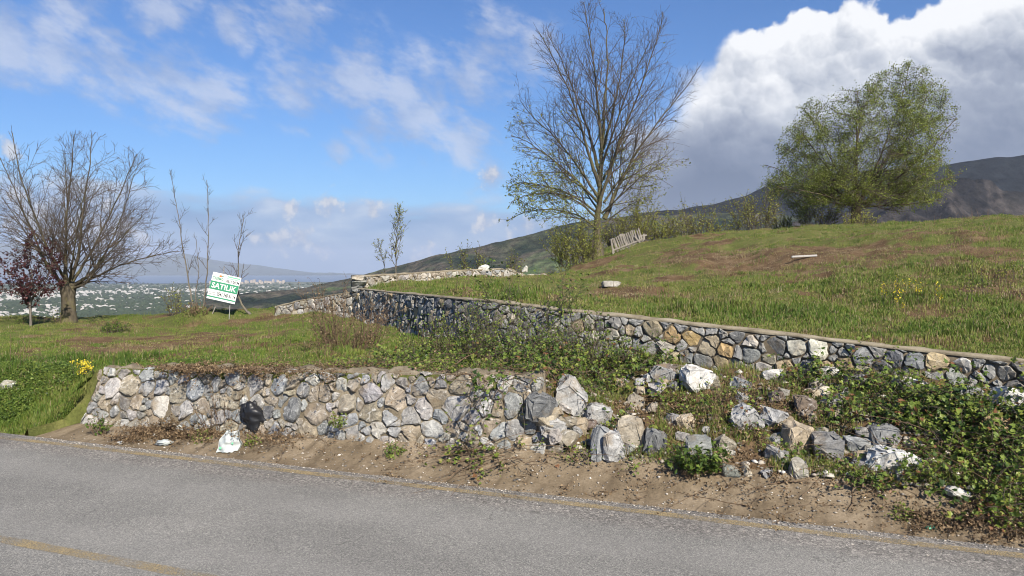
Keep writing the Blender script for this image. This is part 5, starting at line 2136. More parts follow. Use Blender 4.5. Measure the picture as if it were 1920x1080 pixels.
    g = Grower(3, ins3, 0.085, 0.025, rmin=0.0055)
    spec = [(2.3, 28, 55, 0.46, 0.25), (2.6, 28, 55, 0.54, 0.15), (0, 0, 0, 0, 0)]
    T_ = lambda x, y, dy: px(x, y, k) + Vector((0, dy, 0))
    B = Vector((b0.x, b0.y, gz - 0.2))
    lim = [[(1606, 400, 0), (1604, 340, 0), (1606, 270, 0), (1622, 200, 0), (1640, 150, 0)],
           [(1612, 400, 0), (1628, 345, -0.3), (1652, 270, -0.5), (1680, 190, -0.6), (1692, 128, -0.6)],
           [(1614, 400, 0), (1645, 340, 0.4), (1690, 270, 0.8), (1720, 200, 1.0), (1735, 165, 1.0)],
           [(1618, 405, 0), (1660, 355, -0.5), (1710, 300, -0.9), (1750, 250, -1.1), (1770, 230, -1.1)],
           [(1618, 408, 0), (1665, 375, 0.4), (1720, 345, 0.7), (1770, 310, 0.9), (1785, 285, 1.0)],
           [(1602, 400, 0), (1585, 345, 0.3), (1560, 280, 0.6), (1535, 220, 0.8), (1520, 195, 0.9)],
           [(1600, 402, 0), (1570, 355, -0.5), (1530, 310, -0.9), (1495, 265, -1.1), (1475, 245, -1.2)],
           [(1598, 405, 0), (1560, 375, 0.4), (1515, 345, 0.7), (1475, 315, 0.8), (1448, 305, 0.9)],
           [(1598, 408, 0), (1555, 390, -0.5), (1510, 375, -0.8), (1470, 362, -1.0), (1442, 355, -1.1)],
           [(1604, 395, 0), (1590, 330, -1.0), (1575, 250, -1.8), (1570, 190, -2.2)],
           [(1610, 395, 0), (1640, 330, -1.2), (1670, 260, -2.0), (1690, 200, -2.4)],
           [(1608, 395, 0), (1620, 320, 1.2), (1640, 240, 1.9), (1655, 180, 2.2)],
           [(1600, 400, 0), (1560, 340, 1.3), (1530, 290, 2.0), (1500, 260, 2.3)],
           [(1615, 405, 0), (1670, 375, -1.2), (1720, 350, -1.9), (1755, 335, -2.2)],
           [(1600, 405, 0), (1545, 385, -1.3), (1500, 370, -2.0), (1465, 365, -2.3)],
           [(1612, 410, 0), (1650, 395, -0.6), (1700, 385, -1.2), (1735, 380, -1.4)]]
    g.main.add([tuple(B), tuple(T_(1606, 418, 0)), tuple(T_(1605, 398, 0)), tuple(T_(1606, 375, 0)), tuple(T_(1606, 350, 0))], [0.36, 0.27, 0.23, 0.20, 0.13], 12)
    for i, pts in enumerate(lim):
        poly_limb(g, [T_(1606, 402 - (i % 5) * 9, 0)] + [T_(q[0], q[1] - (22 if j == 0 else 8 if j == 1 else 0), q[2]) for j, q in enumerate(pts)], 0.17 if i < 4 else 0.085, 0.014, spec, L=3.9)
    tg = g.r.uniform(-1, 1, (9000, 3)) * (190 * mpp, 150 * mpp, 160 * mpp) + np.array((e1.x + 0.3, e1.y, e1.z + 0.3))
    rr_ = np.sqrt(((tg[:, 0] - e1.x) / (160 * mpp)) ** 2 + ((tg[:, 1] - e1.y) / (150 * mpp)) ** 2 + ((tg[:, 2] - e1.z) / (150 * mpp)) ** 2)
    tg = tg[ins3(tg) & (rr_ > 0.45) & (tg[:, 2] > px(0, 396, k).z)][:1500]
    g.fill(tg, 0.010)
    g.flush(5, 6, 0.62, (28, 60))
    lv = Leaves()
    q = g.tipP
    nn = fbm(q[:, 0] * 1.3, q[:, 2] * 1.5 + q[:, 1] * 0.7, 5, 3)
    rn = np.sqrt(((q[:, 0] - e1.x) / (150 * mpp)) ** 2 + ((q[:, 1] - e1.y) / (150 * mpp)) ** 2 + ((q[:, 2] - e1.z - 0.6) / (140 * mpp)) ** 2)
    low = 1 - sstep(HOR - (q[:, 2] - EYE) / q[:, 1] * F, 372, 398) * sstep(-np.abs(q[:, 0] - b0.x), -3.2, -1.4)
    g.leaf_at(lv, g.r.random(len(q)) < low * (0.40 + 0.75 * sstep(rn, 0.3, 0.85)) * np.clip(0.50 + 1.6 * (nn - 0.5), 0.10, 1), 3, 0.09, (0.055, 0.10), 0.74 + (nn - 0.5) * 1.1)
    print('right tree tips', len(q), 'leaves', sum(len(c) for c in lv.c))
    finish_tree('leafy_tree', 'broad round tree in fresh olive green leaf on the hill crest', 'tree', g, (b0.x, b0.y, gz), M['bark_brown'], M['twig'], lv, M['tree_leaf'])

    # ---- saplings by the sign
    def sapling(name, label, pts, k, r0, dens, ln, seed, leaf=None, leafmat=None, bark='bark_grey', a=(22, 45), depth=2, grp=None):
        g = Grower(seed, None, 0.09, 0.05)
        g.rmin = 0.0055
        sp = [(dens, a[0], a[1], 1.0, 0.25), (0, 0, 0, 0, 0)]
        P_ = [px(x, y, k) + Vector((0, dy, 0)) for x, y, dy in pts]
        gz = float(ground(P_[0].x, P_[0].y))
        P_[0].z = gz - 0.1
        poly_limb(g, P_, r0, 0.007, sp, L=ln)
        g.flush(6, 5, 0.5)
        lv = Leaves()
        if leaf:
            g.leaf_at(lv, g.r.random(len(g.tipP)) < leaf[0], 1, 0.015, (leaf[1], leaf[2]), (0, 1))
        if not g.fine.V:
            g.fine.add([tuple(P_[-1]), tuple(P_[-1] + Vector((0, 0, 0.1)))], [0.004, 0.002])
        return finish_tree(name, label, 'tree', g, (P_[0].x, P_[0].y, gz), M[bark], M['twig'], lv, M[leafmat] if leafmat else None, grp)
    sapling('bare_sapling', 'tall thin leafless sapling, leftmost of three on the earth heap', [(364, 590, 0), (352, 520, 0), (340, 440, 0), (330, 380, 0), (318, 318, 0)], 22.3, 0.032, 2.6, 0.55, 11)
    sapling('bare_sapling', 'straight thin leafless sapling right behind the sale sign', [(374, 588, 0.2), (382, 530, 0.2), (386, 450, 0.2), (385, 390, 0.2), (382, 336, 0.2)], 22.5, 0.032, 2.4, 0.55, 12)
    sapling('bare_sapling', 'short crooked leafless sapling between the two tall ones', [(366, 590, 0.1), (363, 550, 0.1), (371, 510, 0.1), (367, 480, 0.1), (365, 448, 0.1)], 22.1, 0.02, 2.6, 0.4, 13)
    sapling('leaning_tree', 'crooked leaning bare tree propping up the sale sign', [(472, 607, 0.2), (456, 582, 0.15), (443, 556, 0.12), (444, 520, 0.12), (444, 470, 0.1), (450, 435, 0.1), (456, 400, 0.1)], 22.2, 0.06, 3.4, 0.95, 14)
    sapling('leafing_sapling', 'slender young tree with sparse leaves behind the terrace parapet', [(742, 530, 0), (742, 500, 0), (743, 460, 0), (745, 425, 0), (748, 398, 0)], 24.0, 0.03, 7.5, 0.62, 15, (0.9, 0.035, 0.065), 'spring_leaf', a=(18, 40))
    sapling('leafing_sapling', 'small leafing shoot growing left of the slender young tree', [(728, 530, 0), (722, 500, 0), (716, 480, 0), (708, 458, 0)], 24.2, 0.016, 5.0, 0.4, 16, (0.8, 0.03, 0.055), 'spring_leaf')
    # dark plum at the far left
    g = Grower(17, None, 0.12, 0.05)
    k = 21.0
    b0 = px(58, 600, k)
    gz = float(z_low(b0.x, b0.y))
    spec = [(6.0, 25, 55, 0.55, 0.15), (0, 0, 0, 0, 0)]
    g.rmin = 0.005
    for pts in ([(56, 560, 0), (45, 535, 0), (20, 515, 0), (-5, 495, 0)], [(56, 560, 0), (62, 520, 0), (52, 480, 0), (58, 452, 0)], [(57, 560, 0), (75, 525, 0.3), (88, 495, 0.3), (85, 462, 0.3)],
                [(56, 565, 0), (35, 545, -0.3), (5, 540, -0.3), (-25, 545, -0.3)], [(57, 560, 0), (85, 545, -0.3), (108, 530, -0.3)], [(56, 555, 0), (40, 505, 0.4), (22, 480, 0.4)]):
        poly_limb(g, [Vector((b0.x, b0.y, gz - 0.05))] + [px(x, y, k) + Vector((0, dy, 0)) for x, y, dy in pts], 0.035, 0.006, spec, L=1.15)
    g.flush(5, 4, 0.5)
    lv = Leaves()
    g.leaf_at(lv, g.r.random(len(g.tipP)) < 0.8, 3, 0.03, (0.055, 0.095), (0, 1))
    finish_tree('plum_tree', 'small dark red leaved tree at the left edge', 'tree', g, (b0.x, b0.y, gz), M['bark_grey'], M['twig'], lv, M['plum_leaf'])


build_trees()


def shrub(name, label, x, y, k, w, h, nst, leaf, leafmat, seed, size=(0.03, 0.06), d=None, twig='twig', cat='shrub', group=None, spread=0.35, side=6.0, sidel=0.33, zfun=None, sink=0.05, r0=0.012, tint=(0.0, 1.0)):
    """many-stemmed bush; x, y is the photo pixel of its foot, w and h in metres"""
    g = Grower(seed, None, 0.09, 0.02, rmin=max(0.0028, k * 0.00022))
    c = px(x, y, k)
    d = d or w * 0.7
    gz0 = float((zfun or ground)(c.x, c.y))
    for i in range(nst):
        a = g.r.uniform(0, 6.28)
        rr_ = math.sqrt(g.r.random())
        ox, oy = rr_ * math.cos(a) * w * 0.33, rr_ * math.sin(a) * d * 0.33
        X, Y = c.x + ox, c.y + oy
        z = float((zfun or ground)(X, Y))
        if zfun is None and abs(z - gz0) > 0.8:
            z = gz0
        dr = np.array([ox / (w * 0.33) * spread + g.r.normal(0, 0.16), oy / (d * 0.33) * spread + g.r.normal(0, 0.16), 1.0])
        L = h * g.r.uniform(0.32, 1.18) * (1.05 - 0.3 * rr_)
        g.branch((X, Y, z - sink), dr, L, r0, 0, [(side, 22, 52, sidel, 0.15), (0, 0, 0, 0, 0)], 'main', trop=0.01)
    lv = Leaves()
    g.flush(5)
    if leaf > 0:
        g.leaf_at(lv, g.r.random(len(g.tipP)) < min(1, leaf), max(1, int(round(leaf))), 0.02, size, tint)
    root = empty(name, (c.x, c.y, gz0))
    tag(root, label, cat, group)
    ol = tuple(root.location)
    st = link('stems', g.main.mesh('stems', ol), M[twig], root)
    if g.fine.V:
        link('twigs', g.fine.mesh('twigs', ol), M[twig], st)['kind'] = 'stuff'
    st['kind'] = 'stuff'
    if lv.c:
        link('leaves', lv.mesh('leaves', ol, 0.6), M[leafmat], root)['kind'] = 'stuff'
    return root


def build_shrubs():
    # bushes on and behind the terrace
    shrub('leafy_bush', 'dense yellow green bush at the foot of the tall tree', 1078, 500, 30.5, 2.3, 2.0, 60, 2, 'spring_leaf', 41, (0.05, 0.09), tint=(0.1, 0.9))
    shrub('leafy_bush', 'lower fringe of green bush left of the tall tree foot', 1030, 512, 29.5, 1.3, 0.9, 26, 2, 'spring_leaf', 42, (0.05, 0.08), tint=(0.0, 0.5))
    shrub('thin_shrub', 'thin leafing shrub behind the parapet right of the slender young tree', 878, 520, 28, 1.3, 1.55, 24, 1.0, 'spring_leaf', 43, (0.05, 0.08), zfun=lambda x, y: 1.7, tint=(0, .6))
    shrub('thin_shrub', 'bushy shrub behind the end of the parapet', 965, 515, 28, 0.85, 1.2, 22, 1, 'spring_leaf', 44, (0.04, 0.07), zfun=lambda x, y: 1.75, tint=(0, .6))
    shrub('thin_shrub', 'low green shrub at the foot of the slender young tree', 738, 522, 24.5, 0.9, 0.45, 18, 1, 'spring_leaf', 45, (0.03, 0.05), zfun=lambda x, y: 1.75)
    for i, (x, y, k, w, h, lf, lab) in enumerate([
        (1190, 452, 37, 1.5, 1.75, 1.6, 'yellow green bush behind the broken fence'),
        (1245, 446, 37.5, 1.7, 1.5, 1.6, 'leafy bush right of the broken fence'),
        (1300, 440, 38, 1.6, 1.25, 1.0, 'thin greenish bush in the middle of the crest hedge'),
        (1360, 438, 38.5, 1.8, 1.05, 0.7, 'brownish twiggy bush in the crest hedge'),
        (1415, 436, 38, 1.8, 1.25, 1.0, 'tall twiggy bush in the crest hedge left of the round tree'),
        (1465, 433, 37.5, 1.5, 0.95, 0.7, 'green bush where the crest hedge meets the round tree'),
        (1530, 424, 36.5, 2.0, 1.35, 1.4, 'bright green bush under the left boughs of the round tree'),
        (1610, 421, 36.0, 1.5, 0.8, 1.0, 'low bush at the foot of the round tree'),
        (1150, 468, 36, 1.0, 1.3, 0.6, 'bush between the tall tree and the broken fence')]):
        k, y = crest(x)
        h *= (1.25, 0.75, 1.1, 0.6, 1.35, 0.7, 1.1, 0.8, 1.0)[i]
        shrub('hedge_bush', lab, x, y, k + 0.6, w * 1.25, h * 1.15, 54, lf, 'spring_leaf', 50 + i, (0.06, 0.10), group='bushes along the hill crest', spread=0.5, side=4.5, sidel=0.42, tint=(0.25, 1.0))
    # by the sign and in the field
    shrub('leafing_shrub', 'small upright leafing shrub left of the saplings', 328, 590, 22.6, 0.62, 0.95, 18, 1.2, 'spring_leaf', 61, (0.04, 0.065), spread=0.2)
    shrub('grass_mound', 'leafy tuft on the earth heap under the saplings', 343, 596, 22, 0.8, 0.32, 22, 1.2, 'spring_leaf', 62, (0.03, 0.05))
    shrub('low_bush', 'low dark green bush in the grass right of the bare tree', 217, 626, 18.5, 0.82, 0.34, 46, 2, 'bramble_leaf', 63, (0.03, 0.055), spread=0.8, tint=(0, 0.7))
    shrub('brush_heap', 'heap of dead brown brush under the saplings', 372, 606, 21.8, 0.9, 0.30, 50, 0.5, 'dry_leaf', 64, (0.02, 0.04), spread=1.2, twig='dry_cane')
    shrub('trunk_sprouts', 'green sprouts beside the trunk of the bare tree', 110, 606, 21.8, 0.42, 0.42, 14, 1.2, 'spring_leaf', 65, (0.03, 0.05))
    shrub('dry_shrub', 'dry brown twiggy shrub standing in front of the side wall', 650, 672, 12.3, 1.35, 1.15, 62, 0.8, 'dry_leaf', 66, (0.02, 0.04), spread=0.5, twig='dry_cane', side=8, sidel=0.36, r0=0.009)
    shrub('dry_shrub', 'tall thin bare stems above the side wall', 630, 588, 20.2, 1.7, 1.05, 15, 0.0, 'dry_leaf', 67, spread=0.9, twig='dry_cane', r0=0.008)
    shrub('dry_shrub', 'thin dry shrub at the dark corner of the upper wall', 700, 640, 14.2, 0.9, 0.75, 16, 0.4, 'dry_leaf', 68, (0.02, 0.035), spread=0.5, twig='dry_cane', r0=0.006)
    shrub('dry_shrub', 'brown twigs hanging over the left part of the low wall', 420, 745, 9.95, 0.75, 0.55, 26, 0.35, 'dry_leaf', 69, (0.015, 0.03), d=0.2, spread=0.6, twig='dry_cane', zfun=lambda x, y: 0.18, r0=0.005)
    for i, (x, y, k, w, h, n_, lf, lab) in enumerate((
        (800, 676, 11.6, 0.95, 0.80, 38, 1.0, 'loose green shrub in front of the dark stretch of wall'),
        (875, 672, 11.3, 0.95, 0.95, 42, 1.0, 'green shrub standing at the bend of the upper wall'),
        (950, 690, 10.6, 0.95, 0.95, 44, 1.4, 'tall leafy shrub hiding the bend of the upper wall'),
        (1035, 690, 10.4, 0.95, 0.88, 44, 1.4, 'leafy shrub in front of the pale stretch of the upper wall'),
        (1110, 690, 10.2, 0.95, 0.80, 42, 1.4, 'leafy shrub above the tilted pale slab'),
        (1175, 690, 10.2, 0.7, 0.55, 26, 1.0, 'small leafy shrub left of the ochre wall stones'))):
        shrub('wall_shrub', lab, x, y, k, w, h, n_, lf, 'bramble_leaf', 150 + i, (0.022, 0.046), spread=0.45, side=9, sidel=0.32, r0=0.006, tint=(0.15, 0.95), group='shrubs between the two walls')
    # low plants near the road
    shrub('thistle', 'green thistle plant at the foot of the rubble beside the apron', 1310, 905, 7.62, 0.42, 0.34, 30, 2.5, 'bramble_leaf', 70, (0.03, 0.065), spread=1.1, side=16, sidel=0.25, r0=0.004, tint=(0.05, 0.6))
    def apz(x, y):
        s, t = xy2st(x, y)
        return float(apron_z(s, max(0, t))) if t < 0.74 else float(z_low(x, y))
    shrub('weed', 'green leafy weed growing on the concrete apron', 742, 858, 8.75, 0.2, 0.13, 16, 2.0, 'bramble_leaf', 71, (0.02, 0.04), spread=1.0, side=20, sidel=0.3, r0=0.003, zfun=apz, sink=0.01, tint=(0.2, 0.8))
    shrub('weed', 'withered weed at the left end of the apron', 187, 812, 10.25, 0.22, 0.30, 16, 0.8, 'bramble_leaf', 72, (0.03, 0.06), spread=0.5, side=10, sidel=0.25, r0=0.004, zfun=apz, sink=0.01, tint=(0, 0.5), twig='dry_cane')
    shrub('weed', 'small weed rooted in the joint of the low wall', 634, 802, 9.15, 0.16, 0.16, 12, 1.5, 'bramble_leaf', 73, (0.02, 0.04), spread=0.9, side=18, r0=0.003, zfun=lambda x, y: 0.33, sink=0.0, tint=(0.3, 1))
    shrub('weed', 'yellow green weed under the black bag', 478, 838, 9.45, 0.24, 0.10, 12, 1.6, 'bramble_leaf', 74, (0.02, 0.04), spread=1.3, side=18, r0=0.003, zfun=apz, sink=0.0, tint=(0.5, 0.9))
    shrub('weed', 'yellow green weed at the road edge left of the white bag', 378, 836, 9.75, 0.30, 0.10, 12, 1.6, 'bramble_leaf', 75, (0.02, 0.04), spread=1.3, side=18, r0=0.003, zfun=apz, sink=0.0, tint=(0.4, 0.9))
    shrub('weed', 'patch of weeds at the road edge on the lower right', 1690, 975, 6.72, 0.22, 0.10, 14, 2.0, 'bramble_leaf', 76, (0.02, 0.04), spread=1.3, side=18, r0=0.003, zfun=apz, sink=0.0, tint=(0.5, 0.9))
    # yellow flowers
    g = Grower(80, None, 0.08, 0.0)
    c = hit(160, 700)
    c = Vector((px(160, 700, 11.0).x, px(160, 700, 11.0).y, 0.70))
    lv = Leaves()
    for i in range(26):
        q = np.array(c) + g.r.normal(0, 1, 3) * (0.07, 0.04, 0.0)
        L = g.r.uniform(0.05, 0.20)
        g.main.add([q, q + (g.r.normal(0, 0.02), -0.03, L * 0.6), q + (g.r.normal(0, 0.03), -0.05, L)], [0.003, 0.003, 0.002])
        for j in range(9):
            lv.add(q + (g.r.normal(0, 0.018), -0.05 + g.r.normal(0, 0.012), L + g.r.normal(0, 0.018)), rand_dir(g.r), rand_dir(g.r, 0.3), 0.024, g.r.random())
    root = empty('yellow_flowers', c)
    tag(root, 'yellow flowers at the top left end of the low wall', 'flowers')
    link('stems', g.main.mesh('stems', c), M['twig'], root)
    link('petals', lv.mesh('petals', c, 0.9), M['yellow_petal'], root)['kind'] = 'stuff'
    # yellow spikes on the hill
    for j, (x, y, n, lab) in enumerate(((1880, 520, 26, 'tall yellow flowering weeds on the right hillside'), (1805, 560, 16, 'yellow flowering weeds left of the taller ones on the hillside'), (1700, 566, 14, 'small yellow flowers in the hillside grass'))):
        g = Grower(85 + j, None, 0.08, 0.0)
        c = hit(x, y + 6)
        lv = Leaves()
        for i in range(n):
            q = np.array(c) + g.r.normal(0, 1, 3) * (0.35, 0.25, 0)
            q[2] = float(ground(q[0], q[1]))
            L = g.r.uniform(0.12, 0.42)
            g.main.add([q, q + (g.r.normal(0, 0.02), 0, L * 0.6), q + (g.r.normal(0, 0.03), 0, L)], [0.004, 0.004, 0.002])
            for m in range(12):
                f = g.r.uniform(0.4, 1.0)
                lv.add(q + (g.r.normal(0, 0.015), g.r.normal(0, 0.015), L * f), rand_dir(g.r), rand_dir(g.r, 0.3), 0.03, g.r.random())
        root = empty('yellow_weeds', c)
        tag(root, lab, 'flowers')
        link('stems', g.main.mesh('stems', c), M['twig'], root)
        link('flowers', lv.mesh('flowers', c, 0.8), M['yellow_petal'] if j == 2 else M['spring_leaf'], root)


build_shrubs()


def bramble(label, spots, ncane, seed, clen=(0.5, 1.1), leafsize=(0.024, 0.044), up=0.8, droop=0.16, tint=(0, 1), leafgap=0.045, toward=(0, 0), cane='twig', name='bramble', leafp=1.0, zmin=None):
    """arching canes with trifoliate leaves; spots = (photo x, y, radius in metres)"""
    r = np.random.default_rng(seed)
    tb = Tubes()
    lv = Leaves()
    org = None
    pts = [(hit(x, y), rad) for (x, y, rad) in spots]
    org = pts[0][0]
    for i in range(int(ncane * 1.45)):
        g, rad = pts[r.integers(len(pts))]
        a, q = r.uniform(0, 6.28), math.sqrt(r.random()) * rad
        X, Y = g.x + q * math.cos(a), g.y + q * math.sin(a)
        s, t = xy2st(X, Y)
        Z = float(ground(X, Y)) if t > 0.8 else float(apron_z(s, max(t, 0)))
        if abs(Z - g.z) > 0.6:
            Z = g.z
        d = np.array([r.normal(0, 0.5) + toward[0], r.normal(0, 0.5) + toward[1], up * r.uniform(0.5, 1.3)])
        d /= np.linalg.norm(d)
        L = r.uniform(*clen)
        n = max(4, int(L / leafgap))
        csz = r.uniform(0.65, 1.35)
        ctint = r.normal(0, 0.16)
        P_ = [np.array([X, Y, Z - 0.02])]
        for j in range(n):
            d = d + r.normal(0, 0.12, 3) + np.array([0, 0, -droop * (0.6 + j / n)])
            d /= np.linalg.norm(d)
            p = P_[-1] + d * leafgap
            s, t = xy2st(p[0], p[1])
            gz = 0.0 if t < 0 else (float(apron_z(s, t)) if t < 0.74 else None)
            if gz is not None and p[2] < gz + 0.012:
                p[2] = gz + 0.012
                d[2] = max(d[2], 0.02)
            P_.append(p)
            if r.random() > leafp:
                continue
            # trifoliate leaf on a short stalk
            u = rand_dir(r, 0.5)
            sd = u - d * np.dot(u, d)
            sd /= max(np.linalg.norm(sd), 1e-6)
            b0 = p + sd * r.uniform(0.01, 0.035)
            nr = np.array([r.normal(0, 0.45), r.normal(-0.25, 0.45), 1.0])
            w = np.cross(sd, nr)
            w /= max(np.linalg.norm(w), 1e-6)
            sz = (leafsize[0] + (leafsize[1] - leafsize[0]) * r.random() ** 1.3) * csz
            ti = tint[0] + (tint[1] - tint[0]) * r.random() + ctint
            for ang_ in (-0.95, 0.0, 0.95):
                dd = sd * math.cos(ang_) + w * math.sin(ang_)
                lv.add(b0, dd, nr, sz * (1.12 if ang_ == 0 else 0.9), min(1, max(0, ti + r.normal(0, 0.06))))
        tb.add(np.array(P_)[::2] if n > 6 else np.array(P_), np.linspace(0.0045, 0.0018, len(np.array(P_)[::2] if n > 6 else P_)), 3)
    root = empty(name, org)
    tag(root, label, 'bramble')
    ol = tuple(root.location)
    link('canes', tb.mesh('canes', ol), M[cane], root)['kind'] = 'stuff'
    if lv.c:
        link('leaves', lv.mesh('leaves', ol, 0.78), M['bramble_leaf'], root)['kind'] = 'stuff'
    return root


def build_brambles():
    # centre: tangle between the two walls
    bramble('loose bramble tangle behind the low wall near the dry shrub', [(690, 690, 0.5), (750, 690, 0.5), (720, 680, 0.5), (790, 690, 0.4)], 60, 101, (0.3, 0.7), tint=(0.1, 0.9), leafp=0.75)
    bramble('bramble thicket at the foot of the dark grazing stretch of wall', [(840, 680, 0.5), (890, 680, 0.5), (860, 660, 0.5), (930, 690, 0.4)], 85, 102, (0.4, 0.95), tint=(0, 0.85), leafp=0.8)
    bramble('bramble thicket in front of the bend of the upper wall', [(980, 700, 0.5), (1030, 690, 0.5), (1000, 680, 0.5), (1060, 690, 0.4), (960, 680, 0.4)], 120, 103, (0.4, 0.9), tint=(0, 0.9))
    bramble('bramble mass below the upper wall above the tilted pale slab', [(1090, 700, 0.4), (1140, 695, 0.4), (1120, 685, 0.4), (1190, 695, 0.35), (1060, 715, 0.3)], 120, 104, (0.35, 0.8), tint=(0, 0.9))
    bramble('thin brambles climbing the upper wall at its bend', [(1000, 665, 0.3), (940, 655, 0.3), (1050, 665, 0.3)], 26, 105, (0.6, 1.0), up=2.2, droop=0.05, leafp=0.6, tint=(0.1, 0.8))
    # right
    bramble('bramble bush covering the bank below the long dark wall', [(1500, 720, 0.25), (1560, 730, 0.3), (1620, 725, 0.35), (1670, 740, 0.35), (1600, 770, 0.3)], 85, 106, (0.3, 0.75), tint=(0.05, 1), leafsize=(0.026, 0.046))
    bramble('large bramble bush below the right end of the upper wall', [(1720, 780, 0.35), (1780, 790, 0.35), (1740, 760, 0.25), (1810, 775, 0.3), (1850, 800, 0.3), (1690, 800, 0.25)], 165, 107, (0.3, 0.8), tint=(0, 0.95), leafsize=(0.026, 0.048))
    bramble('bramble bush spilling from the right edge of the picture', [(1980, 740, 0.2), (1975, 790, 0.3), (1880, 855, 0.28), (1945, 885, 0.35), (1835, 815, 0.2)], 160, 108, (0.4, 1.0), tint=(0, 0.95), leafsize=(0.026, 0.048))
    bramble('bramble runners over the apron in the lower right corner', [(1850, 930, 0.25), (1900, 950, 0.25), (1930, 900, 0.3), (1880, 975, 0.15)], 95, 109, (0.25, 0.6), up=0.5, tint=(0.2, 1), leafsize=(0.024, 0.042))
    bramble('bramble patch below the pale wedge shaped rock', [(1740, 880, 0.25), (1780, 860, 0.25), (1720, 900, 0.15), (1800, 880, 0.2)], 75, 110, (0.25, 0.55), up=0.6, tint=(0.1, 0.9))
    bramble('low bramble strip along the top of the apron', [(1600, 895, 0.15), (1650, 895, 0.15), (1690, 890, 0.15)], 40, 111, (0.15, 0.4), up=0.35, tint=(0.2, 0.9))
    bramble('small leafy sprigs between the upright rocks', [(1540, 870, 0.15), (1580, 860, 0.2), (1470, 860, 0.15), (1450, 830, 0.15)], 36, 112, (0.12, 0.35), tint=(0.3, 1))
    bramble('weedy sprigs in the middle of the rubble bank', [(1330, 770, 0.3), (1360, 730, 0.3), (1290, 760, 0.25), (1430, 750, 0.3), (1390, 810, 0.2)], 95, 113, (0.12, 0.4), tint=(0.2, 1), leafsize=(0.016, 0.034))
    bramble('sprigs growing between the tall tan boulder and its neighbours', [(1150, 795, 0.1), (1205, 815, 0.12), (1240, 750, 0.2), (1130, 740, 0.2), (1190, 745, 0.2)], 60, 114, (0.12, 0.35), tint=(0.3, 1), leafsize=(0.02, 0.04))
    bramble('low green weeds at the front foot of the rubble', [(1080, 850, 0.15), (1110, 855, 0.15), (1000, 840, 0.15), (1250, 860, 0.15), (1190, 870, 0.12)], 50, 115, (0.08, 0.28), tint=(0.2, 0.9), leafsize=(0.014, 0.03))
    # trailing down over the low wall
    bramble('bramble trailing over the low wall down to the road', [(915, 712, 0.12), (935, 712, 0.12), (950, 714, 0.1)], 8, 116, (0.7, 1.35), up=0.25, droop=0.09, toward=(-0.25, -0.95), tint=(0.2, 0.9), leafp=0.6)
    bramble('bramble runner lying across the apron below the low wall', [(890, 850, 0.12), (930, 860, 0.12), (870, 845, 0.1)], 13, 117, (0.25, 0.7), up=0.25, toward=(-0.3, -0.3), tint=(0.3, 0.9), leafp=0.7)
    bramble('green fringe growing along the top of the low wall', [(640, 694, 0.2), (700, 694, 0.2), (780, 696, 0.2), (850, 698, 0.2)], 70, 118, (0.1, 0.35), tint=(0.2, 0.95), leafsize=(0.016, 0.032))

    # dead canes and brush
    def canes(name, label, spots, n, seed, L=(0.3, 0.9), flat=0.15, rad=(0.002, 0.006), drop=0.1, cat='brush', leaf=0, toward=(0, 0)):
        r = np.random.default_rng(seed)
        tb = Tubes()
        lv = Leaves()
        org = hit(spots[0][0], spots[0][1])
        for i in range(n):
            x, y, rr_ = spots[r.integers(len(spots))]
            g = hit(x, y)
            X, Y = g.x + r.normal(0, rr_), g.y + r.normal(0, rr_ * 0.7)
            a = r.uniform(0, 6.28)
            d = np.array([math.cos(a) + toward[0], 0.6 * math.sin(a) + toward[1], abs(r.normal(0, flat)) + 0.02])
            d /= np.linalg.norm(d)
            LL = r.uniform(*L)
            m = 7
            P_ = []
            p = np.array([X, Y, 0.0])
            s, t = xy2st(p[0], p[1])
            p[2] = (0.0 if t < 0 else float(apron_z(s, t)) if t < 0.74 else float(ground(p[0], p[1]))) + 0.01 + abs(r.normal(0, 0.02))
            P_.append(p)
            for j in range(m):
                d = d + r.normal(0, 0.15, 3) + np.array([0, 0, -drop * 0.5])
                d /= np.linalg.norm(d)
                p = P_[-1] + d * LL / m
                s, t = xy2st(p[0], p[1])
                gz = 0.0 if t < 0 else (float(apron_z(s, t)) if t < 0.74 else float(ground(p[0], p[1])) if t > 1.0 else -9)
                if p[2] < gz + 0.01:
                    p[2] = gz + 0.01
                P_.append(p)
            tb.add(P_, np.linspace(r.uniform(*rad), 0.0015, m + 1), 3)
            for q in P_:
                for _ in range(leaf):
                    lv.add(q + r.normal(0, 0.03, 3) * (1, 1, 0.3), rand_dir(r), rand_dir(r, 1.0), r.uniform(0.015, 0.04), r.random())
        root = empty(name, org)
        tag(root, label, cat)
        ol = tuple(root.location)
        link('canes', tb.mesh('canes', ol), M['dry_cane'], root)['kind'] = 'stuff'
        if lv.c:
            link('dead_leaves', lv.mesh('dead_leaves', ol, 0.6), M['dry_leaf'], root)['kind'] = 'stuff'
    canes('brush_litter', 'dark heap of dead twigs and leaves on the left apron', [(330, 808, 0.22), (290, 815, 0.2), (380, 805, 0.22), (430, 800, 0.2), (350, 795, 0.2)], 240, 201, (0.15, 0.5), 0.12, (0.002, 0.005), leaf=5)
    canes('brush_litter', 'dead twigs and leaves along the wall foot right of the black bag', [(520, 812, 0.2), (570, 816, 0.2), (470, 805, 0.2)], 90, 202, (0.2, 0.6), 0.15, (0.002, 0.005), leaf=3)
    canes('dead_canes', 'long dead bramble canes fanning over the apron at the broken wall end', [(890, 850, 0.15), (920, 860, 0.15), (960, 865, 0.12)], 34, 203, (0.5, 1.2), 0.08, (0.003, 0.006), toward=(-0.5, -0.2))
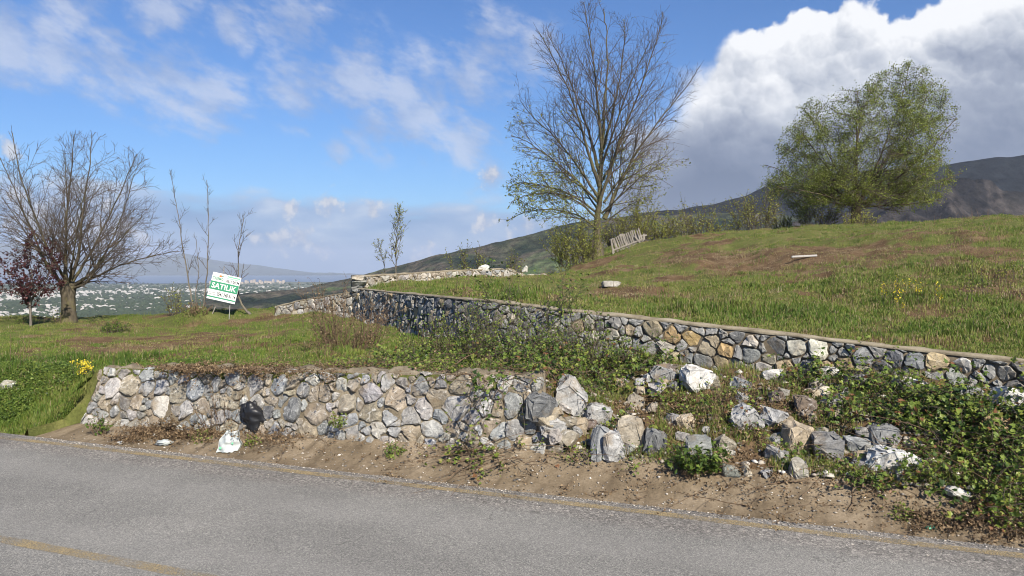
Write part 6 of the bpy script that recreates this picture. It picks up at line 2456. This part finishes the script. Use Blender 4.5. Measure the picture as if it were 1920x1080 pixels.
    canes('dead_canes', 'dry canes along the top of the low wall', [(600, 690, 0.25), (700, 694, 0.25), (800, 698, 0.25), (900, 700, 0.25), (480, 690, 0.25), (1000, 705, 0.2)], 150, 204, (0.3, 1.0), 0.10, (0.002, 0.005), leaf=2)
    canes('dead_canes', 'pale dry canes lying at the foot of the rubble', [(1420, 905, 0.2), (1500, 905, 0.2), (1560, 895, 0.2), (1350, 915, 0.15), (1620, 885, 0.2)], 45, 205, (0.3, 0.9), 0.06, (0.002, 0.005), leaf=2)
    canes('dead_canes', 'grey brown twig nest in the centre of the bramble thicket', [(895, 665, 0.15), (910, 670, 0.15)], 60, 206, (0.2, 0.5), 0.6, (0.002, 0.005))
    canes('dead_canes', 'dead canes sticking out of the right brambles', [(1740, 850, 0.2), (1800, 870, 0.25), (1860, 960, 0.2), (1900, 900, 0.3)], 40, 207, (0.5, 1.1), 0.35, (0.003, 0.007))
    canes('brush_litter', 'dry leaf litter over the middle of the rubble bank', [(1300, 800, 0.3), (1380, 760, 0.3), (1440, 800, 0.3), (1250, 770, 0.25), (1340, 870, 0.2), (1460, 740, 0.3), (1520, 790, 0.3)], 240, 208, (0.08, 0.3), 0.15, (0.0015, 0.003), leaf=4)
    canes('brush_litter', 'dead stalks and leaves in the road corner at the lower right', [(1770, 975, 0.1), (1720, 985, 0.08), (1830, 985, 0.12), (1900, 1000, 0.12)], 80, 209, (0.08, 0.3), 0.1, (0.002, 0.004), leaf=3)
    canes('brush_litter', 'scattered dead leaves and twigs along the apron', [(620, 845, 0.3), (760, 865, 0.3), (980, 890, 0.3), (1150, 900, 0.3), (1250, 920, 0.25), (1480, 940, 0.3), (1600, 950, 0.3), (850, 850, 0.3), (1680, 940, 0.25)], 170, 210, (0.04, 0.25), 0.05, (0.0015, 0.003), leaf=1)
    # two long straight canes
    for (a, b_, k0, k1, lab) in (((1045 / 1, 800), (1, 1), 0, 0, None),):
        pass
    tb = Tubes()
    p0, p1 = hit(830, 700), px(905, 655, 11.0)
    tb.add([tuple(p0), tuple((p0 + p1) / 2 + Vector((0, 0, 0.03))), tuple(p1)], [0.010, 0.009, 0.006], 5)
    o = link('dead_branch', tb.mesh('dead_branch'), M['dry_cane'])
    tag(o, 'long pale dead branch leaning in front of the bramble thicket', 'branch')
    tb = Tubes()
    p0 = hit(1722, 880)
    p1 = px(1805, 818, p0.y + 0.25)
    tb.add([tuple(p0 + Vector((0, 0, 0.02))), tuple((p0 + p1) / 2 + Vector((0, 0, 0.02))), tuple(p1)], [0.008, 0.007, 0.005], 5)
    o = link('dead_branch', tb.mesh('dead_branch'), M['dry_cane'])
    tag(o, 'straight pale dead branch sticking up beside the pale wedge rock', 'branch')


build_brambles()


# ------------------------------------------------------------------ grass
def build_grass():
    r = np.random.default_rng(91)

    def blades(name, label, X, Y, Z, hgt, wid, tint, seg=2, lean=0.45):
        n = len(X)
        a = r.uniform(0, 2 * math.pi, n)
        ln = r.normal(0, lean, n)
        b_ = r.uniform(0, 2 * math.pi, n)
        dx, dy = np.cos(b_) * ln * hgt, np.sin(b_) * ln * hgt
        wx, wy = np.cos(a) * wid * 0.5, np.sin(a) * wid * 0.5
        P0 = np.stack([X - wx, Y - wy, Z - 0.01], -1)
        P1 = np.stack([X + wx, Y + wy, Z - 0.01], -1)
        mx, my, mz = X + dx * 0.35, Y + dy * 0.35, Z + hgt * 0.6
        P2 = np.stack([mx + wx * 0.75, my + wy * 0.75, mz], -1)
        P3 = np.stack([mx - wx * 0.75, my - wy * 0.75, mz], -1)
        P4 = np.stack([X + dx, Y + dy, Z + hgt * np.clip(1 - 0.35 * np.abs(ln), 0.4, 1)], -1)
        V = np.stack([P0, P1, P2, P3, P4], 1).reshape(-1, 3)
        base = np.arange(n) * 5
        near = Y < 15.5
        q = np.stack([base, base + 1, base + 2, base + 3], 1)[near]
        t = np.concatenate([np.stack([base + 3, base + 2, base + 4], 1)[near], np.stack([base, base + 1, base + 4], 1)[~near]])
        o = link(name, np_mesh(name, V, [q, t], False, {'tint': np.repeat(np.clip(tint, 0, 1), 5)}), M['grass_blade'])
        tag(o, label, 'grass', kind='stuff')

    def sample(n, x0, x1, k0, k1, kref):
        """points spread over the ground, thinning with distance"""
        u = (r.uniform(x0, x1, n) - 960) / F
        # uniform in k gives density ~ 1/k
        k = k0 * (k1 / k0) ** r.random(n)
        return u * k, k

    def clump(X, Y, m, rad):
        X = np.repeat(X, m) + r.normal(0, 1, len(X) * m) * np.repeat(rad, m)
        Y = np.repeat(Y, m) + r.normal(0, 1, len(Y) * m) * np.repeat(rad, m)
        return X, Y

    # lower field
    X, Y = sample(30000, -60, 1010, 8.4, 25, 12)
    s, t = xy2st(X, Y)
    u = X / Y
    keep = (t > 1.06) & ~is_up(X, Y) & (s < S_R + 0.3)
    keep |= (s < S_L - 0.40 + 0.62 * t) & (s < S_L + 0.02) & (t > 0.06)
    so = soil_low(X, Y)
    keep &= r.random(len(X)) > sstep(so, 0.25, 0.72) * 0.70
    so_l = so[keep]
    X, Y = X[keep], Y[keep]
    lush = fbm(X * 0.9, Y * 0.9, 13, 3)
    s, t = xy2st(X, Y)
    bank = ((s < S_L + 0.1) & (t < 2.2)).astype(float)
    lush = lush + 0.25 * bank + 0.12 * np.exp(-((t - 1.5) / 0.7) ** 2)
    m = 11
    rad = 0.035 * (1 + Y / 16)
    Xb, Yb = clump(X, Y, m, rad)
    lb = np.repeat(lush, m)
    bb = np.repeat(bank, m)
    s, t = xy2st(Xb, Yb)
    ok = ((t > 0.98) | ((s < S_L - 0.36 + 0.62 * t) & (s < S_L + 0.03) & (t > 0.04))) & ~is_up(Xb, Yb + 0.1)
    Xb, Yb, lb, bb = Xb[ok], Yb[ok], lb[ok], bb[ok]
    n = len(Xb)
    hg = (0.020 + 0.085 * np.clip(lb - 0.36, 0, 1) * r.uniform(0.6, 1.5, n) + 0.045 * bb) * r.uniform(0.6, 1.25, n)
    tuf = fbm(Xb * 2.6, Yb * 2.6, 131, 3)
    hg = hg * (0.45 + 3.2 * np.clip(tuf - 0.44, 0, 1)) + 0.008
    sl = np.repeat(so_l, m)[ok]
    hg = hg * (1 - 0.45 * sstep(sl, 0.4, 0.8))
    col = 0.7 * np.clip(sl - 0.28, 0, 1) + 0.44 - 0.65 * (lb - 0.35) + r.normal(0, 0.14, n) + np.repeat(r.normal(0, 0.09, len(X)), m)[ok] + 0.35 * (fbm(Xb * 0.6, Yb * 0.6, 19, 3) - 0.5) - 0.10 * bb
    dry = r.random(n) < 0.05
    col = np.where(dry, r.uniform(0.8, 1.0, n), col)
    blades('grass_field', 'short green and straw coloured grass on the lower field', Xb, Yb, z_low(Xb, Yb), hg, 0.0075 * (0.6 + Yb / 16), col)
    print('grass low', n)

    # upper hillside
    X, Y = sample(60000, 665, 1990, 8.3, 42, 12)
    keep = is_up(X, Y - 0.16)
    u = X / Y
    kb = np.interp(u, [(672 - 960) / F, 0.0, (1065 - 960) / F, (1120 - 960) / F], [20.0, 25.6, 26.3, 60.0])
    keep &= Y < kb
    so = soil_up(X, Y)
    keep &= r.random(len(X)) > sstep(so, 0.25, 0.75) * 0.66
    X, Y = X[keep], Y[keep]
    so = so[keep]
    lush = fbm(X * 0.7, Y * 0.7, 113, 3) + 0.26 * np.exp(-((Y - wall_k(X / Y) - 1.4) / 1.7) ** 2)
    m = 9
    rad = 0.035 * (1 + Y / 16)
    Xb, Yb = clump(X, Y, m, rad)
    lb = np.repeat(lush, m)
    sb = np.repeat(so, m)
    ok = is_up(Xb, Yb - 0.10)
    Xb, Yb, lb, sb = Xb[ok], Yb[ok], lb[ok], sb[ok]
    n = len(Xb)
    hg = (0.020 + 0.13 * np.clip(lb - 0.40, 0, 1) * r.uniform(0.6, 1.5, n)) * r.uniform(0.6, 1.3, n)
    tuf = fbm(Xb * 2.3, Yb * 2.3, 137, 3)
    hg = (hg * (0.45 + 3.4 * np.clip(tuf - 0.44, 0, 1)) + 0.008) * (1 - 0.45 * sstep(sb, 0.4, 0.8))
    col = 0.56 - 0.70 * (lb - 0.38) + r.normal(0, 0.15, n) + np.repeat(r.normal(0, 0.10, len(X)), m)[ok] + 0.75 * np.clip(sb - 0.28, 0, 1) + 0.3 * (fbm(Xb * 0.5, Yb * 0.5, 119, 3) - 0.5)
    dry = r.random(n) < 0.14
    col = np.where(dry, r.uniform(0.8, 1.0, n), col)
    blades('grass_hillside', 'rough green and brown grass on the upper hillside', Xb, Yb, z_up(Xb, Yb), hg, 0.0075 * (0.6 + Yb / 16), col)
    print('grass up', n)

    n0 = 2800
    s = S_L + 0.02 - 3.4 * r.random(n0) ** 1.3
    t = r.uniform(0.03, 1.4, n0)
    ok = s < S_L - 0.26 + 0.60 * t
    ok &= s < S_L + 0.03
    X, Y = st2xy(s[ok], t[ok])
    Xb, Yb = clump(X, Y, 10, np.full(len(X), 0.03))
    s, t = xy2st(Xb, Yb)
    ok = (s < S_L + 0.02) & (t > 0.0)
    Xb, Yb = Xb[ok], Yb[ok]
    n = len(Xb)
    blades('bank_turf', 'lush grass on the bank at the left end of the low wall', Xb, Yb, z_low(Xb, Yb), r.uniform(0.03, 0.10, n), np.full(n, 0.007), 0.28 + 0.6 * (fbm(Xb * 2, Yb * 2, 151, 3) - 0.5) + r.normal(0, 0.14, n), lean=0.6)
    # scattered taller tufts and straw clumps
    def tufts(n0, x0, x1, k0, k1, up, name, label):
        X, Y = sample(n0, x0, x1, k0, k1, 12)
        s, t = xy2st(X, Y)
        if up:
            u = X / Y
            kb = np.interp(u, [(672 - 960) / F, 0.0, (1065 - 960) / F, (1120 - 960) / F], [20.0, 25.6, 26.3, 60.0])
            keep = is_up(X, Y - 0.35) & (Y < kb)
        else:
            keep = ~is_up(X, Y + 0.15) & (((t > 1.15) & (s < S_R)) | ((s < S_L - 0.15) & (t > 0.25)))
        keep &= r.random(n0) < sstep(fbm(X * 0.8, Y * 0.8, 141, 3), 0.36, 0.62)
        X, Y = X[keep], Y[keep]
        m = 26
        sz = r.uniform(0.5, 1.0, len(X)) ** 1.5
        Xb, Yb = clump(X, Y, m, 0.035 + 0.05 * sz)
        n = len(Xb)
        ok = is_up(Xb, Yb - 0.12) if up else (~is_up(Xb, Yb + 0.05) & (xy2st(Xb, Yb)[1] > 0.12))
        hg = (np.repeat(sz, m) * r.uniform(0.05, 0.16, n))[ok]
        base = np.where(r.random(len(X)) < 0.38, r.uniform(0.72, 0.97, len(X)), r.uniform(0.0, 0.6, len(X)))
        col = (np.repeat(base, m) + r.normal(0, 0.08, n))[ok]
        Xb, Yb = Xb[ok], Yb[ok]
        blades(name, label, Xb, Yb, lut(G_UP if up else G_LOW, Xb, Yb), hg, 0.0065 * (0.6 + Yb / 16), col, lean=0.7)
    tufts(2600, -60, 1010, 9.0, 24, False, 'grass_tufts', 'taller grass tufts and straw clumps on the lower field')
    tufts(5200, 665, 1990, 8.5, 34, True, 'hillside_tufts', 'taller grass tufts and straw clumps on the hillside')

    # weeds and grass in the rubble bank
    n0 = 5200
    s = r.uniform(S_R - 0.1, 4.5, n0)
    t = 0.7 + r.random(n0) * (wall_t(s) - 0.75)
    dens = fbm(s * 1.5, t * 1.5, 213, 3)
    keep = r.random(n0) < sstep(dens, 0.34, 0.56)
    X, Y = st2xy(s[keep], t[keep])
    Xb, Yb = clump(X, Y, 9, np.full(len(X), 0.035))
    n = len(Xb)
    blades('bank_grass', 'tufts of grass and weeds between the fallen stones', Xb, Yb, z_low(Xb, Yb), r.uniform(0.03, 0.13, n), np.full(n, 0.006), r.uniform(0.05, 1.0, n) ** 0.9, lean=0.6)

    # broad-leaved ground cover, mostly on the left bank and behind the low wall
    lv = Leaves()
    for (x0, x1, k0, k1, cnt, lo, hi, sz) in ((-60, 140, 10.6, 12.6, 9000, 0.0, 0.75, 0.035), (120, 1000, 9.0, 12.5, 9000, 0.15, 0.9, 0.028)):
        uu = (r.uniform(x0, x1, cnt) - 960) / F
        kk = r.uniform(k0, k1, cnt)
        X, Y = uu * kk, kk
        s, t = xy2st(X, Y)
        d = fbm(X * 1.3, Y * 1.3, 313, 3)
        keep = (r.random(cnt) < sstep(d, 0.40, 0.58)) & (((t > 1.1) & (t < 3.2) & (s < S_R + 0.2)) | ((s < S_L - 0.3) & (t > 0.15))) & ~is_up(X, Y)
        X, Y = X[keep], Y[keep]
        Z = z_low(X, Y) + r.uniform(0.01, 0.09, len(X))
        dd = r.normal(0, 1, (len(X), 3)) * (1, 1, 0.3)
        nn = r.normal(0, 0.4, (len(X), 3)) + (0, -0.2, 1)
        tt = r.uniform(lo, hi, len(X))
        ssz = r.uniform(0.6, 1.4, len(X)) * sz
        for i in range(len(X)):
            lv.add((X[i], Y[i], Z[i]), dd[i], nn[i], ssz[i], tt[i])
    o = link('ground_cover', lv.mesh('ground_cover', (0, 0, 0), 0.7), M['bramble_leaf'])
    tag(o, 'leafy green ground cover on the left bank and behind the low wall', 'ground cover', kind='stuff')

    # dry stems standing in the grass
    tb = Tubes()
    for i in range(420):
        if i % 2:
            x, k = r.uniform(950, 1900), r.uniform(10, 32)
        else:
            x, k = r.uniform(0, 900), r.uniform(10.5, 22)
        X, Y = (x - 960) / F * k, k
        s, t = xy2st(X, Y)
        if not bool(is_up(X, Y - 0.4)) and (t < 1.1 or bool(is_up(X, Y + 0.2)) or s > S_R):
            continue
        Z = float(ground(X, Y))
        L = r.uniform(0.12, 0.42)
        e = np.array([r.normal(0, 0.18), r.normal(0, 0.18), 1]) * L
        tb.add([(X, Y, Z - 0.02), (X + e[0] * 0.5, Y + e[1] * 0.5, Z + e[2] * 0.6), (X + e[0], Y + e[1], Z + e[2])], [0.004 + k * 0.00012, 0.0035, 0.002], 3)
    o = link('dry_stalks', tb.mesh('dry_stalks'), M['dry_cane'])
    tag(o, 'thin dry stalks standing in the grass', 'stalks', kind='stuff')


build_grass()


# ------------------------------------------------------------------ sale sign
def text_mesh(txt, w, h, bold=0.0):
    cu = bpy.data.curves.new('lettering', 'FONT')
    cu.body = txt
    cu.size = 1.0
    cu.offset = bold
    cu.resolution_u = 3
    o = bpy.data.objects.new('lettering', cu)
    COL.objects.link(o)
    bpy.context.view_layer.update()
    me = bpy.data.meshes.new_from_object(o.evaluated_get(bpy.context.evaluated_depsgraph_get()))
    bpy.data.objects.remove(o)
    n = len(me.vertices)
    a = np.zeros(n * 3)
    me.vertices.foreach_get('co', a)
    a = a.reshape(-1, 3)
    lo, hi = a.min(0), a.max(0)
    a[:, 0] = ((a[:, 0] - lo[0]) / (hi[0] - lo[0]) - 0.5) * w
    a[:, 1] = ((a[:, 1] - lo[1]) / (hi[1] - lo[1]) - 0.5) * h
    # local: x right, z up, facing -y
    a = np.stack([a[:, 0], np.zeros(n), a[:, 1]], -1)
    me.vertices.foreach_set('co', a.ravel())
    me.update()
    return me


def build_sign():
    k = 21.9
    c = px(420, 540, k)
    root = empty('sale_sign', c)
    tag(root, 'tilted green and white land sale sign leaning against a crooked tree', 'sign')
    W, H = 0.80, 0.765
    root.rotation_euler = (math.radians(-6), math.radians(13), math.radians(4))
    link('board', box_mesh('board', W, 0.016, H, 0.003), M['sign_white'], root)

    def panel(name, x, z, w, h, mat, y=-0.0105):
        o = link(name, box_mesh(name, w, 0.004, h), mat, root, (x, y, z))
        return o
    panel('green_band', 0, 0.02, W * 0.985, H * 0.31, M['sign_green'])
    panel('green_strip', 0, -0.305, W * 0.985, 0.035, M['sign_green'])
    panel('green_label', 0.20, 0.335, 0.36, 0.030, M['print_green'])
    panel('green_label', 0.20, 0.285, 0.36, 0.014, M['print_green'])

    def put(txt, x, z, w, h, mat, bold=0.0):
        o = link('lettering', text_mesh(txt, w, h, bold), mat, root, (x, -0.0145, z))
        return o
    put('SATILIK', 0.0, 0.02, 0.70, 0.155, M['sign_white'], 0.025)
    put('TREEMO', -0.22, 0.225, 0.30, 0.075, M['sign_green'], 0.01)
    put('0311 04 94', 0.20, 0.21, 0.36, 0.085, M['sign_black'], 0.02)
    put('0541 740 51 14', 0.115, -0.20, 0.52, 0.105, M['sign_black'], 0.02)
    for zz in (-0.185, -0.235):
        panel('small_print', -0.285, zz, 0.19, 0.018, M['metal_grey'])
    # small bird emblem: body and wing
    v = [(-0.05, 0, 0.0), (-0.01, 0, 0.03), (0.05, 0, 0.018), (0.02, 0, -0.02), (-0.02, 0, -0.03)]
    link('emblem', py_mesh('emblem', v, [(0, 4, 3, 2, 1)]), M['sign_orange'], root, (-0.165, -0.0145, 0.305))
    v = [(0, 0, 0), (0.05, 0, 0.02), (0.065, 0, 0.045), (0.02, 0, 0.03)]
    link('emblem', py_mesh('emblem', v, [(0, 1, 2, 3)]), M['sign_green'], root, (-0.14, -0.016, 0.295))
    # posts: a thin metal leg and a wooden stake, standing in the ground
    R_ = root.rotation_euler.to_matrix().inverted()
    for (x0, y0, x1, y1, r_, mat, nm) in ((432, 560, 429, 606, 0.011, 'metal_grey', 'metal_leg'), (404, 575, 396, 612, 0.017, 'weathered_wood', 'wooden_stake'), (420, 500, 418, 560, 0.012, 'weathered_wood', 'wooden_stake')):
        p0 = px(x0, y0, k + 0.06)
        p1 = px(x1, y1, k + 0.02)
        if y1 > 600:
            p1.z = float(z_low(p1.x, p1.y)) - 0.1
        tb = Tubes()
        pts = [R_ @ (p0 - c), R_ @ ((p0 + p1) / 2 - c), R_ @ (p1 - c)]
        tb.add([tuple(p) for p in pts], [r_, r_, r_], 6)
        link(nm, tb.mesh(nm), M[mat], root)


build_sign()


# ------------------------------------------------------------------ broken picket fence
def build_fence():
    k = 31.0
    base = px(1180, 470, k)
    root = empty('picket_fence', (base.x, base.y, float(z_up(base.x, base.y))))
    tag(root, 'collapsed weathered picket fence beside the tall tree', 'fence')
    rl = root.location
    rr = random.Random(4)
    me = box_mesh('picket', 0.048, 0.018, 1.0, 0.004)

    def picket(x0, y0, x1, y1, dk):
        a, b_ = px(x0, y0, k + dk), px(x1, y1, k + dk)
        d = b_ - a
        o = link('picket', me, M['weathered_wood'], root, (a + b_) / 2 - rl)
        o.scale = (rr.uniform(0.85, 1.15), 1, d.length)
        o.rotation_euler = (rr.uniform(-0.03, 0.03), math.atan2(d.x, d.z), rr.uniform(-0.15, 0.15))
    # fallen panel: pickets leaning left
    for i in range(15):
        f = i / 14
        xb, yb = 1153 + f * 52, 474 - f * 21
        picket(xb + rr.uniform(-1, 1), yb, xb - 9 + rr.uniform(-1, 1), yb - 24 - rr.uniform(0, 3), -0.05)
    # standing panel behind
    for i in range(16):
        f = i / 15
        xb, yb = 1163 + f * 46, 466 - f * 16
        picket(xb, yb, xb + rr.uniform(-1.5, 1.5), 439 + rr.uniform(-1, 2), 0.12)
    for (x0, y0, x1, y1, dk, nm) in ((1148, 470, 1206, 448, -0.10, 'rail'), (1150, 478, 1146, 448, -0.12, 'post'), (1161, 441, 1180, 466, 0.05, 'brace'), (1190, 443, 1200, 455, -0.12, 'brace'), (1160, 446, 1213, 441, 0.16, 'rail')):
        a, b_ = px(x0, y0, k + dk), px(x1, y1, k + dk)
        d = b_ - a
        o = link(nm, box_mesh(nm, 0.06, 0.04, d.length, 0.006), M['weathered_wood'], root, (a + b_) / 2 - rl)
        o.rotation_euler = (0, math.atan2(d.x, d.z), 0)


build_fence()


# ------------------------------------------------------------------ litter
def crumple(name, w, d, h, seed, sub=3, amp=0.35, fs=2.2):
    bm = bmesh.new()
    bmesh.ops.create_icosphere(bm, subdivisions=sub, radius=0.5)
    from mathutils import noise as mn
    off = Vector((seed * 3.1, seed * 1.7, 0))
    for v in bm.verts:
        n = mn.turbulence(v.co * fs + off, 4, True, amplitude_scale=0.55, frequency_scale=2.1)
        v.co *= (1 - amp) + amp * 1.5 * n
    lo = [min(v.co[i] for v in bm.verts) for i in range(3)]
    hi = [max(v.co[i] for v in bm.verts) for i in range(3)]
    for v in bm.verts:
        v.co = Vector([((v.co[i] - lo[i]) / (hi[i] - lo[i]) - 0.5) * s_ for i, s_ in enumerate((w, d, h))])
    for f in bm.faces:
        f.smooth = True
    me = bpy.data.meshes.new(name)
    bm.to_mesh(me)
    bm.free()
    return me


def build_litter():
    # black refuse bag: a drooping crumpled body with a pinched neck
    g = hit(468, 818)
    k = g.y
    root = empty('black_bag', (g.x, g.y, g.z))
    tag(root, 'crumpled black plastic refuse bag against the low wall', 'bag')
    me = crumple('sack', 54 * k / F, 0.24, 70 * k / F, 3, 4, 0.5, 1.8)
    for v in me.vertices:
        v.co.x += -0.18 * v.co.z * 0.6 + (0.02 if v.co.z < 0 else 0)
        v.co.x *= 1.0 - 0.45 * max(0, v.co.z / 0.2) * 0.6
    o = link('sack', me, M['black_plastic'], root, (0, 0.12, 0.20))
    me = crumple('neck', 0.14, 0.10, 0.20, 8, 4, 0.45, 1.6)
    o2 = link('neck', me, M['black_plastic'], root, (-0.11, 0.14, 0.30))
    o2.rotation_euler = (0, 0.3, 0)
    # white carrier bag: a folded sheet lying over the apron edge
    g = hit(427, 848)
    k = g.y
    n = 26
    W, H = 46 * k / F, 36 * k / F
    V = []
    tex = []
    for j in range(n):
        for i in range(n):
            a, b_ = i / (n - 1), j / (n - 1)
            half = 0.5 * (1.0 - 0.55 * b_ ** 1.4) * (1 - 0.10 * (1 - b_) ** 4)
            x = ((a - 0.5) * 2 * half + 0.05 * b_) * W
            x += 0.03 * math.sin(b_ * 9 + a * 5) * W * (abs(a - 0.5) > 0.3)
            y = 0.10 * b_ + 0.05 * (vnoise(np.array([a * 5.0]), np.array([b_ * 4.0]), 4)[0] - 0.5) - 0.05 * math.sin(a * math.pi)
            z = H * b_ ** 0.9 + 0.02 * (vnoise(np.array([a * 7.0]), np.array([b_ * 6.0]), 7)[0] - 0.5)
            V.append((x, y, z))
    V = np.array(V)
    Vb = V + (0, 0.05, -0.004)
    Fq = grid_faces(n, n)
    ring = [i for i in range(n)] + [n * (j + 1) - 1 for j in range(1, n)] + [n * n - 1 - i for i in range(1, n)] + [n * (n - 1 - j) for j in range(1, n - 1)]
    side = np.array([(ring[i], ring[(i + 1) % len(ring)], ring[(i + 1) % len(ring)] + n * n, ring[i] + n * n) for i in range(len(ring))])
    root = empty('white_bag', (g.x, g.y, g.z))
    tag(root, 'white plastic carrier bag with green print lying at the road edge', 'bag')
    link('sheet', np_mesh('sheet', np.r_[V, Vb], [Fq, Fq[:, ::-1] + n * n, side], True), M['white_plastic'], root, (0, 0, 0.004))
    for (a, b_, s_) in ((0.20, 0.16, 0.016), (0.72, 0.42, 0.012)):
        i, j = int(a * (n - 1)), int(b_ * (n - 1))
        p = V[j * n + i]
        bm = bmesh.new()
        bmesh.ops.create_circle(bm, cap_ends=True, radius=s_, segments=10)
        for v in bm.verts:
            v.co = Vector((v.co.x, -0.012 + v.co.y * 0.25, v.co.y))
        me = bpy.data.meshes.new('printed_mark')
        bm.to_mesh(me)
        bm.free()
        link('printed_mark', me, M['print_green'], root, Vector(p))
    for i, (x, y, w, h, mat, nm, lab) in enumerate((
        (306, 829, 36, 13, 'white_plastic', 'plastic_scrap', 'crumpled whitish plastic scrap at the road edge in the brush'),
        (336, 803, 18, 14, 'white_plastic', 'plastic_scrap', 'small white plastic scrap higher up in the dead brush'),
        (226, 830, 14, 7, 'grey_plastic', 'plastic_scrap', 'small pale scrap at the road edge near the wall end'),
        (1795, 924, 62, 20, 'grey_plastic', 'plastic_sheet', 'crumpled grey plastic sheet on the right part of the apron'),
        (1745, 990, 20, 7, 'print_green', 'plastic_scrap', 'thin pale green plastic scrap at the lower right road edge'),
        (292, 816, 12, 8, 'grey_plastic', 'plastic_scrap', 'little grey scrap in the middle of the dead brush'))):
        g = hit(x, y + h / 2)
        k = g.y
        o = link(nm, crumple(nm, w * k / F, w * k / F * 0.6, h * k / F * 1.1, 20 + i, 3, 0.6, 3.5), M[mat], None, (g.x, g.y, g.z + h * k / F * 0.42))
        if nm == 'plastic_sheet':
            o.rotation_euler = (0, math.radians(16), 0)
        tag(o, lab, 'litter')


build_litter()

# ------------------------------------------------------------------ air
bm = bmesh.new()
bmesh.ops.create_cube(bm, size=1.0)
me = bpy.data.meshes.new('haze')
bm.to_mesh(me)
bm.free()
hz = link('haze', me)
HZ_TOP, HZ_BOT = 780.0, -230.0
hz.scale = (60000, 48000, HZ_TOP - HZ_BOT)
hz.location = (0, 8000, (HZ_TOP + HZ_BOT) / 2)
hm = bpy.data.materials.new('haze_air')
hm.use_nodes = True
hm.node_tree.nodes.clear()
b = NB(hm.node_tree)
ho = b.n('ShaderNodeOutputMaterial')
pv = b.n('ShaderNodeVolumePrincipled')
pv.inputs['Color'].default_value = (0.70, 0.80, 1.0, 1)
pv.inputs['Density'].default_value = 4.4e-5
pv.inputs['Anisotropy'].default_value = 0.0
hm.node_tree.links.new(pv.outputs[0], ho.inputs['Volume'])
me.materials.append(hm)
tag(hz, 'pale blue haze over the valley and mountains', 'haze', kind='stuff')
